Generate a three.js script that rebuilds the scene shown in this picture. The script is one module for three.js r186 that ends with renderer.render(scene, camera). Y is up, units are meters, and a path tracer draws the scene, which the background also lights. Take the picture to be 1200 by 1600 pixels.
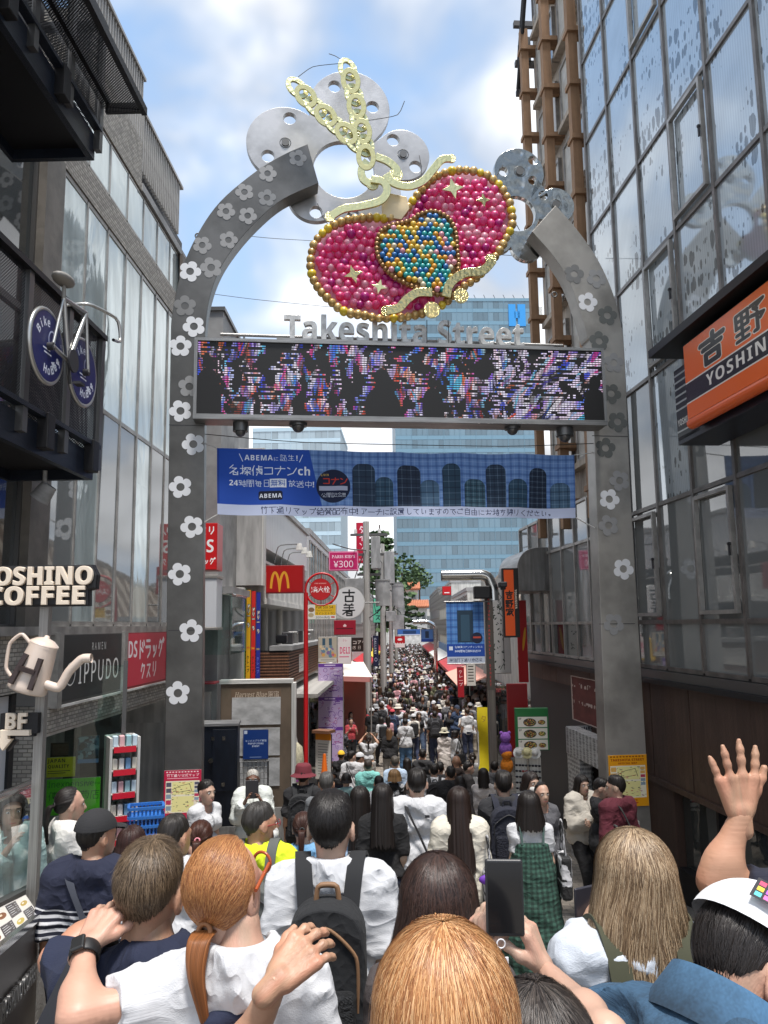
import * as THREE from 'three';
import { mergeGeometries, mergeVertices, toCreasedNormals } from 'three/addons/utils/BufferGeometryUtils.js';
import { RoundedBoxGeometry } from 'three/addons/geometries/RoundedBoxGeometry.js';
import { TextGeometry } from 'three/addons/geometries/TextGeometry.js';
import { FontLoader } from 'three/addons/loaders/FontLoader.js';

// ---------- camera, sky, sun, exposure
const scene = new THREE.Scene();
const EYE = 4.6, FOCAL = 1250;                       // photo pixels, 1200 x 1600
const camera = new THREE.PerspectiveCamera(2 * Math.atan(800 / FOCAL) * 180 / Math.PI, 0.75, 0.05, 900);
camera.rotation.order = 'YXZ';
camera.position.set(0, EYE, 0);
camera.rotation.set(8.06 * Math.PI / 180, 0, -0.7 * Math.PI / 180);
camera.updateMatrixWorld(true);
const renderer = new THREE.WebGLRenderer({ antialias: true });
renderer.toneMapping = THREE.LinearToneMapping;
renderer.toneMappingExposure = 1.46;
renderer.shadowMap.enabled = true;

let seed_ = 7;
const rnd = () => { seed_ = (seed_ + 0x6d2b79f5) | 0; let t = Math.imul(seed_ ^ (seed_ >>> 15), 1 | seed_); t = (t + Math.imul(t ^ (t >>> 7), 61 | t)) ^ t; return ((t ^ (t >>> 14)) >>> 0) / 4294967296; };
const rr = (a, b) => a + (b - a) * rnd();
const pick = (a) => a[Math.floor(rnd() * a.length)];
const clamp = (x, a = 0, b = 1) => Math.min(b, Math.max(a, x)), mix = (a, b, t) => a + (b - a) * t, sstep = (a, b, x) => { const t = clamp((x - a) / (b - a)); return t * t * (3 - 2 * t); };
// value noise, 3-D
const hash3 = (x, y, z) => { let h = Math.imul(x, 374761393) ^ Math.imul(y, 668265263) ^ Math.imul(z, 2147483647 - 5003); h = Math.imul(h ^ (h >>> 13), 1274126177); return ((h ^ (h >>> 16)) >>> 0) / 4294967296; };
function vnoise(x, y, z = 0) {
  const ix = Math.floor(x), iy = Math.floor(y), iz = Math.floor(z), fx = x - ix, fy = y - iy, fz = z - iz;
  const u = fx * fx * (3 - 2 * fx), v = fy * fy * (3 - 2 * fy), w = fz * fz * (3 - 2 * fz);
  const c = (a, b, d) => hash3(ix + a, iy + b, iz + d);
  return mix(mix(mix(c(0, 0, 0), c(1, 0, 0), u), mix(c(0, 1, 0), c(1, 1, 0), u), v), mix(mix(c(0, 0, 1), c(1, 0, 1), u), mix(c(0, 1, 1), c(1, 1, 1), u), v), w);
}
const fbm = (x, y, z = 0, o = 4) => { let s = 0, a = 0.5, n = 0; for (let i = 0; i < o; i++) { s += a * vnoise(x, y, z); n += a; a *= 0.5; x = x * 2.03 + 11.7; y = y * 2.03 + 5.3; z = z * 2.03 + 3.1; } return s / n; };

const sunDir = new THREE.Vector3(0.1, 0.95, 0.26).normalize();
{ // bright broken cloud over pale blue
  const W = 1024, H = 512, data = new Float32Array(W * H * 4);
  for (let j = 0; j < H; j++) for (let i = 0; i < W; i++) {
    const up = ((j + 0.5) / H - 0.5) * Math.PI, az = ((i + 0.5) / W - 0.5) * 2 * Math.PI, y = Math.sin(up), x = Math.cos(az) * Math.cos(up), z = Math.sin(az) * Math.cos(up);
    const k = 1 / (Math.max(y, 0) + 0.32), cx = x * k * 1.7 + 3.2, cz = z * k * 1.7 + 9.6;
    const wx = fbm(cx * 1.3 + 8, cz * 1.3, 1.5, 3) - 0.5, wz = fbm(cx * 1.3, cz * 1.3 + 4, 7.5, 3) - 0.5;
    const n = fbm(cx + wx * 1.1, cz + wz * 1.1, 0.3, 6), n2 = fbm(cx * 2.6 + 20 + wx, cz * 2.6 + wz, 2.2, 6), n3 = fbm(cx * 7 + wx * 4, cz * 7 + wz * 4, 5.2, 5);
    const cover = clamp(sstep(0.38, 0.56, n * 0.66 + n2 * 0.27 + n3 * 0.08) * 0.9 + 0.1 + sstep(0.3, 0.02, y) * 0.4), lit = mix(0.47, 0.98, sstep(0.36, 0.64, n2 * 0.55 + n * 0.2 + n3 * 0.25));
    const blue = [mix(0.46, 0.2, sstep(0, 0.8, y)), mix(0.63, 0.38, sstep(0, 0.8, y)), mix(0.86, 0.68, sstep(0, 0.8, y))], cl = [lit * 0.965, lit * 0.985, lit * 1.02];
    const o = (j * W + i) * 4;
    for (let c = 0; c < 3; c++) data[o + c] = mix(blue[c], cl[c], cover) * (y < 0 ? 0.75 : 1);
    data[o + 3] = 1;
  }
  const t = new THREE.DataTexture(data, W, H, THREE.RGBAFormat, THREE.FloatType);
  t.mapping = THREE.EquirectangularReflectionMapping; t.magFilter = THREE.LinearFilter; t.needsUpdate = true;
  scene.background = t; scene.environment = t;
}
const sun = new THREE.DirectionalLight(new THREE.Color().setRGB(1, 0.95, 0.9), 3.6);
sun.name = 'sun'; sun.position.copy(sunDir).multiplyScalar(90).add(new THREE.Vector3(0, 0, -20)); sun.target.position.set(0, 0, -20);
sun.castShadow = true; sun.shadow.radius = 20; sun.shadow.mapSize.set(2048, 2048);
Object.assign(sun.shadow.camera, { left: -60, right: 60, top: 60, bottom: -60, near: 1, far: 260 });
scene.add(sun, sun.target);

// ---------- helpers
const V = (x, y, z) => new THREE.Vector3(x, y, z);
const rayDir = (px, py) => V((px - 600) / FOCAL, (800 - py) / FOCAL, -1).applyQuaternion(camera.quaternion);
const P = (px, py, d) => { const v = rayDir(px, py); return v.multiplyScalar(d / -v.z).add(camera.position); };      // point seen at a photo pixel, d metres ahead
// street level: a steep ramp down from the camera, then flat
const PROF = [[-30, 1.95], [0, 1.95], [1.5, 2.15], [3.3, 2.5], [7.7, 3.25], [11, 3.78], [15, 4.2], [20, 4.45], [27, 4.55], [36, 4.6], [900, 4.6]];
function G(d) { for (let i = 1; i < PROF.length; i++) if (d <= PROF[i][0]) { const [a, b] = [PROF[i - 1], PROF[i]]; return EYE - mix(a[1], b[1], (d - a[0]) / (b[0] - a[0])); } return 0; }
const used = new Map();
function numbered(n) { const k = used.get(n) ?? 0; used.set(n, k + 1); return k ? n + '_' + String(k).padStart(3, '0') : n; }
function thing(name, label, category, pos = [0, 0, 0], turn = 0, group) {
  const o = new THREE.Group(); o.name = numbered(name); scene.add(o); o.position.set(...(pos.isVector3 ? pos.toArray() : pos)); o.rotation.y = turn;
  o.userData = { label, category }; if (group) o.userData.group = group; o.updateMatrixWorld(true); return o;
}
function part(parent, name, geo, mat, pos, label) {
  const m = new THREE.Mesh(Array.isArray(geo) ? merge(geo) : geo, mat); m.name = name; m.castShadow = m.receiveShadow = true;
  if (pos) m.position.set(...pos); if (label) m.userData.label = label; parent.add(m); return m;
}
function struct(name, geo, mat) { const m = new THREE.Mesh(Array.isArray(geo) ? merge(geo) : geo, mat); m.name = numbered(name); m.castShadow = m.receiveShadow = true; m.userData.kind = 'structure'; scene.add(m); return m; }
function merge(list) { return mergeGeometries(list.map((g) => { const h = g.index ? g.toNonIndexed() : g.clone(); for (const k of Object.keys(h.attributes)) if (!['position', 'normal', 'uv'].includes(k)) h.deleteAttribute(k); if (!h.attributes.uv) h.setAttribute('uv', new THREE.BufferAttribute(new Float32Array(h.attributes.position.count * 2), 2)); return h; })); }
const box = (w, h, d, x = 0, y = 0, z = 0) => new THREE.BoxGeometry(w, h, d).translate(x, y, z);
const boxAB = (x0, x1, y0, y1, z0, z1) => box(x1 - x0, y1 - y0, z1 - z0, (x0 + x1) / 2, (y0 + y1) / 2, (z0 + z1) / 2);
const rbox = (w, h, d, r = 0.01, x = 0, y = 0, z = 0, s = 2) => new RoundedBoxGeometry(w, h, d, s, Math.min(r, w / 2.01, h / 2.01, d / 2.01)).translate(x, y, z);
const cyl = (r0, r1, h, n = 16, x = 0, y = 0, z = 0) => new THREE.CylinderGeometry(r0, r1, h, n).translate(x, y, z);
function tube(pts, r, n = 6, seg) { const c = new THREE.CatmullRomCurve3(pts.map((p) => p.isVector3 ? p : V(...p)), false, 'catmullrom', 0.3); return new THREE.TubeGeometry(c, seg ?? Math.max(2, (pts.length - 1) * 5), r, n); }
function bar(a, b, w, h = w) { const A = a.isVector3 ? a : V(...a), B = b.isVector3 ? b : V(...b), L = A.distanceTo(B), g = new THREE.BoxGeometry(w, h, L); const m = new THREE.Matrix4().lookAt(A, B, Math.abs(B.y - A.y) > 0.98 * L ? V(1, 0, 0) : V(0, 1, 0)); return g.applyMatrix4(m).translate((A.x + B.x) / 2, (A.y + B.y) / 2, (A.z + B.z) / 2); }
const rod = (a, b, r, n = 8) => { const A = a.isVector3 ? a : V(...a), B = b.isVector3 ? b : V(...b); return new THREE.CylinderGeometry(r, r, A.distanceTo(B), n).applyQuaternion(new THREE.Quaternion().setFromUnitVectors(V(0, 1, 0), B.clone().sub(A).normalize())).translate((A.x + B.x) / 2, (A.y + B.y) / 2, (A.z + B.z) / 2); };
const shapeOf = (pts) => { const s = new THREE.Shape(); pts.forEach(([x, y], i) => i ? s.lineTo(x, y) : s.moveTo(x, y)); s.closePath(); return s; };
const extr = (shape, depth, bevel = 0, seg = 12) => new THREE.ExtrudeGeometry(shape, { depth, bevelEnabled: bevel > 0, bevelSize: bevel, bevelThickness: bevel, bevelSegments: 2, curveSegments: seg });
const spline = (pts, n = 6) => new THREE.SplineCurve(pts.map(([x, y]) => new THREE.Vector2(x, y))).getPoints(n * (pts.length - 1)).map((p) => [p.x, p.y]);
// a thick stroke along a 2-D path
function stroke2(pts, w, depth, bevel = 0.004, n = 5, cap = true) {
  const c = pts.length > 2 ? spline(pts, n) : pts, L = [], Rr = [];
  for (let i = 0; i < c.length; i++) { const a = c[Math.max(0, i - 1)], b = c[Math.min(c.length - 1, i + 1)], dx = b[0] - a[0], dy = b[1] - a[1], l = Math.hypot(dx, dy) || 1, ww = (typeof w === 'function' ? w(i / (c.length - 1)) : w) / 2; L.push([c[i][0] - dy / l * ww, c[i][1] + dx / l * ww]); Rr.push([c[i][0] + dy / l * ww, c[i][1] - dx / l * ww]); }
  return extr(shapeOf([...L, ...Rr.reverse()]), depth, bevel);
}
// ---------- textures
const canvas = (w, h) => { const c = document.createElement('canvas'); c.width = w; c.height = h; return [c, c.getContext('2d')]; };
const ctex = (c) => { const t = new THREE.CanvasTexture(c); t.colorSpace = THREE.SRGBColorSpace; t.magFilter = THREE.LinearFilter; t.wrapS = t.wrapT = THREE.RepeatWrapping; return t; };
function ntex(w, h, fn, srgb = false) { const d = new Uint8Array(w * h * 4); for (let j = 0; j < h; j++) for (let i = 0; i < w; i++) { const v = fn(i / w, j / h), o = (j * w + i) * 4; if (Array.isArray(v)) { d[o] = clamp(v[0]) * 255; d[o + 1] = clamp(v[1]) * 255; d[o + 2] = clamp(v[2]) * 255; } else d[o] = d[o + 1] = d[o + 2] = clamp(v) * 255; d[o + 3] = 255; } const t = new THREE.DataTexture(d, w, h); t.wrapS = t.wrapT = THREE.RepeatWrapping; t.magFilter = THREE.LinearFilter; t.minFilter = THREE.LinearMipmapLinearFilter; if (srgb) t.colorSpace = THREE.SRGBColorSpace; t.needsUpdate = true; return t; }
const tile2 = (u, v, s, z, o = 4) => { const a = (x, y) => fbm(x * s, y * s, z, o), b = 0.25; const bu = sstep(1 - b, 1, u), bv = sstep(1 - b, 1, v); return mix(mix(a(u, v), a(u - 1, v), bu), mix(a(u, v - 1), a(u - 1, v - 1), bu), bv); };
const rep = (t, x, y = x) => { const c = t.clone(); c.repeat.set(x, y); c.needsUpdate = true; return c; };
const TX = {
  grain: ntex(256, 256, (u, v) => 0.5 + (tile2(u, v, 60, 3, 3) - 0.5) * 1.2),
  blot: ntex(256, 256, (u, v) => clamp(0.5 + (tile2(u, v, 7, 9, 5) - 0.5) * 1.6)),
  dirt: ntex(256, 256, (u, v) => { const a = tile2(u, v, 6, 4, 5), s = tile2(u * 1, v, 26, 14, 3); const k = clamp(0.93 + (a - 0.5) * 0.34 + (s - 0.5) * 0.14); return [k, k * 0.995, k * 0.985]; }, true),
  streak: ntex(256, 256, (u, v) => { const k = clamp(0.9 + (fbm(u * 46, v * 3, 2, 4) - 0.5) * 0.3 + (tile2(u, v, 8, 5, 4) - 0.5) * 0.24); return [k, k, k]; }, true),
  fold: ntex(512, 512, (u, v) => { const r = (x, y, z) => { const q = 1 - Math.abs(2 * vnoise(x, y, z) - 1); return q * q; }, f = (u, v) => 0.5 * r(u * 6 + v * 3 + fbm(u * 3, v * 3, 1, 2) * 3, v * 7 - u * 3, 2) + 0.28 * r(u * 13 - v * 6, v * 14 + u * 7, 5) + 0.16 * vnoise(u * 40, v * 40, 3) + 0.06 * hash3(Math.floor(u * 512), Math.floor(v * 512), 1); const bu = sstep(0.8, 1, u), bv = sstep(0.8, 1, v); return mix(mix(f(u, v), f(u - 1, v), bu), mix(f(u, v - 1), f(u - 1, v - 1), bu), bv); }),
  weave: ntex(128, 128, (u, v) => 0.5 + 0.25 * Math.sin(u * 64 * 6.283) * Math.sin(v * 64 * 6.283) + (tile2(u, v, 9, 2, 4) - 0.5) * 0.7),
};
const rgb = (r, g, b) => new THREE.Color().setRGB(r, g, b), hex = (h) => new THREE.Color(h);
const mcache = new Map();
function mat(color, roughness = 0.7, metalness = 0, extra) {
  const c = color.isColor ? color : Array.isArray(color) ? rgb(...color) : hex(color), key = extra ? null : c.getHexString() + roughness + '/' + metalness;
  if (key && mcache.has(key)) return mcache.get(key);
  const M = extra && ['clearcoat', 'sheen', 'transmission', 'ior', 'specularIntensity', 'anisotropy'].some((k) => k in extra) ? THREE.MeshPhysicalMaterial : THREE.MeshStandardMaterial;
  const m = new M({ color: c, roughness, metalness, side: THREE.DoubleSide, ...extra }); if (key) mcache.set(key, m); return m;
}
const worn = (color, roughness, metalness, r = 0.6, bs = 0.001, t = TX.dirt) => mat(color, roughness, metalness, { map: rep(t, r), bumpMap: rep(TX.grain, r * 2), bumpScale: bs });
const M = {
  steel: worn([0.36, 0.355, 0.345], 0.42, 0.85, 0.5, 0.0006, TX.streak), steelDark: mat([0.16, 0.158, 0.155], 0.42, 0.8), frame: worn([0.42, 0.41, 0.395], 0.45, 0.5, 0.9), black: mat([0.012, 0.012, 0.014], 0.5, 0.2), dark: mat([0.03, 0.03, 0.034], 0.55), navy: worn([0.011, 0.017, 0.032], 0.4, 0.1),
  white: worn([0.72, 0.72, 0.7], 0.6, 0, 0.4), offwhite: worn([0.62, 0.61, 0.57], 0.7, 0, 0.35, 0.001, TX.streak), grey: worn([0.34, 0.345, 0.35], 0.6, 0, 0.4), concrete: worn([0.4, 0.385, 0.36], 0.9, 0, 0.4, 0.003, TX.streak), red: mat([0.55, 0.01, 0.015], 0.35, 0), darkred: mat([0.3, 0.012, 0.015], 0.5),
  chrome: mat([0.62, 0.62, 0.6], 0.18, 1), wire: mat([0.03, 0.03, 0.03], 0.6), wood: worn([0.24, 0.11, 0.06], 0.6, 0, 1.4, 0.001, TX.streak), rust: worn([0.34, 0.2, 0.11], 0.75, 0.1, 0.5, 0.002, TX.streak), brown: worn([0.085, 0.05, 0.038], 0.55, 0.05, 0.4, 0.002, TX.streak),
};
// boxes and planes get uv in metres from their positions
function metric(geo) { const p = geo.attributes.position, n = geo.attributes.normal, uv = new Float32Array(p.count * 2); for (let i = 0; i < p.count; i++) { const ax = Math.abs(n.getX(i)), ay = Math.abs(n.getY(i)), az = Math.abs(n.getZ(i)); uv[2 * i] = ax > ay && ax > az ? p.getZ(i) : p.getX(i); uv[2 * i + 1] = ay > ax && ay > az ? p.getZ(i) : p.getY(i); } geo.setAttribute('uv', new THREE.BufferAttribute(uv, 2)); return geo; }
const mbox = (...a) => metric(boxAB(...a));
// ---------- lettering: Japanese characters as strokes on a ten by ten grid (x, y pairs, y down)
const GL = {
  に: '1219 4383 375888', り: '2126 717559', し: '3137496987', て: '128253455779', い: '21273847 7377', ま: '2282 2484 5158 583928475889', す: '0292 616749 65453547 6765', の: '524627153261838668', で: '128253455779 7486 8597',
  ご: '2272 15283888 7183 8192', お: '0363 3138 182736577668 7294', ち: '1282 4125 253474665849', く: '712579', だ: '0353 3119 5484 565888 7183 8193', さ: '1383 4165 25273888', '。': '1628383616', 'ー': '0595',
  コ: '128288 1888', ナ: '0393 515429', ン: '1233 196792', マ: '1282 8255 3468', ッ: '2436 4446 746739', プ: '12726638 80918290 80', ア: '118164 434728', チ: '7132 0494 515529', ド: '3139 3476 6274 8193', ラ: '2171 14847749', グ: '3115 226255 5529 7182 8091', ク: '3115 227265 6539', ス: '1272 7219 4679', リ: '2126 717549', タ: '3115 22726739 3567', ダ: '3115 22626739 3557 7182 8091', イ: '8115 4449', レ: '212895', ト: '3139 3476', ソ: '1234 827649', ャ: '1575 3449 7566', ネ: '4152 2272 7217 4459 6687', ル: '313618 6168 6895', セ: '0584 8465 3138 3888', メ: '7119 2367', ブ: '12627638 7182 8091', ウ: '4042 1215 1282 8267 6739', ロ: '1218 1282 8288 1888', ジ: '1223 1425 196792 6172 7081', シ: '1223 1526 196792', 
  名: '4013 3373 7318 4688 4649 8689 4989', 探: '0333 2028 0836 4244 4292 9294 5335 7394 4696 6469 6648 6698', 偵: '2005 1319 6063 6191 4393 4397 9397 4494 4696 5749 7798', 誕: '1020 0141 0333 0535 0737 0709 3739 0939 5151 5181 6267 4468 7297 4999', 生: '2013 1282 2575 0898 5058',
  時: '0131 0137 3137 0434 0737 5292 7074 4494 4696 8489 8969 5768', 間: '0009 0040 4044 0242 0444 5090 9099 5054 5292 5494 3536 3565 6569 3969 3767 3539', 毎: '2011 1282 1595 2338 2383 8379 3889 5358', 日: '2029 2080 8089 2989 2484', 無: '2012 1191 0494 0797 2127 4147 6167 8187 1809 3839 5859 7889', 料: '0344 2029 2408 2447 0113 4132 5162 5465 4696 8089', 放: '2022 0242 2219 2544 4439 7053 6292 8349 5598', 送: '0112 0424 2427 2708 0819 1999 4152 8071 3292 3494 6264 6437 6498', 中: '1216 1292 9296 1696 5059', 公: '3105 6194 5438 3888 6589', 開: '0009 0040 4044 0242 0444 5090 9099 5054 5292 5494 2666 2868 4559 6569', 記: '1020 0141 0333 0535 0737 0709 3739 0939 5191 9194 5494 5458 5898 9896', 念: '5003 5093 3363 3565 1719 3638 3878 7876 8699',
  竹: '2013 1141 2129 6053 5191 7179 7969', 下: '0191 4149 4467', 通: '0112 0424 2427 2708 0819 1999 3181 8153 3338 3383 8388 3575 5358 3777', 絶: '2003 0333 3306 0636 2629 1719 3738 6051 5181 8163 4394 4349 4696 9396 4999 9997', 賛: '0141 0343 2023 2205 2244 5191 5393 7073 7255 7294 2575 2528 7578 2676 2777 3819 6889', 配: '0141 0309 0343 4349 0949 1113 3133 0747 5191 9194 5494 5459 5999 9997', 布: '0191 5006 3438 3484 8488 6369', 設: '1020 0141 0333 0535 0737 0709 3739 0939 5143 5181 8183 5585 8549 5699', 置: '1181 1113 8183 1383 3133 6163 1484 5455 3575 3578 7578 3676 3777 0989 1619', 自: '5041 2129 2181 8189 2383 2686 2989', 由: '1319 1383 8389 5059 1686 1989', 持: '0333 2028 0836 5292 7074 4494 4696 8489 8969 5768', 帰: '1016 3037 3719 5191 9194 5292 5494 4595 4547 9597 7079',
  吉: '0292 5054 1484 2629 2676 7679 2979', 野: '0141 0105 4145 0343 0545 2128 0747 0949 5191 9172 6273 5495 9586 7479 7969', 家: '5051 0103 0191 9193 2373 5335 3517 4557 5748 4626 4718 6499 8466', 消: '0112 0314 0917 6063 4142 9182 4449 4494 9499 4696 4797 9989', 火: '2335 8365 5054 5409 5499', 栓: '0333 2029 2306 2436 6044 6094 5484 5686 6469 4999', 先: '3013 1383 5055 0595 3538 3519 6568 6898 9896', 右: '0292 4008 3539 3585 8589 3989', 古: '0292 5055 2529 2585 8589 2989', 着: '2031 7061 1181 1383 0595 5155 4508 3639 3676 7679 3778 3979', 式: '0292 6068 6899 8091 1545 3538 1848', 原: '0191 1117 1709 5142 3336 3383 8386 3585 3686 5659 5949 3628 7688', 宿: '5051 0103 0191 9193 2314 1519 4393 6355 4549 4595 9599 4797 4999', 商: '5051 0292 3243 6263 1419 1494 9499 4435 6485 3637 3666 6669 3969', 店: '5051 1191 1109 5155 5383 3539 3585 8589 3989', 会: '5003 5093 2474 1676 4628 2878 6789', 便: '2005 1319 3191 6056 4246 4292 9296 4444 4696 6546 4699', 宜: '5051 0103 0191 9193 3339 3373 7379 3575 3777 0999', 的: '2011 0118 0141 4148 0444 0848 6053 5292 9288 8878 6465', 药: '0191 3032 6062 2304 0433 3306 0636 1749 5343 5393 9388 8878 6566', 产: '4051 1181 3243 6253 1484 1409', 駅: '0141 0107 2127 0343 0545 0747 4759 5151 5191 9194 5494 5449 6599',
};
function put(ctx, text, x, y, size, opt = {}) {       // x, y = left and top; returns the end
  const { w = 0.09, color = '#fff', sx = 1, gap = 0.06, font = 'sans-serif', bold = true, vertical = false, outline } = opt;
  const run = (col, lw) => {
    let cx = x, cy = y; ctx.lineCap = ctx.lineJoin = 'round';
    for (const ch of text) {
      let adv = size * sx;
      if (GL[ch]) {
        ctx.strokeStyle = col; ctx.lineWidth = size * lw;
        for (const s of GL[ch].split(' ')) { ctx.beginPath(); for (let i = 0; i + 1 < s.length; i += 2) { const qx = cx + (0.06 + s[i] / 9 * 0.88) * size * sx, qy = cy + (0.06 + s[i + 1] / 9 * 0.88) * size; i ? ctx.lineTo(qx, qy) : ctx.moveTo(qx, qy); } ctx.stroke(); }
      } else { ctx.save(); ctx.font = `${bold ? 'bold ' : ''}${size * 1.06}px ${font}`; ctx.textBaseline = 'alphabetic'; ctx.fillStyle = col; adv = ctx.measureText(ch).width * sx; ctx.translate(cx, cy + size * 0.88); ctx.scale(sx, 1); if (lw > w) { ctx.strokeStyle = col; ctx.lineWidth = size * (lw - w); ctx.strokeText(ch, 0, 0); } ctx.fillText(ch, 0, 0); ctx.restore(); }
      if (vertical) cy += size * (1 + gap); else cx += adv + size * gap;
    }
    return vertical ? cy : cx - size * gap;
  };
  if (outline) run(outline[0], w + outline[1]);
  return run(color, w);
}
const widthOf = (text, size, opt) => { const [, c] = canvas(8, 8); return put(c, text, 0, 0, size, opt); };
const putC = (ctx, text, cx, y, size, opt) => put(ctx, text, cx - widthOf(text, size, opt) / 2, y, size, opt);
function sign(w, h, draw) { const [c, x] = canvas(w, h); draw(x, w, h); return ctex(c); }
const printed = (t, rough = 0.45, extra) => mat([1, 1, 1], rough, 0, { map: t, ...extra });
const fillBg = (x, w, h, c) => { x.fillStyle = c; x.fillRect(0, 0, w, h); };
// a flat printed face (uv 0..1), facing +z
const face = (w, h, x = 0, y = 0, z = 0) => new THREE.PlaneGeometry(w, h).translate(x, y, z);
// box sign: casing + printed panel 3 mm proud of its front face, plus the back
function signBox(o, w, h, d, tex, casing, opt = {}) {
  part(o, 'casing', rbox(w, h, d, 0.008), casing, opt.pos);
  const b = opt.border ?? 0.02, pz = opt.pos ?? [0, 0, 0];
  const m = tex.isMaterial ? tex : printed(tex, opt.rough ?? 0.4, opt.extra);
  part(o, 'printed_panel', face(w - 2 * b, h - 2 * b), m, [pz[0], pz[1], pz[2] + d / 2 + 0.003]);
  if (opt.back) part(o, 'printed_panel', face(w - 2 * b, h - 2 * b).rotateY(Math.PI), m, [pz[0], pz[1], pz[2] - d / 2 - 0.003]);
}
// distance from photo pixels to sizes at depth d
const span = (px0, px1, d) => Math.abs(px1 - px0) / FOCAL * d;
// ---------- ground: asphalt ramp and paved street
const paverMats = [[0.2, 0.19, 0.18], [0.16, 0.155, 0.15], [0.235, 0.22, 0.2], [0.19, 0.175, 0.165]].map((c) => worn(c, 0.85, 0, 2.2, 0.002));
{
  const paveTex = ntex(512, 512, (u, v) => { const cols = 8, rows = 16, r = Math.floor(v * rows), uu = u * cols + (r % 2) * 0.5, c = Math.floor(uu), fx = uu - c, fy = v * rows - r, j = Math.min(fx, 1 - fx) < 0.03 || Math.min(fy, 1 - fy) < 0.06; const k = hash3(((c % cols) + cols) % cols, r, 5), n = tile2(u, v, 24, 3, 4); const b = j ? 0.42 : 0.6 + (k - 0.5) * 0.14 + (n - 0.5) * 0.22; return [b, b * 0.955, b * 0.895]; }, true);
  const paveBump = ntex(512, 512, (u, v) => { const cols = 8, rows = 16, r = Math.floor(v * rows), uu = u * cols + (r % 2) * 0.5, c = Math.floor(uu), fx = uu - c, fy = v * rows - r; return Math.min(sstep(0, 0.07, Math.min(fx, 1 - fx)), sstep(0, 0.13, Math.min(fy, 1 - fy))) * 0.8 + tile2(u, v, 30, 6, 3) * 0.2; });
  const strip = (x0, x1, name, m, dy, uvs) => {
    const ds = [-30]; for (let d = -4; d < 40; d += 0.5) ds.push(d); ds.push(60, 100, 180, 400, 800);
    const pos = [], uv = [], idx = [];
    ds.forEach((d, i) => { for (const x of [x0(d), x1(d)]) { pos.push(x, G(d) + dy, -d); uv.push(x * uvs, d * uvs); } if (i) { const a = 2 * i - 2; idx.push(a, a + 1, a + 2, a + 1, a + 3, a + 2); } });
    const g = new THREE.BufferGeometry(); g.setAttribute('position', new THREE.Float32BufferAttribute(pos, 3)); g.setAttribute('uv', new THREE.Float32BufferAttribute(uv, 2)); g.setIndex(idx); g.computeVertexNormals();
    return struct(name, g, m);
  };
  strip(() => -400, () => 400, 'ground', worn([0.16, 0.155, 0.15], 0.9, 0, 0.5, 0.003), -0.012, 1);
  const street = strip((d) => -3.3 + 0.02 * Math.max(0, d), (d) => 3.7 + 0.02 * Math.max(0, d), 'street', mat([0.72, 0.7, 0.68], 0.85, 0, { map: paveTex, bumpMap: paveBump, bumpScale: 0.004 }), 0, 0.6);
  const pg = [0, 1, 2].map((k) => { const g = rbox(0.205, 0.03, 0.099, 0.006, 0, 0, 0, 1); const p = g.attributes.position; for (let i = 0; i < p.count; i++) p.setY(i, p.getY(i) + (hash3(i, k, 3) - 0.5) * 0.0015); return g; });
  const slope = -Math.atan2(G(8) - G(10), 2);
  for (let r = 0; r < 38; r++) for (let c = 0; c < 7; c++) { const d = 7.3 + r * 0.104, x = 1.55 + c * 0.21 + (r % 2) * 0.105; const m = part(street, 'paver', pg[(r + c) % 3], paverMats[Math.floor(hash3(r, c, 9) * 4)], [x, G(d) - 0.008 + hash3(c, r, 2) * 0.004, -d]); m.rotation.x = slope; }
  for (let k = 0; k < 9; k++) { const d = 6.6 + k * 0.6; const m = part(street, 'kerb_stone', rbox(0.16, 0.06, 0.6, 0.012), M.concrete, [3.0, G(d) - 0.005, -d]); m.rotation.x = slope; }
}
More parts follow.
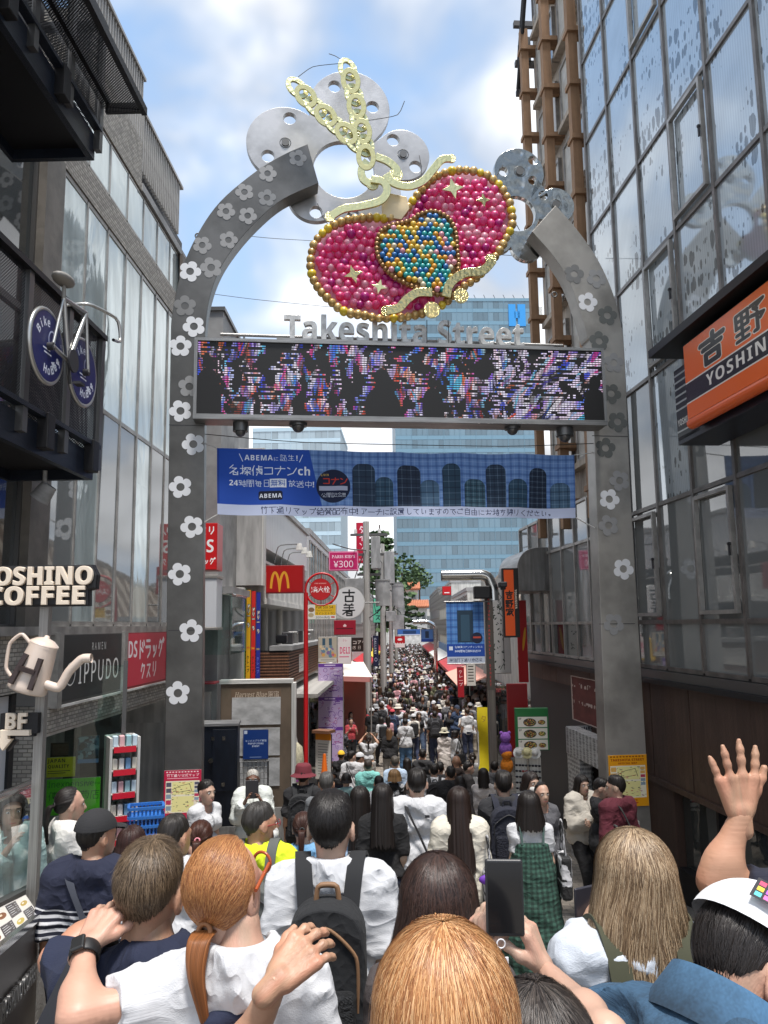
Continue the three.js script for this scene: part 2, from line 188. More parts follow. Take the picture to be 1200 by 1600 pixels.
// ---------- facade frame: local x runs down the street, y is height above world zero, +z (left side) faces the street
const frameL = (X0, s) => ({ pos: [X0, 0, 0], turn: Math.atan2(1, s) });
function at2(o, px, py, z = 0) { // local point where the ray through a photo pixel meets the plane local z = z
  const inv = o.matrixWorld.clone().invert(), a = camera.position.clone().applyMatrix4(inv), b = camera.position.clone().add(rayDir(px, py)).applyMatrix4(inv).sub(a), t = (z - a.z) / b.z; return [a.x + b.x * t, a.y + b.y * t];
}
function grid(o, xs, ys, z, opt) { // window grid: each mullion, transom and pane its own piece
  const { mw = 0.06, md = 0.09, frame = M.frame, pane, tw = mw, skip } = opt, y0 = ys[0], y1 = ys[ys.length - 1], sgn = opt.out ?? 1;
  for (const x of xs) part(o, 'mullion', mbox(x - mw / 2, x + mw / 2, y0, y1, z - md / 2, z + md / 2), frame);
  for (let i = 0; i + 1 < xs.length; i++) {
    for (let j = 0; j < ys.length; j++) part(o, 'transom', mbox(xs[i] + mw / 2, xs[i + 1] - mw / 2, ys[j] - tw / 2, ys[j] + tw / 2, z - md / 2 + 0.008, z + md / 2 - 0.008), frame);
    for (let j = 0; j + 1 < ys.length; j++) {
      if (skip && skip(i, j)) continue;
      const w = xs[i + 1] - xs[i] - mw + 0.01, h = ys[j + 1] - ys[j] - tw + 0.01, g = new THREE.BoxGeometry(w, h, 0.012), uv = g.attributes.uv;
      for (let k = 0; k < uv.count; k++) uv.setXY(k, (xs[i] + uv.getX(k) * w) * 0.3, (ys[j] + uv.getY(k) * h) * 0.3);
      const m = part(o, 'pane', g, typeof pane === 'function' ? pane(i, j) : pane, [(xs[i] + xs[i + 1]) / 2, (ys[j] + ys[j + 1]) / 2, z]);
      m.rotation.set((hash3(i, j, 1) - 0.5) * 0.006, (hash3(i, j, 2) - 0.5) * 0.006, 0);
    }
  }
}
const wave = ntex(256, 256, (u, v) => tile2(u, v, 4, 8, 3));
// coated glass over pale blinds: blotchy film stains
const blotch = ntex(512, 512, (u, v) => { const a = tile2(u * 1, v, 5, 21, 3); let k = 0; for (let i = 0; i < 2; i++) { const sx = 17 + i * 16, gx = Math.floor(u * sx), gy = Math.floor(v * sx * 0.45); const hx = hash3(gx, gy, 31 + i), hy = hash3(gx, gy, 41 + i), hr = hash3(gx, gy, 51 + i); const dx = (u * sx - gx - 0.3 - hx * 0.4), dy = (v * sx * 0.45 - gy - 0.3 - hy * 0.4), r = (0.1 + 0.28 * hr) * sstep(0.47, 0.66, a); if (r > 0.05 && Math.hypot(dx, dy) < r) k = 1; } const b = (0.86 - 0.34 * k) + (tile2(u, v, 9, 12, 4) - 0.5) * 0.1 + 0.03 * Math.sin(u * 380); return [b * 0.97, b, b * 1.02]; }, true);
const glassPale = mat([0.74, 0.78, 0.8], 0.05, 0.38, { map: blotch, ior: 2.1, bumpMap: wave, bumpScale: 0.004 });
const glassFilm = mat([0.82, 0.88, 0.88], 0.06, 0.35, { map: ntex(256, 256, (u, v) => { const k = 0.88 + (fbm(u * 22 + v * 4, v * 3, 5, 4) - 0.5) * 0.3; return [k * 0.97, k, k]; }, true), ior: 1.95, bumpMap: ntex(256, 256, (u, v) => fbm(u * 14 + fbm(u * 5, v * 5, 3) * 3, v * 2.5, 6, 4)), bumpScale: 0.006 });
const glassDark = mat([0.045, 0.05, 0.05], 0.03, 0, { ior: 1.9, bumpMap: wave, bumpScale: 0.002 });
const glassMid = mat([0.2, 0.215, 0.215], 0.03, 0.1, { ior: 2.2, bumpMap: wave, bumpScale: 0.002 });
const clear = mat([0.86, 0.95, 0.93], 0.02, 0, { transmission: 1, thickness: 0, ior: 1.5 });
const tileTex = ntex(256, 256, (u, v) => { const r = Math.floor(v * 24), c = Math.floor(u * 10 + (r % 2) * 0.5), fy = v * 24 - r, fx = u * 10 + (r % 2) * 0.5 - c, k = hash3(((c % 10) + 10) % 10, r, 77); const b = Math.min(fx, 1 - fx) < 0.05 || Math.min(fy, 1 - fy) < 0.1 ? 0.5 : 0.72 + (k - 0.5) * 0.2; return [b, b * 0.98, b * 0.94]; }, true);
const tileBump = ntex(256, 256, (u, v) => { const r = Math.floor(v * 24), c = Math.floor(u * 10 + (r % 2) * 0.5), fy = v * 24 - r, fx = u * 10 + (r % 2) * 0.5 - c; return Math.min(fx, 1 - fx) < 0.05 || Math.min(fy, 1 - fy) < 0.1 ? 0 : 0.6 + 0.4 * hash3(((c % 10) + 10) % 10, r, 78); });
const smallTile = mat([0.72, 0.7, 0.67], 0.6, 0, { map: rep(tileTex, 1), bumpMap: rep(tileBump, 1), bumpScale: 0.004 });

// ---------- right side: glazed building with brown panels below
{
  const o = thing('glass_building', 'glazed office building with stained pale windows above brown street panels', 'building', [5.0, 0, 0], Math.atan2(1, -0.076));
  const e = EYE, xs = []; for (let i = 0; i < 10; i++) xs.push(3.85 + i * 1.138);
  const X = xs[9], rows = [-0.67, 0, 1.73, 3.7, 5.48, 7.18, 9.0, 10.64, 12.4, 14.1].map((y) => y + e);
  part(o, 'wall', mbox(xs[0], X, 0, 14.2 + e, 0.16, 5), M.dark);
  grid(o, xs, rows, 0, { mw: 0.06, md: 0.09, tw: 0.06, frame: worn([0.22, 0.205, 0.195], 0.45, 0.6, 0.8), pane: (i, j) => j < 2 ? glassMid : j < 3 ? (i % 3 ? glassMid : glassPale) : glassPale });
  // opening casements with handles
  for (const [i, j] of [[6, 6], [6, 3], [5, 1], [7, 1], [5, 4]]) { const x0 = xs[i] + 0.09, x1 = xs[i + 1] - 0.09, y0 = rows[j] + 0.09, y1 = rows[j + 1] - 0.09; const c = part(o, 'casement', [mbox(x0, x0 + 0.05, y0, y1, -0.09, -0.03), mbox(x1 - 0.05, x1, y0, y1, -0.09, -0.03), mbox(x0 + 0.05, x1 - 0.05, y0, y0 + 0.05, -0.09, -0.03), mbox(x0 + 0.05, x1 - 0.05, y1 - 0.05, y1, -0.09, -0.03)], M.frame); part(c, 'handle', [box(0.03, 0.16, 0.02, x0 + 0.03, (y0 + y1) / 2, -0.11), box(0.03, 0.03, 0.06, x0 + 0.03, (y0 + y1) / 2 + 0.06, -0.1)], M.dark); }
  // ribbon windows of the second floor going on past the tall glazing
  const xl = []; for (let i = 0; i <= 7; i++) xl.push(X + 0.02 + i * 0.88);
  part(o, 'wall', mbox(X, X + 6.4, 0, 2.35 + e, 0.16, 4.5), M.dark);
  grid(o, xl, [-0.67, 0, 1.55, 2.35].map((y) => y + e), 0.0, { mw: 0.055, md: 0.1, pane: (i, j) => j ? glassMid : glassDark });
  part(o, 'sill', mbox(xs[0], X + 6.3, e - 0.83, e - 0.71, -0.1, 0.15), M.steelDark);
  part(o, 'sill', mbox(xs[0], X + 6.3, e - 0.9, e - 0.834, -0.16, 0.15), M.black);
  // brown cladding panels, seams between them
  const px = [3.8, 6.4, 7.9, 8.75, 9.6, 11.2, 12.0, 12.5, 13.1]; for (let i = 0; i + 1 < px.length; i++) part(o, 'cladding_panel', mbox(px[i] + 0.008, px[i + 1] - 0.008, e - 2.29, e - 0.92, -0.03 - (i % 2) * 0.006, 0.15), i < 2 ? M.black : M.brown);
  part(o, 'trim', mbox(8.75, 13.1, e - 2.37, e - 2.295, -0.07, 0.15), M.brown);
  for (let i = 0; i < 6; i++) part(o, 'cladding_panel', mbox(13.1 + i * 1.1 + 0.008, 13.1 + i * 1.1 + 1.092, e - 1.25, e - 0.92, -0.03, 0.15), M.brown);
  for (let i = 0; i < 3; i++) part(o, 'cladding_panel', mbox(13.1 + i * 0.75 + 0.008, 13.1 + i * 0.75 + 0.742, e - 3.6, e - 1.26, -0.028, 0.15), M.brown);
  // shop front, dark glass set back under the panels
  const sx = [3.8, 6.6, 8.3, 9.5, 10.7, 11.9]; for (let i = 0; i + 1 < sx.length; i++) { part(o, 'shop_window', mbox(sx[i] + 0.03, sx[i + 1] - 0.03, G(sx[i]) + 0.32, e - 2.4, 0.1, 0.12), glassDark); part(o, 'jamb', mbox(sx[i] - 0.03, sx[i] + 0.03, G(sx[i]) - 0.6, e - 2.38, 0.02, 0.15), M.black); part(o, 'plinth', mbox(sx[i] + 0.03, sx[i + 1] - 0.03, G(sx[i + 1]) - 0.4, G(sx[i]) + 0.32, -0.02, 0.15), M.black); }
  part(o, 'corner_post', mbox(11.9, 13.1, G(13.1) - 0.2, e - 2.38, -0.02, 0.15), M.brown);
  // faded board: peeled red panel with white filler patches
  const faded = ntex(512, 256, (u, v) => { const a = fbm(u * 9, v * 6, 3, 4), row = Math.abs(v - 0.8) < 0.05 || Math.abs(v - 0.42) < 0.04, s = row && fbm(u * 60, v * 9, 8, 2) > 0.62, e2 = Math.min(u, 1 - u, v, 1 - v) < 0.012 + 0.02 * fbm(u * 20, v * 20, 1, 2); const k = 0.9 + (a - 0.5) * 0.35; return s || e2 ? [0.78, 0.7, 0.66] : [0.46 * k, 0.235 * k, 0.21 * k]; }, true);
  part(o, 'faded_board', face(2.9, 0.86).rotateY(Math.PI), printed(faded, 0.8), [15.0, e - 1.47, -0.04]);
  // perforated white door surround
  const dots = ntex(256, 512, (u, v) => { const cx = u * 12, cy = v * 28, gx = Math.floor(cx), gy = Math.floor(cy), r = 0.16 + 0.26 * hash3(gx, gy, 5); return Math.hypot(cx - gx - 0.5, cy - gy - 0.5 - (gx % 2) * 0.1) < r ? [0.3, 0.3, 0.31] : [0.74, 0.745, 0.745]; }, true);
  const dm = printed(dots, 0.4);
  const ps = thing('door_surround', 'white portal pierced with rows of round holes around a shop entrance', 'door frame', [5.0 - 0.076 * 15, 0, -15], Math.atan2(1, -0.076));
  const pr = (x0, x1, y0, y1, z0, z1, n) => part(ps, n, boxAB(x0, x1, y0, y1, z0, z1), dm);
  pr(-1.75, -1.25, G(14.2) - 0.3, e - 2.4, -0.42, -0.22, 'jamb'); pr(-0.2, 0.5, G(15.2) - 0.3, e - 2.4, -0.44, -0.24, 'jamb'); pr(-1.75, 0.5, e - 2.4, e - 1.93, -0.46, -0.22, 'lintel'); pr(0.52, 0.6, G(15.6) - 0.3, e - 1.93, -0.42, 0.1, 'jamb');
  // rain pipe on the near corner
  const pp = thing('downpipe', 'thin grey rain pipe running down between brown wall and steel leg', 'pipe', [3.9, 0, -12.85]); part(pp, 'pipe', rod([0, G(12.9) - 0.1, 0], [-0.02, 8.4, 0], 0.045, 10), M.frame); for (const y of [2.6, 4.4, 6.2]) part(pp, 'bracket', cyl(0.06, 0.06, 0.06, 12, 0, y, 0), M.frame);
  // curved steel hood
  const h = thing('curved_hood', 'rounded stainless steel hood on the wall beside the orange sign', 'hood', [5 - 0.076 * 17, 0, -17], Math.atan2(1, -0.076));
  const hs = new THREE.Shape(); hs.moveTo(0, 0); hs.lineTo(0, 0.95); hs.lineTo(-0.2, 0.95); hs.quadraticCurveTo(-0.72, 0.95, -0.72, 0.35); hs.lineTo(-0.72, 0); hs.closePath();
  part(h, 'hood_shell', extr(hs, 1.9, 0.01).rotateY(-Math.PI / 2).translate(2.7, e + 0.72, 0), M.steel);
}
// older beige building with rusty standpipes
{
  const o = thing('beige_building', 'weathered beige building with rusty pipes and white shaded windows', 'building', [5.15 - 0.076 * 14.1, 0, -14.1], Math.atan2(1, -0.076)), e = EYE, mw = worn([0.5, 0.44, 0.37], 0.85, 0, 0.4, 0.003, TX.streak);
  part(o, 'wall', mbox(0.05, 4.05, 2.4 + e, 15 + e, 0.1, 4), mw);
  const shade = worn([0.6, 0.6, 0.57], 0.3, 0, 0.5);
  for (let r = 0; r < 7; r++) for (let c = 0; c < 2; c++) { const x = 0.62 + c * 1.7, y = e + 3.3 + r * 1.85; const f = part(o, 'window', [mbox(x - 0.05, x + 1.3, y - 0.06, y, 0.02, 0.12), mbox(x - 0.05, x + 1.3, y + 1.25, y + 1.31, 0.02, 0.12), mbox(x - 0.05, x, y, y + 1.25, 0.02, 0.12), mbox(x + 1.25, x + 1.3, y, y + 1.25, 0.02, 0.12), mbox(x + 0.6, x + 0.64, y, y + 1.25, 0.03, 0.12)], M.frame); part(f, 'pane', mbox(x, x + 0.6, y, y + 1.25, 0.05, 0.09), (r + c) % 3 ? shade : glassMid); part(f, 'pane', mbox(x + 0.64, x + 1.25, y, y + 1.25, 0.05, 0.09), shade); part(o, 'ledge', mbox(x - 0.2, x + 1.45, y - 0.22, y - 0.1, -0.06, 0.12), mw); }
  for (const [x, w] of [[0.3, 0.18], [2.0, 0.2], [3.75, 0.18]]) { part(o, 'standpipe', mbox(x, x + w, e + 1.9, e + 14.5, -0.3, -0.12), M.rust); for (let y = 2.4; y < 14; y += 1.15) part(o, 'pipe_clamp', mbox(x - 0.07, x + w + 0.07, e + y, e + y + 0.1, -0.33, 0.1), M.rust); }
  // switch gear on brackets high on the corner
  const t = thing('roof_switchgear', 'black electric switchgear and rails bracketed high on the beige building', 'switchgear', [5.15 - 0.076 * 18.35, 0.9, -18.35], Math.atan2(1, -0.076));
  part(t, 'rail', rod([0.1, e + 13.2, -0.2], [-1.2, e + 15.6, -0.2], 0.05), M.black); part(t, 'rail', rod([0.1, e + 12.4, -0.25], [-1.2, e + 14.8, -0.25], 0.05), M.black);
  for (const y of [12.3, 13.1, 14.2]) part(t, 'cross_arm', box(0.12, 0.14, 0.8, 0.1, e + y, 0.1), M.dark);
  part(t, 'post', rod([0.1, e + 5, 0.25], [0.1, e + 15, 0.25], 0.07), M.dark); part(t, 'switch_box', rbox(0.35, 0.7, 0.25, 0.03, 0.1, e + 13.4, -0.05), M.dark); part(t, 'insulator', cyl(0.08, 0.1, 0.4, 10, 0.1, e + 12.6, -0.1), M.dark);
}
// ---------- left side: tiled building with tall film covered glass
const L1 = { X0: -3.8, s: 0.02 }, Lturn = Math.atan2(1, 0.02);
{
  const e = EYE, o = thing('tiled_glass_building', 'building of tall milky glass panes with grey tile bands and roof railing', 'building', [L1.X0, 0, 0], Lturn);
  const xs = []; for (let i = 0; i <= 8; i++) xs.push(8.6 + i * 0.695); const X = xs[8];
  part(o, 'wall', mbox(3.5, X + 0.3, e - 0.02, 7.3 + e, -5, -0.3), M.dark);
  part(o, 'wall', mbox(9.9, X + 0.3, -1, e - 0.02, -6, -3.2), smallTile); part(o, 'wall', mbox(3.5, 9.88, -1, e - 1.2, -6, -2.2), smallTile);
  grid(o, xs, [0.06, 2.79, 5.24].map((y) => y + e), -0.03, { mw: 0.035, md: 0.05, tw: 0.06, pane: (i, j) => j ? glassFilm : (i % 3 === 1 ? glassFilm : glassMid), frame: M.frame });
  part(o, 'tile_band', mbox(8.5, X + 0.3, e + 5.28, e + 5.7, -0.3, 0), smallTile);
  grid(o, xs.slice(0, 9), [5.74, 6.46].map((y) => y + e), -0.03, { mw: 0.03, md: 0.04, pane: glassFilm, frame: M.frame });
  part(o, 'tile_band', mbox(8.5, 11.2, e + 6.5, e + 7.25, -0.3, 0), smallTile); part(o, 'tile_band', mbox(11.2, X + 0.3, e + 6.5, e + 6.62, -0.3, 0.02), M.grey);
  for (let i = 0; i < 3; i++) part(o, 'screen_panel', mbox(X - 0.9 + i * 0.42, X - 0.55 + i * 0.42, e + 5.7, e + 6.5, 0.01, 0.06), worn([0.12, 0.1, 0.085], 0.6, 0));
  // roof railing of upright bars
  for (let i = 0; i < 46; i++) { const x = 9.0 + i * 0.1; part(o, 'railing_bar', mbox(x, x + 0.03, e + 7.0, e + (i > 24 ? 7.95 : 8.5), -0.16, -0.1), M.frame); }
  part(o, 'hand_rail', mbox(8.95, 11.5, e + 8.5, e + 8.55, -0.18, -0.08), M.frame); part(o, 'hand_rail', mbox(11.5, 13.7, e + 7.95, e + 8.0, -0.18, -0.08), M.frame);
  // post and dark windows beside the glass, near side
  part(o, 'corner_post', mbox(8.1, 8.55, e - 0.02, e + 5.3, -0.3, 0.02), worn([0.2, 0.185, 0.165], 0.5, 0.3));
  grid(o, [4.5, 5.7, 6.9, 8.1], [0.02, 1.6, 3.3, 5.3].map((y) => y + e), -0.12, { mw: 0.07, md: 0.1, pane: glassDark, frame: M.steelDark });
  part(o, 'sill', mbox(3.5, X + 0.3, e - 0.06, e + 0.03, -0.3, 0.05), M.frame);
  part(o, 'tile_band', mbox(3.5, 8.9, e - 0.62, e - 0.06, -0.4, -0.02), smallTile);
  // canopy edge above the pharmacy
  part(o, 'canopy', mbox(8.75, X + 0.3, e - 1.1, e - 0.82, -2.4, 0.02), smallTile); part(o, 'sign_backing', mbox(8.8, X + 0.3, e - 0.82, e - 0.07, -0.4, -0.06), M.steelDark);
  for (const x of [8.82, 10.9, 12.95]) part(o, 'sign_post', mbox(x - 0.06, x + 0.06, e - 0.84, e - 0.04, -0.06, 0.1), M.frame);
  part(o, 'tile_pier', mbox(8.55, 8.75, -0.5, e - 1.1, -2.2, -0.02), smallTile);
  part(o, 'shutter_panel', mbox(11.7, 14, 0, e - 1.1, -1.02, -0.98), worn([0.055, 0.05, 0.047], 0.5, 0.2)); part(o, 'ceiling_board', mbox(8.76, 14, e - 1.14, e - 1.105, -2.2, -0.02), M.offwhite);
  part(o, 'mid_post', mbox(10.45, 10.6, 0, e - 1.1, -0.5, -0.35), M.steelDark);
  // directory lines on the shutter
  part(o, 'directory_board', face(1.15, 2).rotateY(0), printed(sign(256, 448, (x, w, h) => { fillBg(x, w, h, '#2b2826'); putC(x, 'TAKESHITADORI', w / 2, 16, 27, { color: '#0d0c0c', font: 'serif' }); x.fillStyle = '#15120f'; for (let i = 0; i < 9; i++) x.fillRect(40, 100 + i * 34, 70 + (i % 3) * 46, 4); }), 0.5), [12.5, e - 2.15, -0.976]);
}
// ---------- the street arch
const font = await new FontLoader().loadAsync('fonts/droid/droid_sans_bold.typeface.json');
const ARCH = { pos: [0.33, 0, -11.7], turn: 0.127 };
const arch = thing('street_arch', 'brushed steel gate arch over the street with flower cut-outs and lettering', 'arch', ARCH.pos, ARCH.turn);
const ap = (px, py, z = 0.15) => at2(arch, px, py, z);
const aps = (list, z) => list.map(([x, y]) => ap(x, y, z));
const pm = 1 / 104;                                   // metres per photo pixel on the arch plane
{
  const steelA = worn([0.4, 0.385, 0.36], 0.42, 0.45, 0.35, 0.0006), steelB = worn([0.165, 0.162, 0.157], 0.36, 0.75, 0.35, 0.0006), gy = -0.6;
  const leg = (outer, inner, foot) => { const o = spline(aps(outer), 5), i = spline(aps(inner), 5); const [oe, ie] = [o[o.length - 1], i[0]]; return metric(extr(shapeOf([...o, [oe[0] + foot[0], foot[2]], [ie[0] + foot[1], foot[2]], ...i]), 0.3, 0.006).translate(0, 0, -0.15)); };
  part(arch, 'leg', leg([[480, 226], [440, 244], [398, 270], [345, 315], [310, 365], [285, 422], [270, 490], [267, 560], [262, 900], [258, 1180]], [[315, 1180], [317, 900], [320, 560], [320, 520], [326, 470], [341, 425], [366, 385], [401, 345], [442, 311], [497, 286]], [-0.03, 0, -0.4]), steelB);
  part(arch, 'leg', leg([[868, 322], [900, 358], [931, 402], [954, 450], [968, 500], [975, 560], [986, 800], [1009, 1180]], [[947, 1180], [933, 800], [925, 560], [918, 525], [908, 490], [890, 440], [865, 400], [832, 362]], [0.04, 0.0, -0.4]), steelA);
  for (const [x0, x1, y] of [[263, 318, 664], [262, 318, 985], [924, 982, 681], [935, 993, 975]]) { const a = ap(x0 + 1, y), b = ap(x1 - 1, y); part(arch, 'panel_joint', boxAB(a[0], b[0], a[1] - 0.004, a[1] + 0.004, 0.15, 0.1595), M.dark); }
  // flowers cut from sheet, fixed to the steel
  const fl = (r) => { const s = new THREE.Shape(), n = 60; for (let i = 0; i <= n; i++) { const a = i / n * Math.PI * 2, q = r * (0.66 + 0.36 * Math.pow(Math.abs(Math.cos(a * 2.5)), 0.55)); i ? s.lineTo(q * Math.sin(a), q * Math.cos(a)) : s.moveTo(q * Math.sin(a), q * Math.cos(a)); } const h = new THREE.Path(); h.absarc(0, 0, r * 0.36, 0, Math.PI * 2, true); s.holes.push(h); return extr(s, 0.004); };
  const fg = fl(0.158), fm = [mat([0.74, 0.75, 0.77], 0.5, 0), mat([0.3, 0.3, 0.3], 0.5, 0.1), mat([0.13, 0.137, 0.13], 0.45, 0.2), mat([0.27, 0.262, 0.25], 0.3, 0.6)];
  const list = [[465, 247, 1], [418, 271, 1], [382, 300, 1], [417, 309, 3], [387, 337, 1], [353, 330, 1], [357, 375, 1], [316, 383, 1], [297, 424, 0], [330, 418, 1], [289, 478, 3], [303, 510, 0], [282, 541, 0], [296, 604, 1], [282, 642, 0], [302, 694, 0], [282, 761, 0], [300, 823, 0], [281, 897, 0], [298, 986, 0], [278, 1083, 0], [897, 428, 3], [932, 435, 1], [918, 472, 0], [949, 493, 2], [936, 533, 2], [959, 567, 1], [955, 615, 2], [965, 659, 2], [946, 700, 2], [968, 751, 1], [952, 780, 0], [951, 821, 1], [974, 889, 0], [959, 975, 1]];
  list.forEach(([x, y, k], i) => { const p = ap(x, y, 0.158); const m = part(arch, 'flower', fg, fm[k], [p[0], p[1], 0.157]); if (y < 400) m.scale.set(0.86, 0.86, 1); m.rotation.z = (hash3(i, 4, 2) - 0.5) * 1.2; });
  for (const [x, y] of [[309, 366], [868, 458], [1065, 457]].slice(0, 2)) { const p = ap(x, y); part(arch, 'eye_bolt', new THREE.TorusGeometry(0.04, 0.012, 6, 14).translate(p[0], p[1], 0.1), M.steelDark); }
  // letters and their rail
  const a = ap(443, 547), b = ap(820, 551), tg = new TextGeometry('Takeshita Street', { font, size: 0.42, depth: 0.07, curveSegments: 6, bevelEnabled: true, bevelSize: 0.012, bevelThickness: 0.008, bevelSegments: 2 }); tg.computeBoundingBox();
  const s = (b[0] - a[0]) / (tg.boundingBox.max.x - tg.boundingBox.min.x), sy = 0.9; tg.dispose();
  let cx = a[0]; const lm = worn([0.6, 0.6, 0.59], 0.38, 0.5, 1.5);
  for (const ch of 'Takeshita Street') { const w = (font.data.glyphs[ch]?.ha ?? 300) / font.data.resolution * 0.42 * s; if (ch !== ' ') { const g = new TextGeometry(ch, { font, size: 0.42, depth: 0.07, curveSegments: 6, bevelEnabled: true, bevelSize: 0.004, bevelThickness: 0.005, bevelSegments: 2 }).scale(s, sy, 1); part(arch, 'letter', g, lm, [cx, 8.79, 0.1]); } cx += w; }
  const r0 = ap(347, 530), r1 = ap(892, 548), yr = 8.78; part(arch, 'letter_rail', boxAB(ap(436, 0)[0], ap(838, 0)[0], 8.69, yr, -0.02, 0.26), M.steel);
  part(arch, 'guard_rail', [rod([-2.75, 8.93, -0.1], [2.55, 8.93, -0.1], 0.025), ...[-2.4, -1.2, 2.2].map((x) => rod([x, 8.66, -0.1], [x, 8.93, -0.1], 0.015))], M.steel);
  // plates: big perforated flower discs
  const discShape = (lobes, hub, R) => { // union outline of overlapping discs sampled by angle about the hub
    const c = ap(...hub), ls = lobes.map(([x, y, r]) => [...ap(x, y), r * pm]), pts = [];
    for (let i = 0; i < 240; i++) { const t = i / 240 * Math.PI * 2, dx = Math.cos(t), dy = Math.sin(t); let far = R * pm; for (const [x, y, r] of ls) { const ox = x - c[0], oy = y - c[1], bq = ox * dx + oy * dy, q = bq * bq - (ox * ox + oy * oy) + r * r; if (q > 0) far = Math.max(far, bq + Math.sqrt(q)); } pts.push([c[0] + dx * far, c[1] + dy * far]); }
    return shapeOf(pts);
  };
  const hole = (s, x, y, r) => { const c = ap(x, y), h = new THREE.Path(); h.absarc(c[0], c[1], r * pm, 0, Math.PI * 2, true); s.holes.push(h); };
  const brushed = worn([0.5, 0.505, 0.52], 0.42, 0.75, 0.4, 0.0005), mirror = mat([0.5, 0.51, 0.5], 0.13, 1, { bumpMap: rep(wave, 0.9), bumpScale: 0.035 });
  const s1 = discShape([[549, 147, 67], [447, 203, 64], [634, 222, 45], [494, 286, 45], [583, 283, 50]], [540, 245], 62); hole(s1, 540, 245, 51);
  for (const q of [[453, 163], [418, 223], [525, 112], [586, 145], [514, 159], [619, 198], [655, 241], [495, 313], [556, 319]]) hole(s1, ...q, 11);
  const pl1 = part(arch, 'flower_plate', metric(extr(s1, 0.1, 0.004, 20).translate(0, 0, -0.3)), brushed);
  for (const q of [[446, 202], [635, 221]]) { const c = ap(...q); part(pl1, 'bolt_cover', [cyl(0.06, 0.06, 0.02, 20).rotateX(Math.PI / 2).translate(c[0], c[1], -0.185), new THREE.TorusGeometry(0.085, 0.006, 5, 24).translate(c[0], c[1], -0.195)], M.steelDark); }
  const s2 = discShape([[821, 250, 43], [881, 303, 31], [757, 277, 28], [834, 366, 28], [785, 352, 30]], [818, 316], 38); hole(s2, 818, 316, 32);
  for (const q of [[796, 249], [843, 231], [843, 263], [860, 287]]) hole(s2, ...q, 8.5);
  const pl2 = part(arch, 'flower_plate', metric(extr(s2, 0.1, 0.004, 20).translate(0, 0, -0.3)), mirror, null, 'small polished flower plate with pierced discs');
  for (const q of [[822, 249], [880, 302]]) { const c = ap(...q); part(pl2, 'bolt_cover', [cyl(0.065, 0.065, 0.02, 20).rotateX(Math.PI / 2).translate(c[0], c[1], -0.185), new THREE.TorusGeometry(0.09, 0.006, 5, 24).translate(c[0], c[1], -0.195)], M.steelDark); }
}
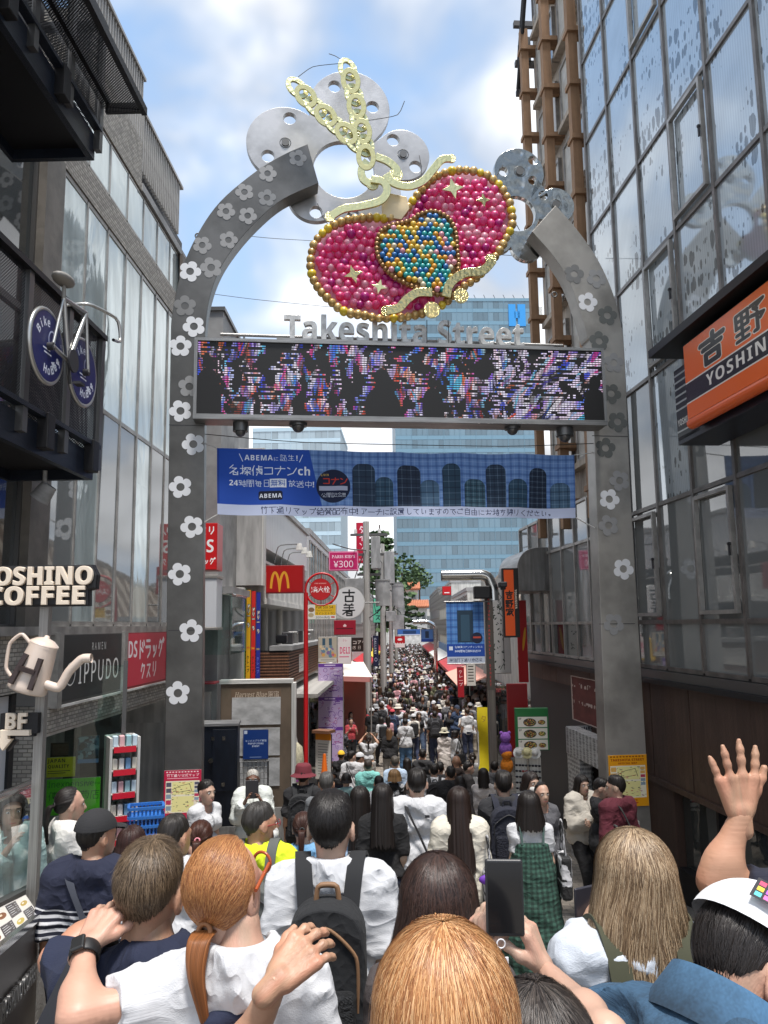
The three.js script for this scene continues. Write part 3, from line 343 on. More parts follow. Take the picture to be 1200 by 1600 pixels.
// ---------- LED screen
{
  const scr = sign(2048, 384, (x, w, h) => {
    fillBg(x, w, h, '#0b0a0b');
    const cols = ['#2a3fd0', '#d8328a', '#e8e4f4', '#e04428', '#49b8e0', '#8a5be0', '#c0b6ea', '#f0ecff', '#3a2c9c', '#d86a3a', '#f4d8ec', '#2b66e8'];
    for (let i = 0; i < 1500; i++) { const px = rr(0, w), py = rr(-20, h), bias = px / w; x.save(); x.translate(px, py); x.rotate(rr(-0.5, 0.5) + (bias > 0.75 ? 0.7 : 0)); x.globalAlpha = rr(0.35, 0.95); x.fillStyle = bias > 0.7 && rnd() < 0.5 ? pick(['#f3eefa', '#e9d6ee', '#cfc4ee']) : pick(cols); x.beginPath(); x.ellipse(0, 0, rr(4, 17), rr(24, 80), 0, 0, 7); x.fill(); x.restore(); }
    x.fillStyle = '#0a090a'; for (let i = 0; i < w; i += 8) for (let j = 0; j < h; j += 12) { const n = fbm(i / 42 + fbm(j / 60, i / 200, 3, 2) * 2, j / 105, 6, 4), lim = i > w * 0.72 ? 0.68 : 0.585; if (n > lim || n + (hash3(i, j, 3) - 0.5) * 0.12 > lim + 0.02) x.fillRect(i, j, 9, 13); }
    const blob = (cx, top, s) => { x.beginPath(); x.ellipse(cx, top + 38 * s, 34 * s, 42 * s, 0, 0, 7); x.fill(); x.beginPath(); x.moveTo(cx - 70 * s, h); x.bezierCurveTo(cx - 90 * s, top + 110 * s, cx - 40 * s, top + 92 * s, cx, top + 66 * s); x.bezierCurveTo(cx + 40 * s, top + 92 * s, cx + 90 * s, top + 120 * s, cx + 82 * s, h); x.fill(); };
    for (const [cx, t, s] of [[52, 80, 0.8], [905, 130, 1.15], [1160, 170, 0.7], [2010, 140, 0.9]]) blob(cx, t, s);
    x.fillStyle = '#0a0909'; for (let y = 0; y < h; y += 12) { x.fillRect(0, y, w, 5); for (let i = 0; i < 9; i++) x.fillRect(rr(0, w), y, rr(20, 90), 12); }
    x.globalAlpha = 0.45; for (let i = 0; i < w; i += 16) x.fillRect(i, 0, 3, h);
  });
  const o = thing('video_screen', 'wide outdoor video screen with broken coloured picture and dark silhouettes', 'screen', [0.375, 7.5, -11.7], 0.112); const w = 6.04, h = 1.19;
  o.position.add(V(-0.05, 0, 0.34));
  part(o, 'housing', rbox(w, h, 0.36, 0.012, 0, h / 2, -0.1), M.steel);
  const bz = 0.045; part(o, 'bezel', [boxAB(-w / 2, w / 2, 0, bz + 0.03, 0.08, 0.115), boxAB(-w / 2, w / 2, h - bz, h, 0.08, 0.115), boxAB(-w / 2, -w / 2 + bz, bz + 0.03, h - bz, 0.08, 0.115), boxAB(w / 2 - bz, w / 2, bz + 0.03, h - bz, 0.08, 0.115)], M.steel);
  part(o, 'display', face(w - 2 * bz, h - 2 * bz - 0.03, 0, h / 2 + 0.015, 0.09), mat([0.02, 0.02, 0.02], 0.5, 0, { map: scr, emissive: rgb(1, 1, 1), emissiveMap: scr, emissiveIntensity: 0.75 }));
  for (const [x, r, t] of [[-2.37, 0.11, 'speaker_dome'], [-1.55, 0.13, 'light_dome'], [1.62, 0.12, 'light_dome'], [2.42, 0.13, 'camera_dome']]) part(o, t, [cyl(r, r, t === 'light_dome' ? 0.04 : 0.13, 20, x, t === 'light_dome' ? -0.02 : -0.065, -0.08), new THREE.SphereGeometry(r * 0.7, 16, 8, 0, 6.3, Math.PI / 2, Math.PI / 2).translate(x, t === 'light_dome' ? -0.04 : -0.13, -0.08)], M.steelDark);
}
// ---------- cloth banner under the screen
{
  const t = sign(2048, 380, (x, w, h) => {
    fillBg(x, w, h, '#6d93cc');
    for (let i = 0; i < 90; i++) { x.fillStyle = i % 2 ? 'rgba(30,60,130,0.28)' : 'rgba(210,228,250,0.25)'; x.fillRect(i * 24, 0, i % 2 ? 12 : 4, h); }
    for (let i = 0; i < 18; i++) { x.fillStyle = i % 2 ? 'rgba(30,60,130,0.28)' : 'rgba(210,228,250,0.25)'; x.fillRect(0, i * 24, w, i % 2 ? 12 : 4); }
    // plain tartan panels where the printed figures stood
    const pc = ['#22384f', '#2f5068', '#1c2d44', '#4a6a86', '#27445a', '#35596a']; for (let i = 0; i < 10; i++) { const px = 748 + i * 128, y0 = 60 + hash3(i, 1, 4) * 110, q = 104 + hash3(i, 2, 4) * 40, st = 16 + Math.floor(hash3(i, 3, 4) * 22); x.fillStyle = pc[i % 6]; x.beginPath(); x.roundRect(px, y0, q, 330 - y0, [46, 46, 0, 0]); x.fill(); x.save(); x.clip(); for (let k = 0; k < 30; k++) { x.fillStyle = k % 2 ? 'rgba(205,220,240,0.32)' : 'rgba(12,22,44,0.35)'; x.fillRect(px + k * st, y0, k % 2 ? 3 : 7, 330); x.fillRect(px, y0 + k * st, q, k % 2 ? 3 : 7); } x.restore(); }
    const g = '#1d4fb4'; x.fillStyle = g; x.beginPath(); x.moveTo(0, 0); x.lineTo(505, 0); x.lineTo(575, 320); x.lineTo(0, 320); x.fill();
    x.fillStyle = '#153f9a'; x.fillRect(0, 0, 12, 320);
    const W = '#f4f7ff';
    put(x, 'ABEMA', 150, 30, 40, { color: W }); put(x, 'に', 308, 40, 30, { color: W }); put(x, '誕生', 344, 30, 40, { color: W, w: 0.07 }); put(x, '!', 432, 30, 40, { color: W });
    x.strokeStyle = W; x.lineWidth = 4; x.beginPath(); x.moveTo(122, 30); x.lineTo(140, 72); x.moveTo(452, 72); x.lineTo(470, 30); x.stroke();
    put(x, '名探偵コナンch', 60, 92, 62, { color: W, w: 0.085, gap: 0.02 }); put(x, '24時間毎日', 64, 176, 42, { color: W, w: 0.075, gap: 0.03 });
    x.fillStyle = W; x.fillRect(286, 172, 92, 50); put(x, '無料', 290, 177, 40, { color: g, w: 0.075 }); put(x, '放送中!', 388, 176, 42, { color: W, w: 0.075 });
    x.fillStyle = '#0c1330'; x.beginPath(); x.roundRect(224, 242, 132, 52, 12); x.fill(); putC(x, 'ABEMA', 290, 252, 32, { color: W });
    x.fillStyle = '#0f1c3e'; x.beginPath(); x.arc(640, 205, 96, 0, 7); x.fill(); putC(x, '名探偵', 590, 132, 16, { color: '#e2bb5a' }); putC(x, 'コナン', 650, 150, 46, { color: '#d43a2a', w: 0.13 }); putC(x, '公開記念!!', 640, 242, 28, { color: W, w: 0.07 });
    x.fillStyle = '#b9bfd6'; x.fillRect(560, 204, 160, 26);
    x.fillStyle = '#c9d2ec'; x.fillRect(0, 320, w, 60); put(x, '竹下通りマップ絶賛配布中!', 232, 328, 44, { color: '#14204a', w: 0.07, gap: 0.01 }); put(x, 'アーチに設置していますのでご自由にお持ち帰りください。', 790, 328, 42, { color: '#14204a', w: 0.07, gap: 0.0 });
  });
  const o = thing('cloth_banner', 'wide blue tartan cloth banner with white lettering strung below the screen', 'banner', [0.33, 5.9, -11.62], 0.127);
  const a = at2(o, 339, 700), b = at2(o, 897, 711), c = at2(o, 340, 804), d = at2(o, 900, 809);
  const g = new THREE.PlaneGeometry(1, 1, 60, 8), p = g.attributes.position;
  for (let i = 0; i < p.count; i++) { const u = p.getX(i) + 0.5, v = 0.5 - p.getY(i), sag = 0.02 * Math.sin(u * Math.PI * 4) * v; p.setXYZ(i, mix(mix(a[0], b[0], u), mix(c[0], d[0], u), v), mix(mix(a[1], b[1], u), mix(c[1], d[1], u), v) - 0.012 * Math.abs(Math.sin(u * Math.PI * 6)), sag + 0.03 * Math.sin(u * 9 + v * 2) + 0.02 * Math.sin(v * 3 + u * 31)); } g.computeVertexNormals();
  part(o, 'cloth', g, printed(t, 0.75)); const s1 = 3.15;
  part(o, 'rope', [tube([[a[0], a[1], 0], [-s1, a[1] + 0.16, -0.05]], 0.008), tube([[c[0], c[1], 0], [-s1, c[1] - 0.25, -0.05]], 0.01), tube([[b[0], b[1], 0], [s1 + 0.1, b[1] + 0.1, -0.05]], 0.008), tube([[d[0], d[1], 0], [s1 + 0.1, d[1] - 0.35, -0.05]], 0.01)], M.white);
  part(o, 'rope', tube([[-s1, a[1] + 0.22, 0], [-1.5, a[1] + 0.1, 0.02], [1.5, a[1] + 0.09, 0.02], [s1, b[1] + 0.2, 0]], 0.006), M.wire);
}
// ---------- balloon heart charm with chains
{
  const o = thing('balloon_heart_charm', 'pink balloon heart charm hanging from gold chains on the arch', 'balloon decoration', [0.33, 10.2, -11.45], 0.127); const L = (px, py, z = 0) => at2(o, px, py, z), LL = (l, z) => l.map(([x, y]) => L(x, y, z));
  const outPx = [[622, 340], [650, 308], [672, 284], [692, 272], [721, 267], [753, 272], [780, 291], [796, 319], [800, 349], [789, 376], [772, 404], [743, 436], [715, 455], [690, 478], [660, 490], [625, 497], [594, 498], [567, 493], [537, 487], [514, 469], [493, 444], [485, 411], [493, 379], [513, 358], [540, 346], [580, 341]];
  const inPx = [[640, 350], [655, 340], [678, 336], [699, 347], [709, 365], [712, 392], [714, 420], [707, 447], [688, 465], [666, 460], [640, 451], [615, 438], [600, 424], [589, 403], [588, 384], [594, 367], [612, 357]];
  const closed = (l, n) => { const c = new THREE.CatmullRomCurve3(l.map(([x, y]) => V(x, y, 0)), true, 'centripetal'); return c.getSpacedPoints(n).slice(0, n).map((p) => [p.x, p.y]); };
  const outer = LL(closed(outPx, 120)), inner = LL(closed(inPx, 90));
  const inside = (pt, poly) => { let r = false; for (let i = 0, j = poly.length - 1; i < poly.length; j = i++) { const [xi, yi] = poly[i], [xj, yj] = poly[j]; if ((yi > pt[1]) !== (yj > pt[1]) && pt[0] < (xj - xi) * (pt[1] - yi) / (yj - yi) + xi) r = !r; } return r; };
  const near = (pt, poly) => Math.min(...poly.map(([x, y]) => Math.hypot(x - pt[0], y - pt[1])));
  const prof = []; for (let i = 0; i <= 9; i++) { const t = i / 9 * Math.PI; prof.push(new THREE.Vector2(Math.sin(t) * (1 - 0.1 * Math.cos(t)), -Math.cos(t) * (1.06))); }
  const bg = new THREE.LatheGeometry(prof, 14); const shine = { clearcoat: 0.35, clearcoatRoughness: 0.25 };
  const lat = (c, t = 0.2) => mat(c, 0.36, 0, { transmission: t, thickness: 0, ...shine });
  const pinks = [[0.95, 0.09, 0.36], [0.95, 0.11, 0.4], [0.93, 0.07, 0.3], [0.94, 0.28, 0.5], [0.95, 0.48, 0.62], [0.62, 0.01, 0.3], [0.95, 0.1, 0.38], [0.95, 0.12, 0.4]].map((c) => lat(c, 0.5)), golds = [[0.55, 0.36, 0.13], [0.62, 0.42, 0.16], [0.48, 0.3, 0.1], [0.68, 0.5, 0.03]].map((c, i) => mat(c, 0.33, i < 3 ? 0.45 : 0, shine)), smallM = [[0.02, 0.16, 0.45], [0.02, 0.36, 0.35], [0.75, 0.34, 0.02], [0.75, 0.5, 0.06], [0.75, 0.33, 0.4], [0.72, 0.64, 0.45]].map((c) => lat(c, 0.1)), bronze = mat([0.3, 0.16, 0.055], 0.35, 0.4, shine);
  const back = part(o, 'heart_net', extr(shapeOf(outer), 0.015).translate(0, 0, -0.1), mat([0.85, 0.55, 0.65], 0.9, 0, { transmission: 0.6, thickness: 0 })), ih = part(o, 'inner_heart', extr(shapeOf(inner), 0.02).translate(0, 0, 0.06), mat([0.36, 0.2, 0.08], 0.8));
  const put3 = (par, g, m, x, y, z, r) => { const b = part(par, 'balloon', g, m, [x, y, z]); b.scale.setScalar(r); b.rotation.set(rr(-0.7, 0.7), rr(0, 6), rr(-0.7, 0.7)); return b; };
  const s = 0.124; let row = 0;
  const xs = outer.map((p) => p[0]), ys = outer.map((p) => p[1]);
  for (let y = Math.min(...ys); y < Math.max(...ys); y += s * 0.87, row++) for (let x = Math.min(...xs) + (row % 2) * s / 2; x < Math.max(...xs); x += s) { const q = [x + rr(-0.02, 0.02), y + rr(-0.02, 0.02)]; if (!inside(q, outer) || near(q, outer) < 0.09 || (inside(q, inner) && near(q, inner) > 0.02)) continue; put3(back, bg, pick(pinks), q[0], q[1], rr(-0.03, 0.02), rr(0.062, 0.073)); }
  const rim = LL(closed(outPx, 76)); rim.forEach(([x, y], i) => put3(back, bg, i % 7 === 3 || hash3(i, 2, 2) < 0.12 ? golds[3] : golds[Math.floor(hash3(i, 1, 1) * 3)], x, y, 0.01, rr(0.062, 0.074)));
  const rim2 = LL(closed(inPx, 58)); rim2.forEach(([x, y]) => put3(ih, bg, bronze, x, y, 0.1, 0.04));
  const ix = inner.map((p) => p[0]), iy = inner.map((p) => p[1]); row = 0;
  for (let y = Math.min(...iy); y < Math.max(...iy); y += 0.073, row++) for (let x = Math.min(...ix) + (row % 2) * 0.043; x < Math.max(...ix); x += 0.086) { const q = [x + rr(-0.008, 0.008), y + rr(-0.008, 0.008)]; if (!inside(q, inner) || near(q, inner) < 0.06) continue; const n = vnoise(x * 3.2, y * 3.2, 5); put3(ih, bg, smallM[rnd() < 0.3 ? (n < 0.45 ? 0 : n < 0.6 ? 2 : 1) : pick([0, 0, 1, 1, 2, 2, 3, 3, 4, 5])], q[0], q[1], 0.12, 0.046); }
  // chains of flat stamped links
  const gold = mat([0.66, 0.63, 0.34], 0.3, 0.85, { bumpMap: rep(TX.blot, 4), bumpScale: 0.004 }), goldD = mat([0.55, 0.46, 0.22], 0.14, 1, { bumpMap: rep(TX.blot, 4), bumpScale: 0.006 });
  const ring = (a, b, w) => { const sh = new THREE.Shape(), hh = new THREE.Path(); sh.absellipse(0, 0, a, b, 0, Math.PI * 2); hh.absellipse(0, 0, a - w, b - w, 0, Math.PI * 2, true); sh.holes.push(hh); return extr(sh, 0.03, 0.004, 14); };
  const lk = ring(0.195, 0.145, 0.068);
  const chain = (pts) => { const c = part(o, 'chain', ring(0.04, 0.03, 0.01).translate(...L(...pts[pts.length - 1]), 0.18), gold); for (let i = 0; i < pts.length; i++) { const p = L(...pts[i], 0.2), q = L(...pts[Math.min(pts.length - 1, i + 1)], 0.2), q0 = L(...pts[Math.max(0, i - 1)], 0.2); const m = part(c, 'link', lk, gold, [p[0], p[1], 0.16 + (i % 2) * 0.035]); m.rotation.set((i % 2 ? 0.16 : -0.1), (i % 2 ? -0.12 : 0.14), Math.atan2(q[1] - q0[1], q[0] - q0[0])); } };
  chain([[464, 136], [478, 151], [493, 166], [509, 181], [525, 195], [541, 209], [557, 223]]); chain([[543, 107], [548, 127], [553, 147], [557, 167], [561, 187], [566, 206], [570, 226], [572, 246]]);
  // scroll work
  const disc = (px, py, r, z = 0.15) => { const c = L(px, py); return cyl(r * pm, r * pm, 0.035, 20).rotateX(Math.PI / 2).translate(c[0], c[1], z + 0.018); };
  const sc = (l, w, z = 0.15) => stroke2(LL(l), typeof w === 'function' ? w : w * pm, 0.035).translate(0, 0, z);
  part(o, 'gold_scroll', [sc([[572, 262], [563, 275], [566, 290], [580, 299]], 11), disc(580, 297, 10)], gold); part(o, 'gold_scroll', [sc([[585, 255], [603, 262], [617, 274], [617, 286]], 11), disc(616, 283, 11)], gold);
  part(o, 'gold_scroll', [sc([[600, 285], [612, 298], [635, 303], [657, 295], [672, 278], [686, 262], [700, 260]], 11, 0.19), disc(701, 260, 7, 0.19)], gold); part(o, 'gold_scroll', [sc([[578, 292], [596, 296], [602, 310], [592, 325], [565, 333], [535, 338], [516, 349]], 11, 0.19), disc(514, 350, 8, 0.19)], gold);
  part(o, 'clasp', extr(shapeOf(LL([[596, 318], [606, 306], [634, 312], [638, 330], [626, 346], [598, 342]])), 0.05, 0.006).translate(0, 0, 0.02), mat([0.72, 0.58, 0.36], 0.45, 0.3));
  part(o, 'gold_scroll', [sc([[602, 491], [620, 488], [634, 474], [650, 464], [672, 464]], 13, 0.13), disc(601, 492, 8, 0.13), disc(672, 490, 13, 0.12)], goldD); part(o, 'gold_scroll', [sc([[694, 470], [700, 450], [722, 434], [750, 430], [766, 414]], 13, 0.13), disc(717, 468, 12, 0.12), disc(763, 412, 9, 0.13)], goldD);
  const star = (px, py, r, m, z, rot) => { const c = L(px, py), pts = []; for (let i = 0; i < 8; i++) { const a = i * Math.PI / 4 + rot, q = (i % 2 ? 0.36 : 1) * r * pm; pts.push([c[0] + q * Math.cos(a), c[1] + q * Math.sin(a)]); } part(o, 'star', extr(shapeOf(pts), 0.015, 0.004).translate(0, 0, z), m); };
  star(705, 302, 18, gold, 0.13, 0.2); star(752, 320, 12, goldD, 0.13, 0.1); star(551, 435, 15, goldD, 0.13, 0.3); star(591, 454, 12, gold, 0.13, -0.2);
  const th = (l) => tube(l.map(([x, y, z = 0]) => V(...L(x, y, z), z)), 0.006, 4); part(o, 'hanging_wire', [th([[543, 100, 0.1], [525, 88, -0.1], [514, 84, -0.15]]), th([[466, 120, 0.1], [490, 104, 0], [543, 98, 0.1]]), th([[563, 190, 0.1], [620, 180, -0.1], [632, 158, -0.15]]), th([[655, 243, -0.1], [658, 258, 0], [658, 282, 0.05]]), th([[496, 318, -0.1], [504, 338, 0], [512, 350, 0.1]]), th([[786, 258, -0.1], [776, 275, 0], [772, 288, 0]]), th([[806, 349, 0], [812, 360, -0.1]]), th([[667, 500, 0.05], [667, 530, 0.02], [667, 548, 0]]), th([[700, 500, 0.05], [701, 520, 0.02], [701, 545, 0]])], M.wire);
}
// map posters on the legs
{
  const map = (head, bgc, ink, t1) => sign(256, 400, (x, w, h) => {
    fillBg(x, w, h, bgc); x.fillStyle = ink; for (let i = 0; i < 11; i++) x.fillRect(14 + i * 21, 10, 12, 9); t1(x, w, h);
    x.fillStyle = '#f2ead2'; x.fillRect(12, 84, w - 24, 250); x.fillStyle = '#efe7a0'; x.fillRect(56, 92, 150, 100); x.fillRect(56, 206, 150, 120);
    x.strokeStyle = '#3a3a2a'; x.lineWidth = 3; x.beginPath(); x.moveTo(62, 150); x.lineTo(110, 124); x.lineTo(176, 108); x.lineTo(192, 170); x.moveTo(80, 140); x.lineTo(86, 176); x.lineTo(180, 160); x.stroke();
    x.lineWidth = 1; for (let i = 0; i < 90; i++) { x.fillStyle = pick(['#7a7a4a', '#b8463a', '#444', '#8a8a60', '#c46a8a']); x.fillRect(rr(16, 232), rr(92, 326), rr(4, 18), rr(2, 5)); }
    for (let i = 0; i < 5; i++) { x.fillStyle = pick(['#c23a5a', '#8aa0b0', '#e0b060', '#5a5a6a']); x.fillRect(16, 96 + i * 46, 34, 34); x.fillRect(210, 96 + i * 30, 30, 22); }
  });
  const A = map('', '#c22348', '#f4dfe0', (x, w) => { putC(x, '竹下通り公式マップ', w / 2, 28, 25, { color: '#fff2ee', w: 0.11, gap: 0 }); x.fillStyle = '#f4c8d0'; x.fillRect(20, 62, w - 40, 5); x.fillStyle = '#b01c58'; x.fillRect(186, 250, 58, 130); });
  const B = map('', '#eba21c', '#7a2a10', (x, w, h) => { putC(x, 'TAKESHITA STREET', w / 2, 28, 23, { color: '#8a1c10', gap: 0.02 }); putC(x, 'OFFICIAL MAP', w / 2, 58, 16, { color: '#8a1c10' }); putC(x, 'TAKE FREE', w / 2, 344, 19, { color: '#b02018' }); x.fillStyle = '#c01c20'; x.beginPath(); x.moveTo(70, 370); x.lineTo(190, 370); x.lineTo(150, 396); x.lineTo(100, 396); x.fill(); putC(x, 'ENGLISH', w / 2, 372, 15, {}); });
  const o1 = thing('map_poster', 'crimson street map poster on the steel leg near the pharmacy', 'poster', [0, 0, 0], ARCH.turn), o2 = thing('map_poster', 'orange street map poster on the steel leg near the brown wall', 'poster', [0, 0, 0], ARCH.turn);
  for (const [o, t, x0, x1, y0, y1, rk] of [[o1, A, 256, 314, 1203, 1283, 0], [o2, B, 952, 1012, 1179, 1260, 1]]) { const p = ap((x0 + x1) / 2, (y0 + y1) / 2, 0.17), w = (ap(x1, y0)[0] - ap(x0, y0)[0]), h = ap(x0, y0)[1] - ap(x0, y1)[1]; o.position.copy(V(p[0], p[1] - h / 2, 0.165).applyMatrix4(arch.matrixWorld)); part(o, 'sheet', box(w, h, 0.006, 0, h / 2, 0), M.white); part(o, 'printed_panel', face(w, h, 0, h / 2, 0.0055), printed(t, 0.35)); }
  const o3 = thing('leaflet_box', 'small clear leaflet box below the orange map poster', 'leaflet box', V(...ap(985, 1300, 0.2), 0.2).applyMatrix4(arch.matrixWorld), ARCH.turn); part(o3, 'box', rbox(0.26, 0.3, 0.08, 0.01), M.grey); part(o3, 'leaflets', box(0.2, 0.2, 0.07, 0, 0.02, 0.01), mat([0.5, 0.04, 0.1], 0.5)); part(o3, 'lid', box(0.24, 0.05, 0.09, 0, 0.13, 0.01), M.white);
}
// ---------- signs and street furniture
// a thing standing at photo box [x0, y0, x1, y1], d metres ahead, facing back up the street; origin at its base centre
function spot(name, label, cat, [x0, y0, x1, y1], d, turn = 0, group) { const c = P((x0 + x1) / 2, y1, d), t = P((x0 + x1) / 2, y0, d), w = P(x1, (y0 + y1) / 2, d).x - P(x0, (y0 + y1) / 2, d).x; const o = thing(name, label, cat, c, turn, group); return [o, w, t.y - c.y]; }
function hang(name, label, cat, bx, d, tex, { depth = 0.12, casing = M.dark, border = 0.015, turn = 0, rough = 0.4, back = true, group, arm } = {}) { const [o, w, h] = spot(name, label, cat, bx, d, turn, group); signBox(o, w, h, depth, tex, casing, { pos: [0, h / 2, 0], border, rough, back }); if (arm) part(o, 'bracket', [bar([arm * w * 0.5, h * 0.8, 0], [arm * (w * 0.5 + 0.5), h * 0.8, 0], 0.03), bar([arm * w * 0.5, h * 0.25, 0], [arm * (w * 0.5 + 0.5), h * 0.25, 0], 0.03)], M.steelDark); return [o, w, h]; }
// --- left, near: black balconies of perforated metal
{
  const e = EYE, perf = mat([0.02, 0.02, 0.023], 0.45, 0.4, { alphaMap: ntex(64, 64, (u, v) => { const c = (x, y) => Math.hypot(((u * 8 + x) % 1) - 0.5, ((v * 8 + y) % 1) - 0.5); return Math.min(c(0, 0), c(0.5, 0.5)) < 0.24 ? 0 : 1; }), alphaTest: 0.5, transparent: false });
  const pf = (x0, x1, y0, y1, z) => { const g = new THREE.PlaneGeometry(x1 - x0, y1 - y0); const uv = g.attributes.uv; for (let i = 0; i < uv.count; i++) uv.setXY(i, uv.getX(i) * (x1 - x0) * 4.5, uv.getY(i) * (y1 - y0) * 4.5); return g.translate((x0 + x1) / 2, (y0 + y1) / 2, z); };
  for (const [label, y0, y1, x1, lip] of [['upper black balcony with perforated metal railing high on the left building', 4.57, 6.05, 7.32, true], ['lower black balcony with perforated railing carrying the bicycle sign', 1.42, 2.88, 7.6, false]]) {
    const o = thing('balcony', label, 'balcony', [-3.0, 0, 0], Lturn, 'black metal balconies');
    part(o, 'deck', boxAB(4.4, x1, e + y0 + 0.1, e + y0 + 0.16, -0.78, 0.0), M.black); part(o, 'edge_beam', [boxAB(4.4, x1, e + y0, e + y0 + 0.26, -0.02, 0.04), boxAB(4.4, x1, e + y0, e + y0 + 0.26, -0.78, -0.74), boxAB(x1 - 0.06, x1, e + y0, e + y0 + 0.26, -0.74, -0.02)], M.navy);
    for (let x = 4.5; x < x1; x += 0.98) part(o, 'bracket', rbox(0.14, 0.3, 0.1, 0.01, x, e + y0 + 0.2, 0.08), M.black);
    for (let x = 4.5; x <= x1 + 0.01; x += (x1 - 4.5) / 4) part(o, 'railing_post', boxAB(x - 0.04, x + 0.04, e + y0 + 0.1, e + y1, 0.04, 0.1), M.steelDark);
    for (let i = 0; i < 4; i++) { const a = 4.5 + (x1 - 4.5) / 4 * i + 0.05, b = 4.5 + (x1 - 4.5) / 4 * (i + 1) - 0.05; part(o, 'mesh_panel', [pf(a, b, e + y0 + 0.3, e + y1 - 0.06, 0.07)], perf); }
    part(o, 'mesh_panel', pf(-0.74, -0.02, e + y0 + 0.3, e + y1 - 0.06, 0).rotateY(Math.PI / 2).translate(x1 - 0.03, 0, 0).translate(0, 0, -0.76 + 0.0), perf);
    part(o, 'top_rail', [boxAB(4.4, x1 + 0.04, e + y1 - 0.05, e + y1, 0.02, 0.12), boxAB(x1 - 0.06, x1 + 0.04, e + y1 - 0.05, e + y1, -0.78, 0.02)], M.black); part(o, 'mid_rail', boxAB(4.4, x1, e + y0 + 0.3, e + y0 + 0.34, 0.03, 0.11), M.navy);
    if (lip) { const z0 = 0.12, z1 = 0.48; part(o, 'mesh_shelf', pf(4.4, x1 + 0.06, 0, 0.4, 0).rotateX(-Math.PI / 2 + 0.12).translate(0, e + 5.12, z1), perf); part(o, 'shelf_edge', [boxAB(4.4, x1 + 0.06, e + 5.08, e + 5.16, z1, z1 + 0.05), boxAB(4.4, x1 + 0.06, e + 5.2, e + 5.25, z0, z0 + 0.04), boxAB(x1 + 0.02, x1 + 0.06, e + 5.1, e + 5.2, z0, z1)], M.black); }
    else { const c = part(o, 'spot_lamp', [cyl(0.07, 0.09, 0.16, 14).rotateX(0.6).translate(x1 - 0.5, e + y0 - 0.2, -0.2), rod([x1 - 0.5, e + y0, -0.2], [x1 - 0.5, e + y0 - 0.14, -0.2], 0.02)], M.grey); }
  }
}
// bicycle sign on the lower balcony
{
  const o = thing('bicycle_sign', 'silver bicycle with blue lettered wheel discs fixed to the balcony railing', 'bicycle sign', [-2.84, 0, 0], Lturn), e = EYE;
  const t = sign(256, 256, (x, w, h) => { fillBg(x, w, h, '#16205e'); x.translate(128, 128); x.fillStyle = '#e8ecf4'; x.font = 'bold 44px sans-serif'; x.textAlign = 'center'; const arc = (s, r, a0, st, flip) => { [...s].forEach((c, i) => { x.save(); x.rotate(a0 + i * st); x.translate(0, flip ? r : -r); x.fillText(c, 0, 14); x.restore(); }); }; arc('Bike', 88, -1.1, 0.36); arc('Honey', 90, 4.55 - Math.PI * 0 - 1.2 + 3.1, -0.34, true); arc('Bee', 88, -0.5, -0.36, true); x.fillRect(-40, 10, 60, 6); x.fillRect(-30, 24, 60, 6); x.beginPath(); x.moveTo(30, 50); x.lineTo(60, 40); x.lineTo(56, 70); x.fill(); x.globalAlpha = 0.9; x.beginPath(); x.ellipse(30, -36, 26, 30, 0.4, 0, 7); x.lineWidth = 7; x.strokeStyle = '#cdd6ea'; x.stroke(); });
  const disc = printed(t, 0.35), rim = mat([0.5, 0.5, 0.48], 0.3, 0.8), W = [];
  for (const [px, py] of [[72, 541], [128, 582]]) { const q = at2(o, px, py, 0.22); W.push(q); const w = part(o, 'wheel', new THREE.TorusGeometry(0.275, 0.018, 8, 40).translate(q[0], q[1], 0.22), rim); part(w, 'wheel_disc', new THREE.CircleGeometry(0.262, 36).translate(q[0], q[1], 0.235), disc); part(w, 'hub', cyl(0.03, 0.03, 0.12, 12).rotateX(Math.PI / 2).translate(q[0], q[1], 0.22), M.dark); }
  const [A, B] = W, bb = [mix(A[0], B[0], 0.42), Math.min(A[1], B[1]) - 0.02], seat = [A[0] + 0.15, A[1] + 0.44], head = [B[0] - 0.09, B[1] + 0.48], T = (a, b, r = 0.017) => rod([a[0], a[1], 0.27], [b[0], b[1], 0.27], r);
  part(o, 'frame', [T(A, bb), T(A, seat, 0.012), T(bb, seat, 0.02), T(seat, head, 0.018), T(bb, head, 0.022), T(head, B, 0.016)], rim);
  part(o, 'saddle', [new THREE.SphereGeometry(0.1, 14, 8).scale(1.35, 0.42, 0.75).translate(seat[0] - 0.02, seat[1] + 0.14, 0.27), rod([seat[0], seat[1], 0.27], [seat[0], seat[1] + 0.12, 0.27], 0.016)], mat([0.24, 0.23, 0.21], 0.5)); part(o, 'handlebar', tube([[head[0], head[1] + 0.07, 0.1], [head[0] + 0.06, head[1] + 0.1, 0.27], [head[0] + 0.3, head[1] + 0.06, 0.42], [head[0] + 0.34, head[1] - 0.12, 0.44], [head[0] + 0.18, head[1] - 0.17, 0.44]], 0.014, 8), rim);
  part(o, 'crank', [cyl(0.09, 0.09, 0.015, 20).rotateX(Math.PI / 2).translate(bb[0], bb[1], 0.31), T([bb[0], bb[1]], [bb[0] + 0.05, bb[1] - 0.17], 0.01), box(0.09, 0.02, 0.06, bb[0] + 0.05, bb[1] - 0.17, 0.34)], M.dark);
}
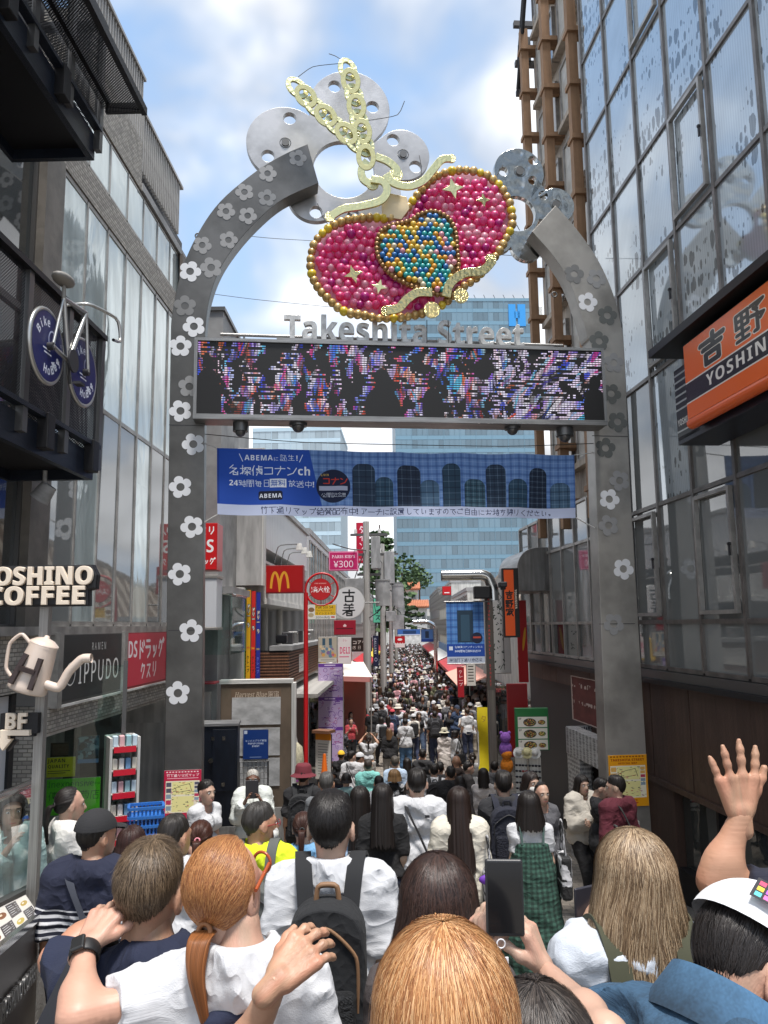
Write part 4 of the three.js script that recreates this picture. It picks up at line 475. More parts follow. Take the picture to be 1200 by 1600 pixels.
// coffee sign, pot and arrow on a post
{
  const d = 5.5, c = P(72, 950, d), o = thing('coffee_sign_post', 'coffee shop sign post with cream letters, slanted pot and down arrow', 'sign post', [c.x, G(d), -d]), y0 = -G(d);
  part(o, 'post', boxAB(-0.03, 0.03, -0.1, P(72, 930, d).y + y0, -0.03, 0.03), M.frame);
  const q = (px, py, dd = d) => { const p = P(px, py, dd); return [p.x - c.x, p.y + y0]; }, cream = mat([0.82, 0.7, 0.56], 0.45, 0);
  const lf = (s, px0, px1, pb, h, z) => { const a = q(px0, pb), b = q(px1, pb), g = new TextGeometry(s, { font, size: 0.1, depth: 0.025, curveSegments: 5, bevelEnabled: true, bevelSize: 0.003, bevelThickness: 0.002, bevelSegments: 1 }); g.computeBoundingBox(); const bb = g.boundingBox; return g.translate(-bb.min.x, 0, 0).scale((b[0] - a[0]) / (bb.max.x - bb.min.x), h / 0.1, 1).translate(a[0], a[1], z); };
  const bd = (l, r) => part(o, 'letter_board', extr(shapeOf(l.map((p) => q(...p))), 0.05, 0.015).translate(0, 0, 0.03), M.black); bd([[-60, 890], [150, 887], [156, 900], [154, 918], [143, 921], [143, 944], [-60, 946]]);
  part(o, 'letters', lf('HOSHINO', -24, 154, 916, 0.118, 0.1), cream); part(o, 'letters', lf('COFFEE', -8, 142, 946, 0.118, 0.1), cream);
  // enamel coffee pot, tipped
  const pot = new THREE.Group(); const pc = q(68, 1040); pot.name = 'coffee_pot'; o.add(pot); pot.position.set(pc[0], pc[1], 0.12); pot.rotation.z = -0.33; pot.scale.setScalar(0.84); const en = mat([0.68, 0.56, 0.47], 0.3, 0, { clearcoat: 0.5 });
  const pr = [[0.001, -0.2], [0.14, -0.2], [0.152, -0.185], [0.15, -0.15], [0.108, 0.16], [0.112, 0.175], [0.105, 0.18]].map(([x, y]) => new THREE.Vector2(x, y)); part(pot, 'body', new THREE.LatheGeometry(pr, 32), en); part(pot, 'lid', new THREE.LatheGeometry([[0.112, 0.178], [0.112, 0.19], [0.07, 0.22], [0.02, 0.235], [0.018, 0.25], [0.001, 0.255]].map(([x, y]) => new THREE.Vector2(x, y)), 28), en);
  part(pot, 'spout', tube([[0.12, -0.1, 0.02], [0.24, -0.09, 0.02], [0.27, 0.05, 0.02], [0.33, 0.17, 0.02], [0.4, 0.2, 0.02]], 0.036, 12, 24), en); part(pot, 'handle', tube([[-0.1, 0.15, 0], [-0.2, 0.2, 0], [-0.26, 0.1, 0], [-0.22, -0.08, 0], [-0.16, -0.13, 0]], 0.015, 8, 24), en);
  const H = part(pot, 'letter_mark', [bar([-0.075, -0.15, 0.162], [-0.055, 0.09, 0.124], 0.036, 0.036), bar([0.085, -0.15, 0.162], [0.065, 0.09, 0.124], 0.036, 0.036), bar([-0.06, -0.02, 0.15], [0.07, -0.02, 0.15], 0.036, 0.036)], mat([0.035, 0.02, 0.018], 0.4));
  const a = q(36, 1128); part(o, 'floor_mark', box(0.25, 0.13, 0.05, a[0] + 0.01, a[1], 0.06), M.black); part(o, 'letters', lf('BF', 20, 52, 1136, 0.1, 0.09), cream); const ar = extr(shapeOf([[57, 1138], [57, 1145], [24, 1145], [24, 1152], [30, 1152], [17, 1168], [7, 1152], [14, 1152], [14, 1138]].map((p) => q(...p))), 0.04, 0.003); part(o, 'arrow', ar.clone().translate(0, 0, 0.08), cream); part(o, 'arrow_backing', ar.translate(0.012, -0.012, 0.03), M.black);
}
// fascia signs on the left building
{
  const e = EYE, ramen = sign(512, 200, (x, w, h) => { fillBg(x, w, h, '#2e2f2f'); putC(x, 'RAMEN', w * 0.58, 22, 32, { color: '#c9cac6', gap: 0.3, sx: 0.8, bold: false }); x.strokeStyle = '#e6e6e2'; x.lineWidth = 4; x.beginPath(); x.arc(70, 120, 34, 0, 7); x.stroke(); put(x, 'IPPUDO', 130, 74, 92, { color: '#ecece8', sx: 0.9, bold: false, gap: 0.1 }); });
  const ds = sign(512, 220, (x, w, h) => { fillBg(x, w, h, '#cf2742'); put(x, 'DSドラッグ', 16, 20, 92, { color: '#fbeef0', w: 0.14, gap: 0, sx: 0.95 }); put(x, 'クスリ', 170, 122, 76, { color: '#fbeef0', w: 0.13, sx: 0.9 }); });
  const s1 = thing('fascia_sign', 'charcoal ramen restaurant fascia sign with thin white letters', 'sign', [L1.X0, 0, 0], Lturn), s2 = thing('fascia_sign', 'red drugstore fascia sign with white lettering above the pharmacy', 'sign', [L1.X0, 0, 0], Lturn);
  part(s1, 'casing', mbox(8.9, 10.82, e - 0.82, e - 0.06, -0.05, 0.06), M.steelDark); part(s1, 'printed_panel', face(1.88, 0.72, 9.86, e - 0.43, 0.064), printed(ramen, 0.4)); part(s1, 'light_strip', mbox(8.9, 10.82, e - 0.85, e - 0.822, -0.04, 0.07), M.white);
  part(s2, 'casing', mbox(10.98, 12.88, e - 0.82, e - 0.06, -0.05, 0.06), M.darkred); part(s2, 'printed_panel', face(1.86, 0.72, 11.93, e - 0.43, 0.064), printed(ds, 0.4)); part(s2, 'light_strip', mbox(10.98, 12.88, e - 0.85, e - 0.822, -0.04, 0.07), M.white);
}
// pharmacy stock
{
  const pan = (px, cx) => 0; const po = (label, bx, d, tex, turn = 0.25) => { const [o, w, h] = spot('shop_poster', label, 'poster', bx, d, turn); part(o, 'sheet', box(w, h, 0.01, 0, h / 2, 0), M.white); part(o, 'printed_panel', face(w, h, 0, h / 2, 0.008), printed(tex, 0.4)); };
  po('lime green handwritten pharmacy poster in the shop window', [74, 1216, 153, 1272], 10.3, sign(384, 256, (x, w, h) => { fillBg(x, w, h, '#5fc11c'); put(x, 'Inexpensive', 8, 8, 58, { color: '#1c6a12', bold: false, gap: 0 }); put(x, 'Pharmacy', 262, 24, 30, { color: '#1c6a12', bold: false }); put(x, '便宜的药店', 14, 86, 70, { color: '#226a18', w: 0.07 }); put(x, '药产', 130, 170, 74, { color: '#2a3a9a', w: 0.07 }); }));
  po('yellow poster with black letters above the green pharmacy poster', [74, 1183, 116, 1214], 10.35, sign(256, 192, (x, w, h) => { fillBg(x, w, h, '#d8c81e'); put(x, 'JAPAN', 8, 10, 46, { color: '#18180e' }); put(x, 'QUALITY', 8, 66, 44, { color: '#18180e', sx: 0.9 }); x.fillStyle = '#222'; x.fillRect(10, 130, 200, 6); x.fillRect(10, 150, 160, 6); }));
  po('dark photographic beauty poster behind the pharmacy glass', [122, 1150, 153, 1192], 10.4, sign(160, 200, (x, w, h) => { fillBg(x, w, h, '#23303a'); for (let i = 0; i < 60; i++) { x.fillStyle = pick(['#4a6a78', '#16222a', '#8aa0a8', '#333f52']); x.beginPath(); x.ellipse(rr(0, w), rr(0, h), rr(5, 30), rr(5, 30), 0, 0, 7); x.fill(); } x.fillStyle = '#6a86b0'; x.fillRect(0, 170, w, 30); }));
  po('brown wooden notice board behind the pharmacy glass', [80, 1160, 118, 1182], 10.45, sign(128, 96, (x, w, h) => { fillBg(x, w, h, '#3a2c20'); x.fillStyle = '#5a4634'; x.fillRect(10, 10, w - 20, h - 20); }));
  const g = thing('shop_glass', 'clear pharmacy shop window pane beside the entrance', 'window', P(118, 1290, 10.1), 0.25); part(g, 'pane', box(1.0, 2.1, 0.01, 0, 0.85, 0), clear); part(g, 'frame', [box(0.05, 2.2, 0.05, -0.52, 0.85, 0), box(0.05, 2.2, 0.05, 0.52, 0.85, 0), box(1.0, 0.05, 0.05, 0, -0.25, 0)], M.steelDark);
  // goods rack
  const [o, w, h] = spot('goods_rack', 'wire goods rack of packets and red price cards outside the pharmacy', 'display rack', [165, 1150, 207, 1330], 10.2, 0.5);
  part(o, 'back_panel', box(w, h, 0.03, 0, h / 2, -0.22), M.white); for (const s of [-1, 1]) part(o, 'side_panel', box(0.03, h, 0.4, s * w / 2, h / 2, -0.02), M.white);
  const pk = [[0.5, 0.62, 0.7], [0.15, 0.3, 0.5], [0.65, 0.4, 0.42], [0.6, 0.58, 0.5], [0.3, 0.5, 0.55], [0.7, 0.7, 0.68]].map((c) => mat(c, 0.4)), pg = rbox(0.062, 0.13, 0.1, 0.012, 0, 0, 0, 1);
  for (let r = 0; r < 5; r++) { const y = 0.16 + r * 0.27; part(o, 'shelf', box(w - 0.04, 0.015, 0.36, 0, y, -0.02), M.white); part(o, 'price_card', box(w * 0.8, 0.07, 0.006, 0, y - 0.02, 0.172), mat([0.6, 0.01, 0.03], 0.4)); for (let c = 0; c < 4; c++) part(o, 'packet', pg, pk[(r * 3 + c * 2) % 6], [-w / 2 + 0.06 + c * 0.078, y + 0.075, 0.08]); }
  const [b, bw, bh] = spot('blue_basket', 'stack of blue plastic shopping baskets by the map poster', 'basket', [200, 1268, 252, 1345], 9.6, 0.3); for (let k = 0; k < 5; k++) { const s = new THREE.Group(); s.name = 'basket'; b.add(s); s.position.y = 0.1 + k * 0.1; const bl = mat([0.03, 0.16, 0.5], 0.4); part(s, 'rim', [box(bw, 0.03, 0.03, 0, 0.1, 0.13), box(bw, 0.03, 0.03, 0, 0.1, -0.13), box(0.03, 0.03, 0.23, bw / 2, 0.1, 0), box(0.03, 0.03, 0.23, -bw / 2, 0.1, 0)], bl); const sl = []; for (let i = 0; i < 9; i++) { const x = -bw / 2 + 0.02 + i * (bw - 0.04) / 8; sl.push(box(0.02, 0.09, 0.008, x, 0.045, 0.125), box(0.02, 0.09, 0.008, x, 0.045, -0.125)); } part(s, 'bars', sl, bl); part(s, 'floor', box(bw - 0.04, 0.01, 0.24, 0, 0, 0), bl); }
}
// glass rail, ramen board and menu counter in the near corner
{
  const w = thing('restaurant_board', 'tall white ramen board with black brush strokes beside the stairs', 'sign board', [-3.95, 0, 0], Lturn), e = EYE; part(w, 'panel', mbox(5.2, 8.2, 0.9, e - 0.63, -0.05, 0), mat([0.55, 0.57, 0.6], 0.4)); part(w, 'frame', [mbox(8.2, 8.3, 0.8, e - 0.6, -0.06, 0.03), mbox(5.1, 8.3, e - 0.65, e - 0.58, -0.06, 0.03)], M.black); part(w, 'printed_panel', face(0.55, 1.9, 7.7, e - 1.6, 0.004), printed(sign(128, 440, (x, ww, h) => { fillBg(x, ww, h, '#c3c6cc'); put(x, 'ラーメン', 14, 20, 92, { color: '#14120f', w: 0.16, vertical: true }); }), 0.5));
  const r = thing('glass_railing', 'glass stair railing with steel handrail beside the sign post', 'railing', [0, 0, 0]); const a = P(-30, 1425, 4.4), b = P(62, 1378, 6.2), a2 = P(-30, 1258, 4.4), b2 = P(62, 1218, 6.2); const gg = new THREE.BufferGeometry().setFromPoints([a, b, b2, a, b2, a2]); gg.computeVertexNormals(); const th = a.clone(); r.position.copy(th); part(r, 'pane', gg.translate(-th.x, -th.y, -th.z), clear); const sub = (v) => v.clone().sub(th); part(r, 'handrail', rod(sub(a2), sub(b2), 0.028), M.chrome); part(r, 'base_rail', bar(sub(a).add(V(0, -0.06, 0)), sub(b).add(V(0, -0.06, 0)), 0.07, 0.14), M.steelDark); part(r, 'kerb', bar(sub(a).add(V(0, -0.42, 0)), sub(b).add(V(0, -0.5, 0)), 0.3, 0.6), M.concrete);
  const menu = sign(512, 256, (x, ww, h) => { fillBg(x, ww, h, '#d9d6d0'); for (let i = 0; i < 5; i++) for (let j = 0; j < 2; j++) { const k = (i + j) % 2; x.fillStyle = k ? '#4a4a4c' : '#e6e2d8'; x.fillRect(8 + i * 100, 8 + j * 122, 94, 116); if (k) { x.fillStyle = '#d0d0d0'; for (let q = 0; q < 5; q++) { x.fillRect(18 + i * 100, 24 + j * 122 + q * 18, 40 + (q % 3) * 8, 4); x.fillRect(82 + i * 100, 24 + j * 122 + q * 18, 12, 4); } } else { x.fillStyle = pick(['#b89a3a', '#8a5a3a', '#c8b45a', '#7a4a30']); x.beginPath(); x.ellipse(55 + i * 100, 66 + j * 122, 34, 24, 0, 0, 7); x.fill(); x.fillStyle = '#e8dcc0'; x.beginPath(); x.ellipse(48 + i * 100, 60 + j * 122, 12, 8, 0, 0, 7); x.fill(); } } });
  const d0 = 2.9, d1 = 4.3, m0 = P(-40, 1515, d0), m1 = P(62, 1430, d1), n1 = P(40, 1398, d1 + 0.35), o = thing('menu_counter', 'dark counter with printed food menus on its slanted top', 'menu stand', [m0.x, m0.y, m0.z]); const dir = m1.clone().sub(m0), L = dir.length(), u = dir.clone().normalize(), side = n1.clone().sub(m1); const mk = (pts, uv) => { const g = new THREE.BufferGeometry().setFromPoints(pts); g.setAttribute('uv', new THREE.Float32BufferAttribute(uv, 2)); g.computeVertexNormals(); return g; };
  const A = V(0, 0, 0), B = dir.clone(), C = dir.clone().add(side), D = side.clone().multiplyScalar(1.2), dn = V(0, -1.6, 0); part(o, 'menu_top', mk([A, B, C, A, C, D], [0, 0, 1, 0, 1, 1, 0, 0, 1, 1, 0, 1]), printed(menu, 0.25)); const bk = mat([0.045, 0.036, 0.032], 0.45); part(o, 'front', mk([A, B, B.clone().add(dn), A, B.clone().add(dn), A.clone().add(dn)], [0, 1, 1, 1, 1, 0, 0, 1, 1, 0, 0, 0]).translate(0, -0.02, 0), bk); part(o, 'end', mk([B, C, C.clone().add(dn), B, C.clone().add(dn), B.clone().add(dn)], [0, 1, 1, 1, 1, 0, 0, 1, 1, 0, 0, 0]).translate(0, -0.02, 0), bk); part(o, 'edge', bar(A, B, 0.03, 0.03), M.chrome);
  const tg = new TextGeometry('HOSHINO COFFEE', { font, size: 0.075, depth: 0.012, curveSegments: 4 }); const yaw = Math.atan2(-u.z, u.x); part(o, 'letters', tg.applyMatrix4(new THREE.Matrix4().makeBasis(u, V(0, 1, 0), u.clone().cross(V(0, 1, 0)).normalize())).translate(u.x * 0.45 + 0.015, u.y * 0.45 - 0.27, u.z * 0.45 + 0.02), M.steelDark);
}
// --- left row past the arch
const rowL = (d) => -3.0 + 0.02 * d, rowR = (d) => 3.4 + 0.02 * d;
function shopBuilding(side, d0, d1, H, label, wall, opt = {}) {
  const X0 = side < 0 ? -3.0 : 3.4, o = thing('shop_building', label, 'building', [X0 + 0.02 * d0 + (opt.set ?? 0) * side, 0, -d0], Math.atan2(1, 0.02)), L = d1 - d0, s = side < 0 ? 1 : -1; const zb = (a, b) => s > 0 ? [a, b] : [-b, -a], bx = (x0, x1, y0, y1, z0, z1) => { const [a, b] = zb(z0, z1); return mbox(x0, x1, y0, y1, a, b); };
  part(o, 'wall', bx(0, L, -0.2, H, -6, 0), wall); part(o, 'parapet', bx(-0.03, L + 0.03, H, H + 0.18, -6.03, 0.05), M.grey);
  const fl = opt.floors ?? 2, fh = (H - 3.1) / fl, n = Math.max(1, Math.floor(L / 1.7));
  for (let f = 0; f < fl; f++) for (let i = 0; i < n; i++) { const x = L / n * i + 0.25, w = L / n - 0.5, y = 3.25 + f * fh + 0.5, h = fh - 0.9; const win = part(o, 'window', [bx(x - 0.06, x + w + 0.06, y - 0.06, y, 0, 0.05), bx(x - 0.06, x + w + 0.06, y + h, y + h + 0.06, 0, 0.05), bx(x - 0.06, x, y, y + h, 0, 0.05), bx(x + w, x + w + 0.06, y, y + h, 0, 0.05), bx(x + w / 2 - 0.025, x + w / 2 + 0.025, y, y + h, 0, 0.05)], M.frame); part(win, 'pane', bx(x, x + w, y, y + h, 0.002, 0.02), glassMid); }
  part(o, 'shop_front', bx(0.2, L - 0.2, 0, 2.5, 0.003, 0.03), glassDark); part(o, 'fascia', bx(0.1, L - 0.1, 2.55, 3.1, 0.003, 0.12), opt.fascia ?? M.white);
  const [c, q] = [opt.awn ?? M.red, []]; { const z = s; const g = new THREE.BufferGeometry(), y1 = 2.6, y0 = 2.2, dd = 1.0; g.setFromPoints([V(0.3, y1, 0.12 * z), V(L - 0.3, y1, 0.12 * z), V(L - 0.3, y0, dd * z), V(0.3, y1, 0.12 * z), V(L - 0.3, y0, dd * z), V(0.3, y0, dd * z), V(0.3, y0, dd * z), V(L - 0.3, y0, dd * z), V(L - 0.3, y0 - 0.16, dd * z), V(0.3, y0, dd * z), V(L - 0.3, y0 - 0.16, dd * z), V(0.3, y0 - 0.16, dd * z)]); g.computeVertexNormals(); part(o, 'awning', g, c); }
  return o;
}
const siding = mat([0.62, 0.63, 0.64], 0.5, 0.1, { bumpMap: ntex(64, 8, (u) => 0.5 + 0.5 * Math.sin(u * 6.283 * 4)), bumpScale: 0.02 });
shopBuilding(-1, 26, 36, 7.6, 'white corrugated shop building above the pink price sign', siding, { floors: 1, awn: M.darkred });
shopBuilding(-1, 36.3, 47, 7.2, 'cream shop building behind the grey utility pole', M.offwhite, { fascia: M.darkred, awn: mat([0.7, 0.55, 0.5], 0.7) });
shopBuilding(-1, 47.3, 60, 6.8, 'grey shop building with red awning down the street', M.grey, { awn: M.red });
shopBuilding(-1, 60.3, 76, 7, 'pale shop building with yellow awning far down the street', M.offwhite, { awn: mat([0.7, 0.5, 0.05], 0.6) });
shopBuilding(-1, 76.4, 96, 7.5, 'white shop building with pink fascia near the far end', M.white, { fascia: mat([0.6, 0.2, 0.3], 0.5), awn: M.darkred });
shopBuilding(1, 41.3, 54, 6.3, 'pale tiled building with a steel corner down the street', M.offwhite, { awn: M.red, floors: 2, fascia: M.darkred });
shopBuilding(1, 54.3, 72, 7.4, 'cream shop building beyond the second lamp arm', M.offwhite, { awn: M.white, fascia: mat([0.08, 0.2, 0.4], 0.5) });
shopBuilding(1, 72.4, 96, 7.8, 'grey plastered shop building near the far end of street', M.grey, { awn: M.darkred });
// grey block and blank slab just past the arch
{
  const e = EYE, o = thing('grey_block', 'plain grey building block rising behind the left steel leg', 'building', [-5.5, 0, -15.4]); const xr = P(347, 600, 15.4).x + 5.5, top = P(335, 486, 15.4).y; part(o, 'wall', mbox(-1, xr, -0.2, top, -3.2, 0), M.grey); part(o, 'coping', mbox(-1, xr + 0.04, top, top + 0.08, -3.2, 0.04), M.steelDark); part(o, 'balcony_slab', mbox(xr - 1.2, xr + 0.35, e + 0.62, e + 0.75, -1.5, 0.5), M.grey); part(o, 'glass_screen', [box(0.02, 1.1, 1.4, xr + 0.33, e + 0.05, -0.3), box(1.0, 1.1, 0.02, xr - 0.15, e + 0.05, 0.45)], clear); part(o, 'rail', tube([[xr - 0.8, e + 0.62, 0.46], [xr + 0.2, e + 0.62, 0.46], [xr + 0.36, e + 0.6, 0.2], [xr + 0.36, e + 0.6, -1]], 0.025), M.chrome);
  part(o, 'shop_awning', [bar([xr - 1, e - 1.0, 0.45], [xr + 0.1, e - 1.0, 0.45], 0.5, 0.03)], mat([0.35, 0.05, 0.06], 0.6)); part(o, 'lower_wall', mbox(-1, xr - 0.1, -0.3, e - 1.2, 0.0, 0.1), M.offwhite);
  const s = thing('blank_sign_slab', 'tall blank pale slab sign beside the red burger sign', 'sign', P(387, 915, 17.2)); const w = span(364, 409, 17.2), h = P(387, 700, 17.2).y - P(387, 915, 17.2).y; part(s, 'slab', rbox(w, h, 0.35, 0.01, 0, h / 2, -0.18), worn([0.5, 0.5, 0.5], 0.55, 0.1)); part(s, 'edge_strip', box(0.04, h, 0.37, w / 2 + 0.005, h / 2, -0.18), M.white);
  const pw = thing('white_wall_panel', 'plain white wall panel next to the rainbow banners', 'wall', P(338, 1075, 16.6)); const w2 = span(340, 379, 16.6), h2 = P(352, 918, 16.6).y - P(352, 1075, 16.6).y; part(pw, 'panel', mbox(0, w2, -2.4, h2, -0.3, 0), M.offwhite); part(pw, 'knob', new THREE.SphereGeometry(0.03, 10, 8).translate(w2 * 0.7, h2 * 0.55, 0.03), M.dark);
}
hang('drugstore_sign', 'tall red drugstore blade sign half hidden by the steel leg', 'sign', [300, 820, 343, 892], 14.6, sign(192, 300, (x, w, h) => { fillBg(x, w, h, '#d3161c'); putC(x, 'クスリ', w / 2, 14, 58, { color: '#fff', w: 0.15, gap: 0 }); putC(x, 'DS', w / 2 + 6, 92, 110, { color: '#fff' }); putC(x, 'ドラッグ', w / 2, 222, 46, { color: '#fff', w: 0.15, gap: 0 }); }), { depth: 0.5, casing: M.red, border: 0.01 });
{ const [o, w, h] = spot('white_cabinet_sign', 'plain white box sign under the tall red drugstore sign', 'sign', [300, 905, 342, 980], 14.6); part(o, 'box', rbox(w, h, 0.5, 0.01, 0, h / 2, 0), mat([0.62, 0.64, 0.68], 0.45)); part(o, 'cap', rbox(w + 0.03, 0.06, 0.53, 0.008, 0, h + 0.031, 0), M.frame); part(o, 'foot', rbox(w + 0.03, 0.05, 0.53, 0.008, 0, -0.026, 0), M.frame); }
{ // rainbow banners
  const o = thing('rainbow_banners', 'four tall vertical banners in green, yellow, red and blue', 'banner', P(389, 1072, 16.9)); const h = P(389, 920, 16.9).y - P(389, 1072, 16.9).y; ['#1f8a2c', '#e0a90c', '#cf2420', '#232f9a'].forEach((c, i) => { part(o, 'banner', box(0.085, h, 0.03, -0.13 + i * 0.085, h / 2 - 0.02 * i, -i * 0.12), mat(c, 0.5)); part(o, 'printed_panel', face(0.08, h - 0.04, -0.13 + i * 0.085, h / 2 - 0.02 * i, -i * 0.12 + 0.018), printed(sign(32, 512, (x, w, hh) => { fillBg(x, w, hh, c); put(x, 'ドリームラ', 4, 60 + i * 12, 24, { color: '#f3efe2', w: 0.2, vertical: true, outline: ['#16120e', 0.22] }); put(x, '300', 2, 300, 14, { color: i === 1 ? '#c22' : '#f2d21c' }); put(x, 'クレープ', 5, 350, 22, { color: i === 3 ? '#7a86d8' : '#3a2a10', w: 0.14, vertical: true }); }), 0.6)); });
}
// burger sign
hang('burger_sign', 'red burger restaurant sign with golden arches', 'sign', [411, 884, 475, 927], 18, sign(320, 216, (x, w, h) => { fillBg(x, w, h, '#b00a0c'); x.strokeStyle = '#eaa52c'; x.lineWidth = 20; x.lineCap = 'butt'; x.beginPath(); x.moveTo(64, 186); x.bezierCurveTo(72, 10, 116, 6, 134, 176); x.bezierCurveTo(152, 6, 196, 10, 206, 186); x.stroke(); }), { depth: 0.3, casing: M.darkred, border: 0.025 });
{ // burger restaurant balcony and timber terrace
  const e = EYE, d0 = 17.8, o = thing('burger_restaurant', 'white balcony restaurant with timber slat terrace behind the red pole', 'building', [rowL(d0), 0, -d0], Math.atan2(1, 0.02)), L = 8;
  part(o, 'wall', mbox(0, L, e + 1.75, e + 2.9, -5, -0.02), siding); part(o, 'roof_edge', mbox(-0.1, L, e + 2.9, e + 3.02, -5, 0.06), M.grey); part(o, 'back_wall', mbox(0, L, -0.2, e + 1.75, -5, -1.6), M.grey); part(o, 'end_wall', mbox(-0.12, 0, e + 0.55, e + 2.9, -5, -0.02), M.offwhite); part(o, 'parapet', mbox(0, L, e + 0.62, e + 1.2, -0.16, 0), M.white); part(o, 'balcony_floor', mbox(0, L, e + 0.5, e + 0.62, -1.6, 0.02), M.white);
  for (let i = 0; i < 40; i++) part(o, 'louvre', mbox(0.1 + i * 0.195, 0.16 + i * 0.195, e + 1.2, e + 1.4, -0.1, -0.03), M.steelDark); part(o, 'rail', mbox(0, L, e + 1.4, e + 1.46, -0.12, 0), M.frame);
  for (const x of [0.6, 3.4, 6]) part(o, 'column', cyl(0.09, 0.09, 2.4, 14, x, e - 0.7, -0.6), M.offwhite);
  part(o, 'terrace_floor', mbox(0, L, e - 1.32, e - 1.2, -1.6, 0.5), M.concrete); part(o, 'counter_top', mbox(-0.05, L, e - 0.52, e - 0.42, 0.1, 0.6), M.grey);
  for (let i = 0; i < 11; i++) { part(o, 'slat', mbox(0, L, e - 1.25 + i * 0.065, e - 1.212 + i * 0.065, 0.5, 0.53), M.wood); part(o, 'slat', mbox(-0.03, 0, e - 1.25 + i * 0.065, e - 1.212 + i * 0.065, -0.9, 0.53), M.wood); }
  part(o, 'slat_backing', mbox(0.01, L, e - 1.28, e - 0.52, 0.44, 0.485), M.black); part(o, 'slat_backing', mbox(0.01, 0.03, e - 1.28, e - 0.52, -0.9, 0.44), M.black);
  part(o, 'printed_panel', face(1.5, 0.42, 2.4, e - 0.88, 0.536), printed(sign(256, 72, (x, w, h) => { fillBg(x, w, h, '#d9d6cc'); putC(x, 'NEWoMan', w / 2, 4, 58, { color: '#f6f4ee', outline: ['#8a8478', 0.1] }); }), 0.5)); part(o, 'canopy', bar([0, e - 1.5, 0.6], [L, e - 1.5, 0.6], 1.1, 0.08), M.concrete); part(o, 'yellow_panel', rbox(0.9, 0.7, 0.12, 0.05, 6.6, e - 0.85, 0.62), mat([0.75, 0.46, 0.01], 0.4));
  part(o, 'lower_front', mbox(0, L, -0.2, e - 1.55, -1.2, -0.1), M.brown); for (let i = 0; i < 7; i++) part(o, 'equipment', rbox(rr(0.15, 0.35), rr(0.15, 0.4), 0.25, 0.03, 0.8 + i * 0.95, e - 0.28, 0.25), pick([M.steel, M.white, M.dark]));
  for (const x of [1.2, 2.2, 3.2]) { const l = part(o, 'balcony_lamp', tube([[x, e + 1.5, 0], [x, e + 1.9, 0.1], [x - 0.2, e + 1.92, 0.6]], 0.015), M.chrome); part(l, 'lamp_head', cyl(0.05, 0.09, 0.16, 12, x - 0.2, e + 1.86, 0.62), M.white); }
}
// fire hydrant pole
{
  const d = 16, c = P(478, 1230, d), o = thing('hydrant_sign_pole', 'red pole with round fire hydrant sign inside a ring', 'sign post', [c.x, G(d), -d]), q = (px, py) => { const p = P(px, py, d); return [p.x - c.x, p.y - G(d)]; }, cc = q(501, 921), R = span(501, 526, d);
  const top = q(478, 926); part(o, 'pole', rod([0, -0.1, 0], [top[0], top[1], 0], 0.045, 12), M.red); part(o, 'ring', new THREE.TorusGeometry(R, 0.022, 8, 40).translate(cc[0] + 0.02, cc[1], 0), M.red); const pr = []; for (let a = 0; a < 6; a++) pr.push(rod([cc[0], cc[1], 0], [cc[0] + 0.02 + R * Math.cos(a * 1.047 + 0.5), cc[1] + R * Math.sin(a * 1.047 + 0.5), 0], 0.008)); part(o, 'spoke', pr, M.red);
  part(o, 'round_plate', cyl(R * 0.68, R * 0.68, 0.03, 36).rotateX(Math.PI / 2).translate(cc[0], cc[1], 0.02), M.darkred); part(o, 'printed_panel', new THREE.CircleGeometry(R * 0.66, 36).translate(cc[0], cc[1], 0.039), printed(sign(192, 192, (x, w, h) => { fillBg(x, w, h, '#c4141a'); putC(x, 'FIRE HYDRANT', w / 2, 34, 14, { color: '#f0c8c0', gap: 0.02 }); putC(x, '消火栓', w / 2, 68, 56, { color: '#fff', w: 0.1, gap: 0 }); }), 0.35)); part(o, 'sticker_band', cyl(0.049, 0.049, 1.2, 12, 0, 0.9, 0), worn([0.5, 0.3, 0.32], 0.6, 0, 3));
  hang('thai_restaurant_sign', 'yellow and white restaurant direction sign under the round hydrant sign', 'sign', [480, 944, 526, 968], d, sign(320, 168, (x, w, h) => { fillBg(x, w, h, '#e4e2da'); x.fillStyle = '#e3b512'; x.fillRect(84, 6, 230, 116); put(x, 'Pak Soi 54', 92, 12, 40, { color: '#2a2412', bold: false, gap: 0 }); put(x, 'Thai Restaurant', 92, 56, 24, { color: '#8a6a10', bold: false, gap: 0 }); put(x, 'タイレストラン', 92, 86, 31, { color: '#2a2412', w: 0.08, gap: 0.03 }); put(x, '300m先右', 90, 130, 32, { color: '#222', w: 0.08, bold: false }); x.fillStyle = '#c22'; x.fillRect(262, 136, 40, 16); x.fillStyle = '#8a6a4a'; x.beginPath(); x.ellipse(44, 60, 34, 26, 0, 0, 7); x.fill(); x.fillStyle = '#b8a888'; x.beginPath(); x.ellipse(40, 120, 30, 24, 0, 0, 7); x.fill(); }), { depth: 0.03, border: 0.005 });
}
{ const d = 22, c = P(545, 942, d), r = span(545, 570, d), o = thing('round_clothes_sign', 'white round sign with two black brush characters for vintage clothes', 'sign', c); part(o, 'drum', cyl(r, r, 0.16, 40).rotateX(Math.PI / 2), M.white); part(o, 'printed_panel', new THREE.CircleGeometry(r * 0.97, 40).translate(0, 0, 0.084), printed(sign(192, 192, (x, w, h) => { fillBg(x, w, h, '#d9d9da'); putC(x, '古', w / 2, 14, 78, { color: '#17171a', w: 0.12 }); putC(x, '着', w / 2, 98, 80, { color: '#17171a', w: 0.1 }); }), 0.4)); part(o, 'bracket', rod([r, 0, 0], [r + 0.4, 0, 0], 0.02), M.steelDark); }
